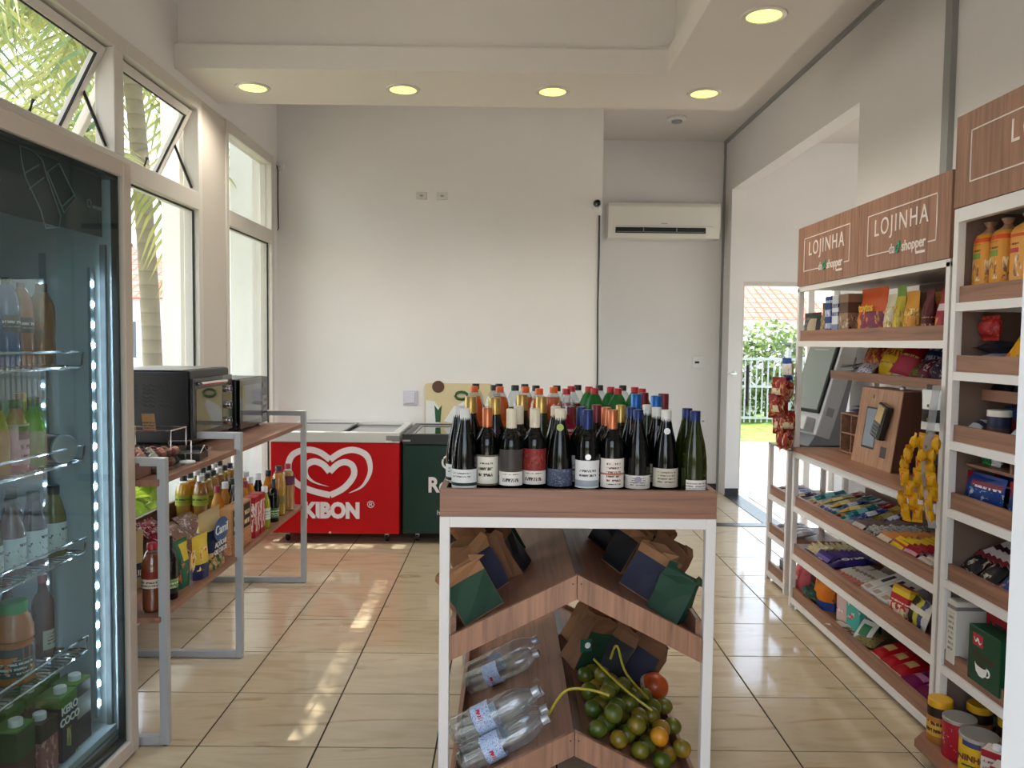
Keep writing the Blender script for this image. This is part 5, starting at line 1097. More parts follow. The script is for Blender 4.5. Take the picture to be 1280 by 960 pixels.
k = MB(); k.box(-.13, .13, -.09, .09, 0, .01); k.box(-.13, .13, -.09, .09, .20, .21); k.box(-.13, .13, -.09, .09, .10, .108); k.box(-.13, -.12, -.09, .09, .01, .20); k.box(.12, .13, -.09, .09, .01, .20); k.box(-.004, .004, -.09, .09, .01, .10); k.box(-.004, .004, -.09, .09, .108, .20); k.box(-.12, .12, .082, .09, .01, .20); k.build('carcass', WOODX, r)
for i, (dy, c, lb) in enumerate(((.06, (34, 52, 110), 'blue mint pack lying on top of the cubby'), (-.03, (130, 26, 44), 'red mint pack lying on top of the cubby'), (.02, (40, 60, 120), 'blue mint pack stacked highest on the cubby'))):
    o = bag('mint_pack', prt('mint%d' % i, c, text=((200, 206, 220), 3, .3, .7)), .09, .13, .022, 0, 40+i); tag(o, lb, 'mint pack'); rput(o, 1.82, 4.05+dy, KZ+.21+(.024 if i == 2 else 0), -90, -90)
o = bag('sweet_bag', prt('cub_white', (170, 150, 150), blob=((140, 40, 50), (220, 214, 210), 5, .5, 0, 1)), .07, .06, .03, 0, 45); tag(o, 'pale sweet bag inside a lower cubby compartment', 'sweet bag'); rput(o, 1.83, 4.10, KZ+.0105, -90, -60)
r = empty('payment_box', (1.80, 3.64, KZ), R(-90)); tag(r, 'slanted wooden payment box with card reader on counter', 'payment box')
pw = wood('payment_oak', (164, 122, 94), 'Z'); pt = .13; D0 = .07
def FY(z): return -.10+pt*z
MB().prism([(FY(0), 0), (D0, 0), (D0, .365), (FY(.365), .365)], 0, -.198, .198).build('casing', pw, r, bevel=.002, seg=1)
MB().prism([(FY(0)+.004, .002), (D0-.002, .002), (D0-.002, .362), (FY(.365)+.004, .362)], 0, .1982, .2002).build('side_veneer', wood('payment_dark', (86, 54, 42), 'Z'), r)
def pane(x0, x1, z0, z1, d, nm, m_, par): return MB().add([(x0, FY(z0)-d, z0), (x1, FY(z0)-d, z0), (x1, FY(z1)-d, z1), (x0, FY(z1)-d, z1)], [(0, 1, 2, 3)]).build(nm, m_, par)
fr_ = pane(-.115, .015, .08, .275, .0008, 'screen_slot', mat('slot_dark', (40, 38, 40), .5), r); pane(-.105, .009, .09, .267, .0016, 'tablet_screen', mat('tablet_blue', (120, 130, 142), .15), fr_)
pane(.08, .135, .055, .105, .0012, 'scanner_window', mat('scanner_dark', (50, 38, 40), .2), r); pane(-.068, -.058, .318, .334, .0012, 'camera_hole', BLACK, r)
K = Matrix.Translation((.085, FY(.20)-.002, .20)) @ Matrix.Rotation(R(-8), 4, 'X') @ Matrix.Rotation(R(14), 4, 'Y')
t_ = MB(); t_.box(-.042, .042, -.036, 0, -.062, .10, K); t_ = t_.build('card_reader', GLOSS_BLACK, r, bevel=.006)
MB().box(-.030, .030, -.038, -.036, .015, .09, K).build('reader_screen', mat('reader_gold', (176, 150, 96), .2), t_)
for i in range(3):
    for j in range(4): MB().box(-.028+i*.02, -.012+i*.02, -.0382, -.036, -.052+j*.016, -.041+j*.016, K).build('reader_key', mat('reader_key', (90, 92, 96), .5), t_)
MB().lathe([(.012, 0), (.012, .012), (.001, .016)], 10, Matrix.Translation((.05, .02, .365))).build('top_button', PWHITE, r)
# --- strips of hanging packs
def strip(base_lb, m_list, x, y, z_top, n, w, h_, t, dz, sway=.02, name='snack_packet', cat='snack packet', group='', yaws=(-100, -40), per=1):
    for i in range(n):
        for j in range(per):
            m_, cl = m_list[i % len(m_list)]; o = bag(name, m_, w, h_, t, 0, i*3+j, 5, 7); tag(o, base_lb % cl, cat, group+' '+cl)
            M = Matrix.Translation((x+random.uniform(-sway, sway)*.4-.012*(i % 2)-.03*j, y+random.uniform(-sway, sway)+.028*(j-(per-1)/2), z_top-dz*i-h_)) @ orient(random.uniform(*yaws), random.uniform(-8, 22), 0)
            o.matrix_basis = M
MR = prt('hang_red', (120, 20, 24), bands=((.28, .55, (214, 196, 160), .2, .8),), blob=((196, 150, 90), (150, 40, 40), 4, .52, .1, .9)); MBl = prt('hang_blue', (30, 64, 130), bands=((.25, .75, (206, 200, 190)),), blob=((190, 150, 100), (220, 214, 206), 3, .5, .2, .7))
r = empty('clip_strip', (1.585, 4.385, 1.46)); tag(r, 'narrow plastic hanging strip at the far shelf post', 'clip strip'); MB().box(-.012, .012, 0, .003, -.52, 0).build('strip', acr, r); MB().tube([(0, .0, -.01), (0, -.02, .02), (.02, -.03, .03)], .004, 6).build('hook', PWHITE, r)
strip('%s snack packet hanging on the strip at the far post', [(MBl, 'blue and white topmost')], 1.575, 4.36, 1.40, 1, .10, .125, .05, .09, group='hanging strip')
strip('%s snack packet hanging on the strip at the far post', [(MR, 'dark red')], 1.565, 4.36, 1.29, 4, .115, .14, .06, .092, group='hanging strip', per=2, sway=.03, yaws=(-125, -20))
tag(bag('snack_packet', prt('hang_dark', (30, 40, 34), blob=((80, 90, 80), (20, 24, 20), 4, .5, 0, 1)), .06, .11, .03, 0, 5), 'dark green packet hanging behind the red ones', 'snack packet').matrix_basis = Matrix.Translation((1.53, 4.42, 1.0)) @ orient(-80)
YP = prt('hang_yellow', (206, 150, 14), blob=((170, 26, 24), (196, 60, 30), 2.4, .6, .15, .8))
r = empty('clip_strip', (1.550, 2.815, 1.33)); tag(r, 'clear perforated hanging strip curling at the middle post', 'clip strip')
pts = catmull([(0, 0, 0), (-.008, .015, -.15), (-.015, .03, -.28), (-.005, .02, -.42), (0, -.01, -.52)], 5); k = MB()
for p, q in zip(pts, pts[1:]): k.add([(p[0]-.015, p[1], p[2]), (p[0]+.015, p[1], p[2]), (q[0]+.015, q[1], q[2]), (q[0]-.015, q[1], q[2])], [(0, 1, 2, 3)])
k.build('strip', thin_glass('strip_plastic', (226, 228, 230), 1.2, .1, .05, .35), r)
for z in range(8): MB().box(-.026, -.020, .01, .014, -.08-z*.05, -.07-z*.05).build('slot', mat('slot_olive', (120, 110, 70), .6), r)
strip('%s wafer packet hanging at the middle post', [(YP, 'yellow and red')], 1.562, 2.865, 1.15, 7, .036, .07, .03, .044, group='hanging wafers', per=3, sway=.016, yaws=(-150, -30))
r = empty('scissor_pouch', (1.565, 2.875, 1.16), R(-75)); tag(r, 'white and black bag hanging above the yellow wafers', 'bag')
b_ = MB(); b_.add(*pillow_mesh(.09, .15, .035, 5, 7, seed=8)); b_.build('pouch', prt('pouch_mono', (206, 206, 204), bands=((.2, .52, (20, 20, 24)),)), r, True); MB().box(-.02, .02, -.004, .004, .15, .17).build('clip', BLACK, r)

# --- packs on the lower shelves of unit A
S = lambda nm, c, b=(), bl=None, tx=None: prt('bar_'+nm, c, b, bl, tx)
g3 = 'packs on the shelf below the counter: '; g4 = 'packs on the second lowest shelf: '
def column(mats, lb, cat, gr, y, w, h_, t, z, n=12, x0=1.652, pitch=.027, tilt=-48, name='snack_bar'):
    """packs filed one behind the other like cards in a box, faces towards the aisle, leaning back"""
    protos = []
    for i in range(n):
        q = 0 if i < n*.62 or len(mats) == 1 else 1
        while len(protos) <= q: mb = MB(); mb.add(*pillow_mesh(w, h_, t, 5, 5, .12, 0, len(protos))); protos.append(mb.build(name, mats[len(protos)][0], None, True)); fresh = True
        o = protos[q]
        if o.get('label'): o = o.copy(); col.objects.link(o)
        tag(o, mats[q][1]+' '+lb, cat, gr+mats[q][1])
        place(o, x0+i*pitch, y+random.uniform(-.004, .004), z, orient(-90+random.uniform(-4, 4), tilt+random.uniform(-5, 5), random.uniform(-3, 3)))
# far half: long wafers lying towards the wall in two tiers with a loose top layer
wf = [('crimson', (140, 24, 36), (220, 200, 200)), ('mustard', (186, 150, 56), (226, 206, 130)), ('royal blue', (44, 60, 130), (214, 214, 224)), ('ruby', (120, 22, 28), (206, 150, 70)), ('teal', (16, 96, 100), (130, 190, 196)), ('silver', (160, 164, 170), (90, 96, 120))]
wp = {}
def wafer(i, x, y, z, tier, yaw, tilt, roll):
    nm, c, c2 = wf[i % 6]
    if nm not in wp: wp[nm] = bar('wafer', S('w'+nm, c, ((.3, .62, c2),), (c2, c, 5, .6, 0, 1)), .046, .165, .024); o = wp[nm]
    else: o = wp[nm].copy(); col.objects.link(o)
    tag(o, '%s wafer in the %s of the far half, shelf under the counter' % (nm, tier), 'wafer', g3+nm+' '+tier); place(o, x, y, z, orient(yaw, tilt, roll))
for i in range(11): wafer(i//2+(i*7 % 3 == 0), 1.645, 4.285-i*.0515, Z3, 'front tier', -90+random.uniform(-6, 6), -85, random.uniform(-12, 12))
for i in range(11): wafer(i//2+3, 1.815, 4.285-i*.0515, Z3, 'back tier', -90+random.uniform(-6, 6), -66, random.uniform(-12, 12))
for i in range(10): wafer(i//2+4+(i % 3), 1.70+.02*(i % 2), 4.26-i*.0515, Z3+.026, 'loose top layer', -90+random.uniform(-12, 12), -76, random.uniform(-15, 15))
cc = 'pack filed in its column on the shelf under the counter'
column([(S('cocoa', (104, 80, 78), ((.3, .7, (196, 182, 178)),)), 'grey-brown')], cc, 'chocolate bar', g3, 3.665, .105, .060, .018, Z3)
column([(S('mono', (150, 146, 140), ((.4, .6, (60, 56, 54)),), ((60, 54, 50), (214, 210, 204), 6, .5, 0, 1)), 'black and white speckled'), (S('monob', (96, 90, 84), (), ((50, 46, 44), (206, 200, 190), 6, .55, 0, 1)), 'dark speckled')], cc, 'chocolate bar', g3, 3.545, .115, .058, .018, Z3)
column([(S('apricot', (206, 126, 60), ((.3, .75, (220, 200, 178)),)), 'apricot'), (S('gold', (150, 110, 60), ((.4, .6, (206, 180, 130)),)), 'dull gold')], cc, 'snack bar', g3, 3.425, .105, .060, .018, Z3)
column([(S('lemon', (226, 190, 24), ((0, .3, (200, 150, 20)), (.6, .8, (196, 60, 50)))), 'bright yellow'), (S('wine', (140, 14, 34), ((.3, .5, (176, 60, 76)),)), 'dark red')], cc, 'wafer pack', g3, 3.305, .11, .062, .02, Z3)
column([(S('red2', (150, 16, 34), ((.35, .6, (206, 150, 160)),)), 'wine red')], cc, 'wafer pack', g3, 3.190, .10, .062, .02, Z3, n=12)
column([(S('ivory', (206, 184, 166), ((.3, .7, (226, 214, 204)),)), 'ivory')], cc, 'biscuit roll', g3, 3.075, .11, .045, .03, Z3, n=9, pitch=.036, tilt=-60)
column([(S('blush', (212, 182, 178), ((.4, .7, (150, 44, 60)),)), 'pale pink')], cc, 'biscuit roll', g3, 2.955, .11, .045, .03, Z3, n=9, pitch=.036, tilt=-60)
cd = 'pack filed in its column on the second lowest shelf'
column([(S('cookie', (206, 188, 140), ((.0, .3, (56, 52, 84)),), ((130, 96, 60), (224, 210, 176), 4, .55, .3, 1)), 'cream and navy')], cd, 'biscuit pack', g4, 4.225, .135, .075, .024, Z4, n=10, pitch=.033)
column([(S('violet', (64, 42, 116), ((.3, .6, (116, 100, 160)),), ((214, 208, 226), (90, 70, 140), 4, .6, 0, .5)), 'violet'), (S('tanger', (220, 124, 28), ((.3, .6, (230, 156, 60)),)), 'orange')], cd, 'chocolate bar', g4, 4.075, .145, .068, .02, Z4, n=13, pitch=.026)
ob_ = bag('biscuit_pack', S('oreo', (40, 30, 90), ((.3, .7, (58, 46, 120)),)), .07, .26, .05, 0, 50); tag(ob_, 'long dark violet biscuit pack with white lettering', 'biscuit pack'); rput(ob_, 1.65, 3.945, Z4, -88, -84)
text('lettering', 'Oreo', .05, WINK, ob_, (0, -.0255, .13), rot=(R(90), R(-90), 0), bold=.001)
stk_ = bar('snack_stick', S('paper', (206, 198, 182), ((.0, .22, (196, 116, 96)), (.5, .6, (150, 130, 110)))), .030, .19, .018)
for i in range(8):
    o = stk_ if i == 0 else stk_.copy(); (col.objects.link(o) if i else None); tag(o, 'cream paper-wrapped stick with coral end in the fanned row', 'snack stick', g4+'cream sticks'); place(o, 1.65+.004*i, 3.885-i*.034, Z4+.0, orient(-90+random.uniform(-3, 3), -80, random.uniform(-8, 8)))
column([(S('taupe', (132, 116, 98), ((.3, .7, (100, 84, 70)),)), 'taupe')], 'bar behind the cream sticks on the second lowest shelf', 'snack bar', g4, 3.77, .17, .075, .018, Z4, n=6, x0=1.86, pitch=.026)
column([(S('seed', (186, 176, 134), (), ((120, 100, 50), (216, 212, 192), 6, .5, 0, 1)), 'seed-printed')], cd, 'cracker pack', g4, 3.575, .075, .07, .02, Z4, n=9, pitch=.03, name='cracker_pack')
WB = prt('box_white_slot', (212, 206, 198), bands=((.45, .8, (40, 38, 36), .3, .7), (.05, .2, (176, 150, 130), .2, .8)))
for i, (px, lb) in enumerate(((1102, 'white box with black slot, farthest of three'), (1113, 'white box with black slot, middle of three'), (1121, 'white box with black slot, nearest of three'))):
    o = carton('white_box', WB, .075, .045, .19); tag(o, lb, 'box', 'white boxes with black slots'); rput(o, 1.645, 3.515-.083*i, Z4, -92+2*i, -70)
o = carton('white_box', WB, .075, .045, .19); tag(o, 'white box with black slot lying behind the other three', 'box', 'white boxes with black slots'); rput(o, 1.86, 3.42, Z4, -90, -50)
PO = prt('box_popcorn', (176, 22, 26), bands=((.70, .88, (224, 190, 40)), (.88, 1, (206, 150, 40))), blob=((226, 214, 190), (206, 170, 120), 4, .45, 0, .4), text=((236, 220, 210), 2, .45, .65))
o = carton('popcorn_box', PO, .12, .045, .125); tag(o, 'red and yellow popcorn box with printed popcorn', 'box'); rput(o, 1.665, at(0, 1.7, 1141, 600).y, Z4, -84, -14)
for i, (px, c, nm) in enumerate(((1150, (40, 36, 34), 'black'), (1156, (196, 186, 60), 'yellow'), (1161, (60, 70, 120), 'blue'), (1167, (206, 198, 190), 'white'))):
    o = bag('snack_pouch', S('up'+nm, c, ((.5, .7, (220, 210, 190)),)), .09, .12, .02, 0, 60+i); tag(o, nm+' upright snack pouch beside the popcorn box', 'pouch'); rput(o, 1.67+.0*i, at(0, 1.7, px, 600).y, Z4, -100, -16)
for i, px in enumerate((1135, 1145, 1155)):
    o = bag('snack_pouch', S('dk%d' % i, (70, 66, 62), ((.2, .5, (190, 160, 50)), (.6, .8, (200, 196, 190)))), .12, .15, .03, 0, 66+i); tag(o, ('first', 'second', 'third')[i]+' grey and yellow pouch from the left behind the popcorn box', 'pouch', 'grey pouches'); rput(o, 1.82, at(0, 1.85, px, 600).y, Z4, -95, -30)
# bottom shelf
def B5(kind, m_, px, w, h_, t, lb, cat, x=1.70, tilt=0, yaw=-90, seed=0, name='pack', lift=0): 
    o = carton(name, m_, w, t, h_) if kind == 'box' else bag(name, m_, w, h_, t, 1 if kind == 'pouch' else 0, seed); tag(o, lb, cat); rput(o, x, at(0, x, px, 750).y, Z5+lift, yaw, tilt); return o
B5('pouch', prt('b5_pink', (206, 96, 100), bands=((.34, .44, (226, 190, 160), .2, .7),), blob=((110, 50, 60), (150, 70, 70), 5, .6, .5, .9)), 1006, .15, .215, .12, 'pink pack with pale band at the far end of bottom shelf', 'pack', seed=70, x=1.70)
B5('pouch', prt('b5_forest', (20, 54, 40), blob=((60, 120, 70), (20, 40, 30), 5, .55, 0, 1)), 1014, .18, .07, .10, 'dark green pack low beneath the pink one', 'pack', seed=71, x=1.66, tilt=-30)
B5('pouch', prt('b5_orange', (220, 120, 24), bands=((0, .2, (50, 70, 140)), (.2, 1, (216, 206, 190), 0, .2)), blob=((60, 60, 70), (240, 160, 60), 3, .62, .2, .7)), 1034, .20, .225, .12, 'orange and white pack with blue foot on bottom shelf', 'pack', seed=72, x=1.72)
B5('bag', prt('b5_tealside', (24, 60, 70)), 1047, .10, .2, .06, 'dark teal pack behind the orange one', 'pack', seed=73, x=1.84, tilt=-8)
B5('box', prt('b5_teal', (80, 176, 160), bands=((.1, 1, (214, 180, 170), 0, .45), (.78, .95, (226, 214, 206), .45, .7)), blob=((180, 60, 60), (236, 226, 220), 4, .58, .3, .9)), 1072, .21, .20, .10, 'teal and pink patterned box on the bottom shelf', 'box', name='box', x=1.73, yaw=-84)
B5('bag', prt('b5_brownwhite', (196, 186, 176), blob=((110, 70, 56), (150, 110, 90), 4, .5, 0, 1)), 1050, .16, .20, .03, 'flat brown and white magazine-like pack lying in front', 'pack', seed=74, x=1.63, tilt=-88, yaw=-60)
B5('bag', prt('b5_mintwhite', (210, 208, 196), bands=((.3, .8, (40, 110, 70), .3, .8),)), 1075, .10, .12, .03, 'small white and green pack standing at an angle', 'pack', seed=75, x=1.66, tilt=-40, yaw=-70)
B5('bag', prt('b5_tealdark', (20, 70, 80)), 1096, .12, .19, .07, 'dark teal pack beside the patterned box', 'pack', seed=76, x=1.82)
B5('bag', prt('b5_mix', (140, 130, 90), blob=((70, 90, 50), (190, 150, 80), 5, .5, 0, 1)), 1078, .12, .16, .04, 'olive mixed-nut pack lying before the red bags', 'pack', seed=77, x=1.645, tilt=-84, yaw=-50)
for i, (px, lb) in enumerate(((1090, 'red candy bag lying on bottom shelf, farthest of three'), (1103, 'red candy bag lying on bottom shelf, middle of three'), (1116, 'red candy bag lying on bottom shelf, nearest of three'))):
    B5('bag', prt('b5_red', (176, 16, 30), bands=((.4, .62, (206, 170, 110), .2, .75), (0, .14, (220, 190, 190)))), px, .10, .20, .04, lb, 'candy bag', seed=78+i, x=1.63, tilt=-76, yaw=-86, name='candy_bag')
for i, (px, lb) in enumerate(((1131, 'magenta candy bag lying on bottom shelf, far one'), (1148, 'magenta candy bag lying on bottom shelf, near one'))):
    B5('bag', prt('b5_magenta', (120, 20, 80), bands=((.35, .5, (200, 130, 170), .15, .85), (0, .1, (214, 170, 160)))), px, .115, .20, .04, lb, 'candy bag', seed=82+i, x=1.63, tilt=-80, yaw=-88, name='candy_bag')
B5('bag', prt('b5_aqua', (60, 160, 160), bands=((.0, .4, (60, 150, 90)),)), 1138, .13, .2, .03, 'aqua and green pack lying behind the magenta bags', 'pack', seed=85, x=1.80, tilt=-70)
for i, (px, c, nm) in enumerate(((1110, (70, 120, 50), 'green'), (1118, (206, 140, 40), 'orange'), (1127, (196, 80, 40), 'coral'), (1136, (90, 90, 130), 'blue-grey'), (1146, (190, 100, 50), 'rust'))):
    B5('bag', prt('b5_back'+nm, c, blob=((220, 200, 120), (90, 60, 40), 4, .55, 0, 1)), px, .12, .16, .06, nm+' candy bag at the dark back of the bottom shelf', 'candy bag', seed=90+i, x=1.92, tilt=-12)
# --- low unit C
for i, (z, lb, c) in enumerate(((.56, 'blue and red magazine-like pack on the low far unit', (60, 70, 110)), (.32, 'striped grey pack on the low far unit', (150, 150, 160)))):
    for j in range(4):
        o = bag('snack_pack', prt('unitc_%d_%d' % (i, j), tuple(max(0, min(255, q+(-40, 30, 60, 0)[j])) for q in c), bands=((.3, .5, (206, 206, 206)),), blob=((170, 60, 70), (220, 214, 206), 4, .55, 0, 1)), .07, .18, .03, 0, 95+j); tag(o, lb, 'snack pack', 'packs on the low far unit %d' % i); rput(o, 1.68, 4.84-.075*j, z, -90, -82)
o = can('tin', mat('tin_steel', (150, 152, 156), .3, .7), .035, .07, GREY, .006); tag(o, 'small steel tin on the lowest far shelf', 'tin'); place(o, 1.72, 4.74, .075)

# ---------------------------------------------------------------- unit B
Zb = BLEV
_rp = rput
def rput(o, x, y, z, yaw=-90, tilt=0, roll=0): return _rp(o, x-.035, min(2.735, y+.04), z, yaw, tilt, roll)
BRD = prt('bread', (206, 136, 40), bands=((.72, .78, (200, 70, 30)), (.50, .58, (110, 140, 60), .1, .7), (.84, 1, (150, 120, 100))), blob=((110, 66, 44), (226, 196, 140), 3, .5, .2, .48), text=((60, 40, 30), 8, .6, .70, .1, .7))
BRD2 = prt('bread_red', (214, 150, 70), bands=((.70, .74, (200, 80, 40)), (.50, .56, (176, 50, 60), .1, .7), (.86, 1, (170, 140, 120))), blob=((150, 100, 80), (236, 214, 170), 3, .5, .2, .48), text=((60, 40, 30), 8, .6, .68, .1, .7))
for y, m_, lb in ((2.655, BRD, 'yellow wrapped bread loaf at the far end of the bread shelf'), (2.56, BRD, 'yellow wrapped bread loaf, second from the far end'), (2.455, BRD2, 'peach wrapped bread loaf with red stripe'), (2.345, BRD2, 'peach wrapped bread loaf nearest the camera')):
    r = empty('bread_loaf'); vs = []; fs = []; nn = 16; lv = ((0, .86), (.006, .97), (.03, 1), (.17, 1), (.19, .97), (.207, .78), (.222, .34), (.232, .22), (.25, .42)); rd_ = random.Random(int(y*100))
    for z_, q_ in lv:
        for j in range(nn):
            a_ = 2*math.pi*j/nn; cx_, sy_ = math.cos(a_), math.sin(a_); e_ = .55; jj = 1+rd_.uniform(-.03, .03)*(z_ > .01)
            vs.append((math.copysign(abs(cx_)**e_, cx_)*.044*q_*jj, math.copysign(abs(sy_)**e_, sy_)*.044*q_*jj, z_))
    for i in range(len(lv)-1):
        for j in range(nn): fs.append((i*nn+j, i*nn+(j+1) % nn, (i+1)*nn+(j+1) % nn, (i+1)*nn+j))
    fs += [tuple(range(nn-1, -1, -1)), tuple(range((len(lv)-1)*nn, len(lv)*nn))]; MB().add(vs, fs).build('wrapper', m_, r, True)
    MB().lathe([(.012, 0), (.0125, .004), (.012, .008)], 10, Matrix.Translation((0, 0, .227))).build('twist_tie', mat('twist_orange', (190, 90, 40), .6), r)
    tag(r, lb, 'bread'); rput(r, 1.682, y, Zb[0])
CH = prt('chips_yellow', (222, 160, 24), bands=((.62, .78, (60, 40, 30), .2, .7), (.44, .5, (206, 180, 120))), blob=((200, 110, 30), (236, 200, 80), 3, .55, .05, .5))
for x, y, tl, yw, lb in ((1.70, 2.49, -40, -76, 'large yellow chip bag leaning back on the second shelf'), (1.69, 2.33, -50, -88, 'yellow chip bag in the middle of the second shelf'), (1.70, 2.13, -50, -88, 'yellow chip bag at the near end of the second shelf')):
    r = empty('chip_bag'); b_ = MB(); b_.add(*pillow_mesh(.18, .26, .06, 7, 9, seed=int(y*100))); b_.build('wrapper', CH, r, True)
    MB().box(-.055, .055, -.0012, 0, .0, .03).build('bottom_seal', mat('seal_pale', (206, 196, 190), .4), r); tag(r, lb, 'chip bag', 'yellow chip bags'); rput(r, x, y, Zb[1], yw, tl)
def B(kind, m_, x, y, z, w, h_, t, lb, cat, tilt=0, yaw=-90, seed=0, name='pack'):
    o = carton(name, m_, w, t, h_) if kind == 'box' else bag(name, m_, w, h_, t, 1 if kind == 'pouch' else 0, seed); tag(o, lb, cat); rput(o, x, y, z, yaw, tilt); return o
B('bag', prt('b2_red', (150, 24, 30), blob=((206, 90, 60), (120, 20, 24), 4, .55, 0, 1)), 1.69, 2.645, Zb[1]+.087, .10, .085, .06, 'red crumpled bag at the far end of the second shelf', 'bag', seed=101)
B('bag', prt('b2_charcoal', (40, 44, 54), bands=((.5, .8, (150, 120, 100), .4, .7),)), 1.66, 2.645, Zb[1]+.044, .10, .14, .04, 'charcoal pack stacked below the red bag', 'pack', -88, seed=102)
B('bag', prt('b2_lilac', (170, 164, 186)), 1.65, 2.645, Zb[1], .10, .16, .042, 'lilac-white pack lying under the charcoal one', 'pack', -88, seed=103)
hz = 1.306
for i, (y, c, lb) in enumerate(((2.66, (26, 24, 26), 'black pack with white script, far end of narrow shelf'), (2.54, (30, 28, 30), 'black pack with white script, middle of narrow shelf'), (2.42, (120, 60, 110), 'purple pack on the narrow raised shelf'), (2.30, (50, 26, 44), 'plum pack at the near end of narrow shelf'))):
    B('bag', prt('b3h_%d' % i, c, text=((214, 210, 206), 2, .35, .65)), 1.73, y, hz, .11, .15, .035, lb, 'pack', -40, seed=105+i)
B('box', prt('b3_blue', (36, 56, 110), bands=((0, .6, (110, 24, 34)),)), 1.84, 2.68, Zb[2], .10, .10, .10, 'blue over red box at the back of third shelf', 'box', name='box')
o = can('glass_jar', prt('jar_brown', (70, 50, 50), bands=((.5, 1, (30, 34, 60)),)), .036, .075, mat('jar_lid_cream', (214, 204, 190), .4), .022); tag(o, 'brown jar with cream lid on the third shelf', 'jar'); place(o, 1.665, 2.63, Zb[2])
B('bag', prt('b3_navywhite', (36, 44, 110), bands=((0, .45, (220, 222, 226)),)), 1.70, 2.50, Zb[2], .09, .13, .035, 'navy and white sachet lying at third shelf front', 'sachet', -60, -70, seed=110)
B('bag', prt('b3_white', (214, 216, 218), bands=((.5, .7, (60, 70, 90)),)), 1.655, 2.69, Zb[2], .06, .10, .03, 'small white sachet at the far front of third shelf', 'sachet', -55, -60, seed=111)
for i, (x, y, lb) in enumerate(((1.66, 2.39, 'dark green pack with white script, front of third shelf'), (1.80, 2.45, 'dark green pack with white script, behind the front one'), (1.70, 2.26, 'dark green pack with white script, nearest the camera'))): B('bag', prt('b3_green', (24, 64, 44), text=((220, 222, 214), 2, .3, .6)), x, y, Zb[2]+.0, .12, .15, .04, lb, 'pack', -44+i*5, seed=112+i)
bars(prt('b3_kraft', (120, 100, 84), text=((200, 190, 176), 2, .2, .5)), 'brown sachet lying flat in the front row of third shelf', 'sachet', 'brown sachets on the third shelf', .055, .10, .012, 5, 1.605, 2.715, Zb[2], pitch=.062, lean=0, tilt=-88, name='sachet')
for i, (y, c, lb) in enumerate(((2.655, (30, 130, 70), 'green crinkled bag in the far upper compartment'), (2.60, (210, 212, 210), 'white crinkled bag beside the green one in compartment'), (2.45, (176, 150, 80), 'gold wrapped sweet bag in the middle compartment'), (2.34, (90, 66, 50), 'brown sweet bag in the middle compartment'))):
    B('bag', prt('b4c_%d' % i, c, blob=((220, 220, 200), c, 5, .6, 0, 1)), 1.70, y, 1.0622, .05, .04 if i else .042, .03, lb, 'sweet bag', -20, seed=120+i)
BB = prt('biscuit_blue', (24, 54, 120), bands=((.55, 1, (150, 20, 40), 0, .16), (.62, .8, (120, 40, 60), .3, .95)), blob=((60, 140, 206), (206, 200, 190), 4, .58, 0, .55), text=((220, 216, 220), 3, .6, .82, .35, .95))
for y, lb in ((2.60, 'blue biscuit pack with red end, far one of two'), (2.36, 'blue biscuit pack with red end, near one of two')): B('bag', BB, 1.66, y, Zb[3], .225, .115, .05, lb, 'biscuit pack', -6, seed=int(y*100), name='biscuit_pack')
for y, lb in ((2.60, 'dark blue biscuit pack behind the far blue one'), (2.36, 'dark blue biscuit pack behind the near blue one')): B('bag', BB, 1.76, y, Zb[3], .225, .11, .05, lb, 'biscuit pack', -4, seed=int(y*90), name='biscuit_pack')
bars(prt('b5c_choc', (90, 24, 30), bands=((.0, .25, (214, 200, 190)),), text=((214, 200, 190), 2, .4, .8)), 'dark red chocolate bar with white end in the packed row', 'chocolate bar', 'dark red chocolate bars on fifth shelf', .05, .15, .016, 15, 1.72, 2.71, Zb[4]+.04, pitch=.028, lean=60, tilt=-74, name='chocolate_bar')
bars(prt('b5c_dark', (44, 28, 30), bands=((.0, .25, (200, 186, 176)),)), 'dark brown chocolate bar at the back of the fifth shelf', 'chocolate bar', 'dark brown chocolate bars on fifth shelf', .05, .15, .016, 15, 1.86, 2.71, Zb[4]+.06, pitch=.028, lean=60, tilt=-70, name='chocolate_bar')
for i, (y, c, lb) in enumerate(((2.66, (28, 26, 30), 'black coffee capsule bag, farthest on the fifth shelf'), (2.55, (26, 24, 24), 'black bag with silver figure on the fifth shelf'), (2.44, (40, 70, 130), 'blue and coral bag on the fifth shelf front'), (2.33, (30, 40, 70), 'navy bag at the near end of fifth shelf'))):
    B('bag', prt('b5f_%d' % i, c, blob=((206, 206, 206) if i < 2 else (206, 110, 90), (160, 130, 80), 4, .6, 0, 1)), 1.64, y, Zb[4], .10, .12, .035, lb, 'bag', -46, seed=130+i)
# sixth shelf: boxes
B('box', prt('b6_white', (206, 202, 192), bands=((.86, .92, (120, 120, 116)),), text=((110, 108, 104), 12, .2, .8, .2, .8)), 1.685, 2.66, Zb[5], .055, .225, .16, 'tall white box with small print on sixth shelf', 'box', name='box')
rb = empty('cocoa_box'); MB().box(-.11, .11, -.05, .05, 0, .225).build('carton', prt('b6_red', (166, 14, 32), bands=((0, .1, (120, 10, 24)),)), rb, bevel=.002, seg=1)
text('lettering', 'NESCAU', .062, mat('choc_navy', (24, 26, 60), .5), rb, (0.01, -.0508, .15), bold=.003, sx=.85); text('lettering', 'NESCAU', .05, _mats['choc_navy'], rb, (-.1108, 0, .10), rot=(R(90), R(-90), R(-90)), bold=.002, sx=.8)
MB().box(-.11, .11, -.0504, -.05, .108, .118).build('white_stripe', WINK, rb); tag(rb, 'large red cocoa box with navy lettering on sixth shelf', 'box'); rput(rb, 1.75, 2.505, Zb[5])
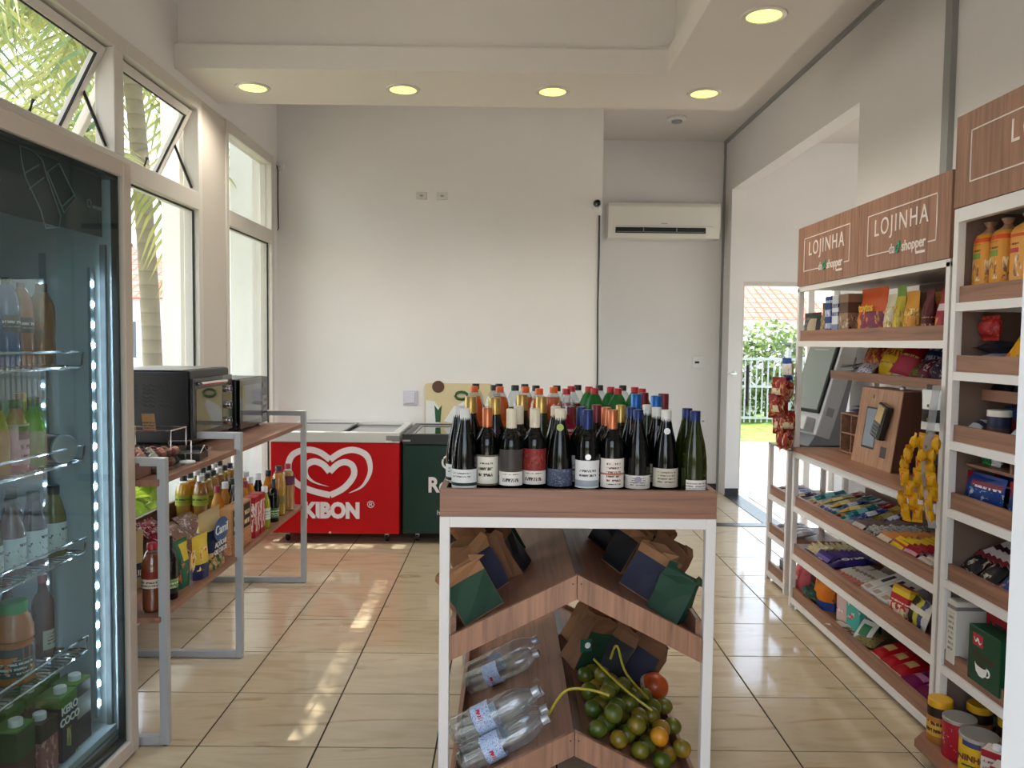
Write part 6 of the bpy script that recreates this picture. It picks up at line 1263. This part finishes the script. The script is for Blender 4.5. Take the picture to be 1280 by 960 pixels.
rb = empty('coffee_box'); MB().box(-.085, .085, -.035, .035, 0, .185).build('carton', prt('b6_green', (14, 66, 44), bands=((.46, .56, (60, 44, 30), .15, .85),)), rb, bevel=.002, seg=1)
MB().box(-.06, -.005, -.0356, -.035, .125, .165).build('red_emblem', mat('emblem_red', (176, 20, 40), .4), rb); ribbon_ = MB(); ribbon(ribbon_, [catmull([(-.052, .152), (-.042, .138), (-.032, .150), (-.022, .135), (-.012, .142)], 4)], -.0362, lambda t: .006*(1-abs(2*t-1))+.002); ribbon_.build('emblem_swoosh', WINK, rb)
cu = MB(); cu.lathe([(.010, .02), (.028, .032), (.034, .055), (.034, .06)], 16, Matrix.Translation((-.01, -.0356, .01)) @ Matrix.Scale(.02, 4, (0, 1, 0))); cu.tube([(-.01+.034+.012*math.cos(q), -.0362, .055+.012*math.sin(q)) for q in [R(-90+30*i) for i in range(7)]], .0028, 5); cu.build('cup_print', WINK, rb); MB().lathe([(.0005, 0), (.030, 0)], 16, Matrix.Translation((-.01, -.0368, .0685)) @ Matrix.Scale(.25, 4, (0, 0, 1)) @ Matrix.Rotation(R(90), 4, 'X'), caps=False).build('coffee_print', mat('coffee_dark', (40, 26, 20), .5), rb)
tag(rb, 'green coffee box with cup picture on the sixth shelf', 'box'); rput(rb, 1.635, 2.46, Zb[5])
for i, (y, c, lb) in enumerate(((2.705, (206, 150, 40), 'yellow snack pack behind the tall white box'), (2.715, (60, 52, 50), 'dark striped pack at the far back of sixth shelf'))): B('bag', prt('b6b_%d' % i, c, bands=((.4, .6, (220, 214, 206)),)), 1.80+.1*i, y-.02, Zb[5], .09, .2, .04, lb, 'pack', -6, seed=140+i)
# base: jars, cans, cartons
jm = prt('jar_yellow', (170, 110, 50), bands=((.74, 1, (40, 24, 20)), (.2, .6, (206, 160, 60))), text=((90, 50, 30), 5, .2, .7)); jl = mat('jar_lid_yellow', (214, 160, 24), .4)
for i, (x, y, lb) in enumerate(((1.545, 2.70, 'spread jar with yellow lid, farthest at the base edge'), (1.66, 2.66, 'spread jar with yellow lid, second behind the post'), (1.70, 2.55, 'spread jar with yellow lid, third in the row'), (1.745, 2.445, 'spread jar with yellow lid, fourth in the row'), (1.78, 2.34, 'spread jar with yellow lid, nearest the camera'))):
    o = can('spread_jar', jm, .042, .125, jl, .026, lid_r=.040); tag(o, lb, 'jar', 'jars with yellow lids'); place(o, x, y, .075)
tinl = mat('tin_lid', (170, 168, 164), .35, .5); ym = prt('tin_yellow', (214, 170, 30), bands=((.86, 1, (60, 60, 110), .2, .7),), blob=((236, 200, 70), (190, 140, 30), 3, .55, 0, .6))
o = can('milk_tin', ym, .058, .125, tinl, .012); text('lettering', 'NINHO', .026, mat('ninho_brown', (110, 50, 30), .5), o, (0, -.0590, .072), bold=.001); MB().box(-.03, .03, -.0592, -.0575, .045, .05).build('green_line', mat('tin_green', (40, 90, 50), .5), o); tag(o, 'big yellow milk powder tin with grey lid at base', 'tin'); place(o, 1.545, 2.47, .075, orient(-50))
o = can('milk_tin', prt('tin_red', (166, 24, 40), blob=((120, 20, 70), (220, 180, 170), 4, .58, .1, .9)), .052, .125, tinl, .012); tag(o, 'red tin with grey lid left of the yellow one', 'tin'); place(o, 1.55, 2.59, .075, orient(-60))
o = can('milk_tin', prt('tin_grey', (150, 148, 146), bands=((0, .4, (176, 156, 50)), (.45, .75, (200, 200, 206), .2, .7))), .052, .12, tinl, .012); tag(o, 'grey and yellow tin right of the big yellow one', 'tin'); place(o, 1.64, 2.375, .075, orient(-50))
o = can('milk_tin', prt('tin_silver', (150, 150, 150)), .05, .12, tinl, .012); tag(o, 'plain silver tin behind the yellow one', 'tin'); place(o, 1.86, 2.50, .075)
MC = prt('carton_milk', (206, 198, 190), bands=((0, .25, (150, 24, 40)), (.86, 1, (150, 24, 40))), text=((110, 60, 60), 6, .35, .8, .1, .8))
for x, y, lb in ((1.555, 2.30, 'white and red milk carton, front of the base'), (1.60, 2.20, 'white and red milk carton, behind the front one'), (1.52, 2.20, 'white and red milk carton, nearest the camera')):
    r = empty('milk_carton'); MB().box(-.035, .035, -.03, .03, 0, .155).build('carton_body', MC, r, bevel=.002, seg=1); MB().lathe([(.013, .155), (.013, .168), (.001, .17)], 12).build('screw_cap', PWHITE, r, True); tag(r, lb, 'carton', 'milk cartons'); rput(r, x, y, .075, -50)
B('bag', prt('base_cartoon', (196, 140, 50), blob=((120, 40, 40), (60, 50, 90), 4, .55, 0, 1)), 1.88, 2.66, .075, .16, .22, .08, 'yellow printed bag in the dark behind the jars', 'bag', seed=150)
B('bag', prt('base_greenpack', (30, 96, 60), bands=((.2, .4, (206, 210, 200)),)), 1.78, 2.71, .075, .05, .20, .05, 'green pack standing behind the middle post', 'pack', seed=151)

# fuller rows on unit B
for i, (y, c, lb) in enumerate(((2.66, (60, 20, 30), 'maroon carton behind the jar on third shelf'), (2.45, (30, 60, 50), 'deep green carton at the back of third shelf'), (2.33, (90, 60, 40), 'brown carton at the back of third shelf, near end'))):
    B('box', prt('x3_%d' % i, c, bands=((.5, .7, (190, 180, 160)),)), 1.93, y, Zb[2], .10, .11, .05, lb, 'carton', name='carton')
for i, (y, c, lb) in enumerate(((2.67, (150, 24, 34), 'red wafer box standing at the rear of fourth shelf, far end'), (2.52, (34, 44, 90), 'navy wafer box standing at the rear of fourth shelf'), (2.36, (140, 100, 40), 'tan wafer box standing at the rear of fourth shelf'))):
    B('box', prt('x4_%d' % i, c, bands=((.4, .7, (200, 196, 190)),)), 1.93, y, Zb[3], .12, .10, .06, lb, 'box', name='wafer_box')
bars(prt('x5_white', (200, 186, 180), bands=((.0, .2, (110, 30, 36)), (.5, .7, (60, 30, 34)))), 'white and maroon wafer bar in the front packed row of fifth shelf', 'wafer bar', 'white and maroon wafer bars on fifth shelf', .045, .13, .015, 12, 1.66, 2.70, Zb[4]+.045, pitch=.034, lean=60, tilt=-70, name='wafer_bar')
for i, (y, c, lb) in enumerate(((2.56, (196, 190, 180), 'tall pale tea box behind the cocoa box'), (2.40, (120, 20, 34), 'dark red box behind the coffee box'), (2.28, (40, 30, 28), 'dark brown box at the near end of sixth shelf'))):
    B('box', prt('x6_%d' % i, c, bands=((.6, .8, (206, 200, 190)),)), 1.90, y, Zb[5], .11, .21, .06, lb, 'box', name='box')

r = empty('chip_bag'); b_ = MB(); b_.add(*pillow_mesh(.19, .20, .05, 7, 9, seed=77)); b_.build('wrapper', CH, r, True); tag(r, 'yellow chip bag standing upright behind the leaning one', 'chip bag', 'yellow chip bags'); rput(r, 1.96, 2.46, Zb[1], -90, -8)
# ---------------------------------------------------------------- outside
def leafm(name, a, b, rough=.45):
    m = mat(name, a, rough); g = N(m); bs = g.n['Principled BSDF']; oi = g.n.new('ShaderNodeTexCoord')
    c = g.ramp(g.noise(oi.outputs['Object'], 3.0, 3), [(.35, lin(a)), (.65, lin(b))]); g.base(c)
    t = g.n.new('ShaderNodeBsdfTranslucent'); g.l.new(c, t.inputs[0]); mx = g.n.new('ShaderNodeMixShader'); mx.inputs[0].default_value = .4
    g.l.new(bs.outputs[0], mx.inputs[1]); g.l.new(t.outputs[0], mx.inputs[2]); g.l.new(mx.outputs[0], g.n['Material Output'].inputs[0]); return m
PALM = leafm('palm_leaf', (138, 154, 92), (200, 198, 130)); PALM2 = leafm('palm_leaf_dark', (96, 122, 76), (150, 164, 104)); HEDGE = leafm('hedge_leaf', (70, 104, 44), (140, 160, 84))
grass = mat('lawn_green', (96, 136, 44), .9); g = N(grass); g.base(g.ramp(g.noise(g.coord('Object'), 6, 6), [(.35, lin((78, 116, 36))), (.65, lin((150, 176, 70)))]))
soil = mat('bare_ground', (176, 164, 146), .95); struct(MB().box(-40, 40, -30, 70, -.4, -.135).build('ground', soil))
struct(MB().box(1.5, 12, 12.3, 19, -.135, -.125).build('lawn', grass)); struct(MB().box(-5, -2.9, 1.5, 9, -.135, -.128).build('lawn_side', grass))
pav = mat('path_paving', (176, 150, 130), .8); g = N(pav); g.base(g.ramp(g.noise(g.coord('Object'), 2.5, 5), [(.35, lin((168, 138, 118))), (.65, lin((190, 168, 148)))]))
struct(MB().box(.5, 9, YA+.15, 12.3, -.13, -.06).build('path', pav)); struct(MB().box(-2.9, XL-.15, -.5, 9.5, -.13, -.08).build('side_path', pav))
struct(MB().box(-8, 8, -9, -.45, -.13, -.04).build('forecourt', mat('forecourt_grey', (190, 184, 176), .85)))
EXT = plaster('exterior_white', (232, 232, 230))
struct(MB().box(-2.30, XL-.15, 5.22, 5.40, -.1, 4.2).build('wall_fin', EXT)); gw = struct(MB().box(-1.6, 1.6, 0, .15, 0, 4.7).build('wall_garden', EXT)); gw.location = (-3.0, 9.3, -.13); gw.rotation_euler = (0, 0, R(-42))
struct(MB().box(-2.62, XL-.15, 7.4, 7.55, -.1, 4.4).build('wall_fin', EXT))
struct(MB().box(XL-.3, 5.5, -.6, YA+.3, HC+.12, HC+.30).build('roof_slab', EXT))
def frond_mesh(L=1.9, n=26, droop=1.0, seed=0):
    rd = random.Random(seed); mb = MB(); P = [(L*t*math.cos(R(50-95*droop*t*.6)), 0, L*t*math.sin(R(62-105*droop*t))) for t in [i/8 for i in range(9)]]
    mb.tube(P, .016, 4, r2=.004)
    for i in range(n):
        t = .12+.86*i/(n-1); k = min(7, int(t*8)); u = t*8-k; a, b = Vector(P[k]), Vector(P[k+1]); p = a.lerp(b, u); d = (b-a).normalized()
        ll = L*.36*math.sin(math.pi*(.15+.8*t))**.7
        for s in (-1, 1):
            q = p+d*ll*.55+Vector((0, s*ll*.75, -ll*(.25+.3*rd.random()))); m_ = p.lerp(q, .5)+Vector((0, 0, ll*.10)); w = .022
            mb.add([p-d*w, p+d*w, m_+d*w, q, m_-d*w], [(0, 1, 2, 4), (4, 2, 3)])
    return mb
_fr = {}
def palm(x, y, h_, label, lean=(0, 0), nf=12, L=1.9, r0=.075, leaf=None, shaft=True, seed=0, grp='palm trees outside the windows', lim=None):
    r = empty('palm_tree', (x, y, -.13)); tag(r, label, 'palm tree', grp); rd = random.Random(seed); tk = mat('palm_trunk', (150, 138, 120), .9)
    if 'done' not in tk: 
        g = N(tk); sp = g.n.new('ShaderNodeSeparateXYZ'); tc = g.n.new('ShaderNodeTexCoord'); g.l.new(tc.outputs['Object'], sp.inputs[0]); f = g.math('FRACT', g.math('MULTIPLY', sp.outputs[2], 7))
        g.base(g.mix(g.noise(tc.outputs['Object'], 9, 4), g.ramp(f, [(.0, lin((92, 82, 70))), (.14, lin((168, 156, 138))), (1, lin((146, 134, 116)))]), lin((120, 112, 96)))); tk['done'] = 1
    ht = h_*.82; P = [(lean[0]*t*t, lean[1]*t*t, ht*t) for t in [i/10 for i in range(11)]]
    m = MB(); m.tube(P, r0, 12, r2=r0*.8); m.build('trunk', tk, r, True)
    top = Vector(P[-1]); 
    m = MB(); m.tube([top-Vector((0, 0, .02)), top+Vector((0, 0, h_*.09)), top+Vector((0, 0, h_*.18))], r0*.95, 10, r2=r0*.4); m.build('crownshaft', mat('crownshaft_green', (150, 164, 96), .5), r, True)
    for i in range(nf):
        key = (i % 3, L, (leaf or PALM).name)
        if key not in _fr: _fr[key] = frond_mesh(L, 26, (.75, 1.0, 1.25)[i % 3], i).build('frond', leaf or PALM, r); o = _fr[key]
        else: o = _fr[key].copy(); col.objects.link(o); o.parent = r
        o.location = top+Vector((0, 0, h_*.17)); a_ = 2*math.pi*i/nf+rd.uniform(-.2, .2)
        room = (lim if lim is not None else -2.12)-x-top.x; reach = L*.80*math.cos(a_)+.35*L*abs(math.sin(a_))
        if reach > room > 0 and y+top.y < 9.2: a_ = math.pi-a_; 
        o.rotation_euler = (rd.uniform(-.12, .12), rd.uniform(-.25, .15), a_)
        reach = L*.80*math.cos(a_)+.35*L*abs(math.sin(a_))
        if reach > room: o.scale = (max(.35, room/reach),)*3
palm(-3.15, 7.35, 4.6, 'slender grey ringed palm next to the white fin wall', (.12, -.3), 11, 2.0, .058, seed=1)
palm(-3.25, 6.45, 2.9, 'short pale-green stemmed palm seen through the low pane', (0, 0), 9, 1.5, .05, seed=2)
palm(-3.75, 8.3, 5.2, 'thick brown-trunked palm behind the slender grey one', (-.1, -.2), 12, 2.2, .105, PALM2, seed=3)
palm(-2.95, 2.9, 4.3, 'palm added near the open awning windows to shade them', (-.1, .2), 13, 2.0, .07, PALM2, seed=4)  # crown placed in the sun's path to shade the windows
palm(-3.5, 4.6, 4.9, 'leaning palm whose trunk crosses the awning window', (.5, -.7), 13, 2.2, .08, seed=5)
palm(-5.2, 7.2, 5.4, 'tall palm further out in the side garden', (.2, .1), 12, 2.3, .09, PALM2, seed=6)
palm(-3.3, 1.2, 4.4, 'unseen palm added for shade beside the shop front, left of the fridge', (0, .3), 12, 2.0, .07, PALM2, seed=7)  # out of view, kept for the shade its fronds cast
palm(-4.3, 8.0, 4.6, 'palm throwing frond shadows on the white garden wall', (.2, .2), 11, 1.9, .06, seed=8)
def shrub(x, y, z0, rx, ry, rz, n, m_, label, cat='shrub', name='shrub', grp=None, size=.06, seed=0, flower=None):
    r = empty(name, (x, y, z0)); tag(r, label, cat, grp); rd = random.Random(seed)
    def leaves(n, sz):
        mb = MB()
        for i in range(n):
            a, b = rd.uniform(0, 6.283), rd.uniform(-1, 1); q = rd.random()**.4; c = Vector((rx*q*math.cos(a)*math.sqrt(1-b*b), ry*q*math.sin(a)*math.sqrt(1-b*b), rz*(1+q*b)))
            u = Vector((rd.uniform(-1, 1), rd.uniform(-1, 1), rd.uniform(-1, 1))).normalized()*sz; v = u.cross(Vector((rd.uniform(-1, 1), rd.uniform(-1, 1), rd.uniform(-1, 1)))).normalized()*sz*.5
            mb.add([c-u, c+v, c+u, c-v], [(0, 1, 2, 3)])
        return mb
    o = leaves(n, size).build('foliage', m_, r); o['kind'] = 'stuff'
    MB().tube([(0, 0, 0), (0, 0, rz)], .03, 6).build('stem', mat('bark', (96, 76, 58), .9), r)
    if flower: o = leaves(n//2, size*.8).build('blossom', flower, r); o['kind'] = 'stuff'
lowm = leafm('grass_blade', (120, 160, 40), (190, 210, 80))
for i, (x, y) in enumerate(((-2.75, 3.4), (-3.0, 4.15), (-2.7, 4.9), (-3.1, 5.6), (-2.8, 2.4), (-3.3, 6.9), (-4.2, 5.2), (-4.5, 6.6))):
    shrub(x, y, -.13, .38, .42, .40, 420, lowm, ('bright green low plant %s' % ('under the front window', 'beside the second window bay', 'next to the white fin', 'beyond the fin under palms', 'behind the fridge end', 'below the short palm', 'further out on the lawn', 'far out below the tall palm')[i]), 'plant', 'low_plant', 'low plants below the windows', .09, i)
# neighbour's tiled house far left behind the palms
def house(x, y, w, d, hw, hr, label, wallm, rz=0):
    r = empty('house', (x, y, -.13), rz); tag(r, label, 'house'); MB().box(-w/2, w/2, 0, d, 0, hw).build('wall', wallm, r)
    rm = mat('roof_tile', (190, 96, 70), .85)
    if 'done' not in rm:
        g = N(rm); sp = g.n.new('ShaderNodeSeparateXYZ'); tc = g.n.new('ShaderNodeTexCoord'); g.l.new(tc.outputs['Object'], sp.inputs[0])
        f = g.math('MULTIPLY', g.math('GREATER_THAN', g.math('FRACT', g.math('MULTIPLY', sp.outputs[0], 3.2)), .25), g.math('GREATER_THAN', g.math('FRACT', g.math('MULTIPLY', sp.outputs[2], 5)), .2))
        g.base(g.mix(f, lin((150, 74, 58)), g.ramp(g.noise(tc.outputs['Object'], 2, 4), [(.3, lin((186, 100, 78))), (.7, lin((214, 140, 112)))]))); rm['done'] = 1
    o = .5; V = [(-w/2-o, -o, hw), (w/2+o, -o, hw), (w/2+o, d+o, hw), (-w/2-o, d+o, hw), (-w/2+d*.45, d/2, hw+hr), (w/2-d*.45, d/2, hw+hr)]
    ro = MB().add(V, [(0, 1, 5, 4), (1, 2, 5), (2, 3, 4, 5), (3, 0, 4), (3, 2, 1, 0)]).build('roof', rm, r)
    MB().tube([V[4], V[5]], .1, 6).build('ridge_cap', mat('ridge_tile', (150, 88, 70), .9), ro)
    for i, xx in enumerate((-w*.3, 0, w*.3)):
        wo = MB().box(xx-.6, xx+.6, -.03, .0, 1.0, 2.1).build('window', mat('house_window', (70, 84, 96), .2), r)
        MB().box(xx-.62, xx+.62, -.05, -.03, .95, 1.0).build('window_sill', EXT, wo)
    return r
house(7.0, 29, 12, 7, 2.55, 1.75, 'distant house with red tiled roof beyond the garden gate', mat('house_pale', (206, 214, 226), .8))
house(-15, 24, 10, 7, 2.8, 2.0, 'distant tiled house glimpsed between the palms', _mats['house_pale'])
# fence, hedge and gate glimpsed through the garden door
fx0, fx1, fy = 2.2, 9.0, 15.6; r = empty('garden_fence', ((fx0+fx1)/2, fy, -.13)); tag(r, 'white metal garden fence of thin upright bars', 'fence'); hwf = (fx1-fx0)/2; fm = mat('fence_white', (150, 156, 160), .5)
k = MB()
for i in range(60): x = -hwf+i*(2*hwf)/59; k.box(x-.012, x+.012, -.012, .012, .05, 1.35)
o = k.build('fence_bars', fm, r); o['kind'] = 'stuff'
for z in (.12, .75, 1.3): MB().box(-hwf, hwf, -.02, .02, z, z+.05).build('fence_rail', fm, r)
for i in range(5): MB().box(-hwf+i*hwf/2-.04, -hwf+i*hwf/2+.04, -.04, .04, 0, 1.5).build('fence_post', fm, r)
for i, (x, y, rz_, fl_) in enumerate(((4.0, 16.4, .95, 1), (5.0, 16.6, 1.0, 1), (6.0, 16.3, 1.05, 1), (7.2, 16.6, 1.0, 0), (4.6, 16.2, .7, 1), (5.6, 16.9, 1.1, 0), (3.1, 16.5, .9, 0))):
    shrub(x, y, -.13, .75, .5, rz_, 900, HEDGE, ('leafy shrub with white blossom behind the fence, ' if fl_ else 'plain green shrub behind the garden fence, ')+('far left', 'second', 'centre', 'right end', 'low front', 'tallest rear', 'left end')[i], grp='shrubs behind the garden fence', size=.075, seed=20+i, flower=mat('blossom_white', (236, 228, 236), .7) if fl_ else None)
o = MB().box(2.5, 9, 18, 18.15, -.13, 1.2).build('garden_wall', EXT); tag(o, 'pale low boundary wall behind the garden shrubs', 'wall')
# opposite garden side behind the photographer
for i, x in enumerate((-6, -2, 2.5, 6.5)): shrub(x, -10+.4*i, -.13, 1.8, .9, 1.2, 900, HEDGE, ('big street shrub across the forecourt, ', )[0]+('leftmost', 'left of centre', 'right of centre', 'rightmost')[i], grp='street shrubs', size=.14, seed=40+i)
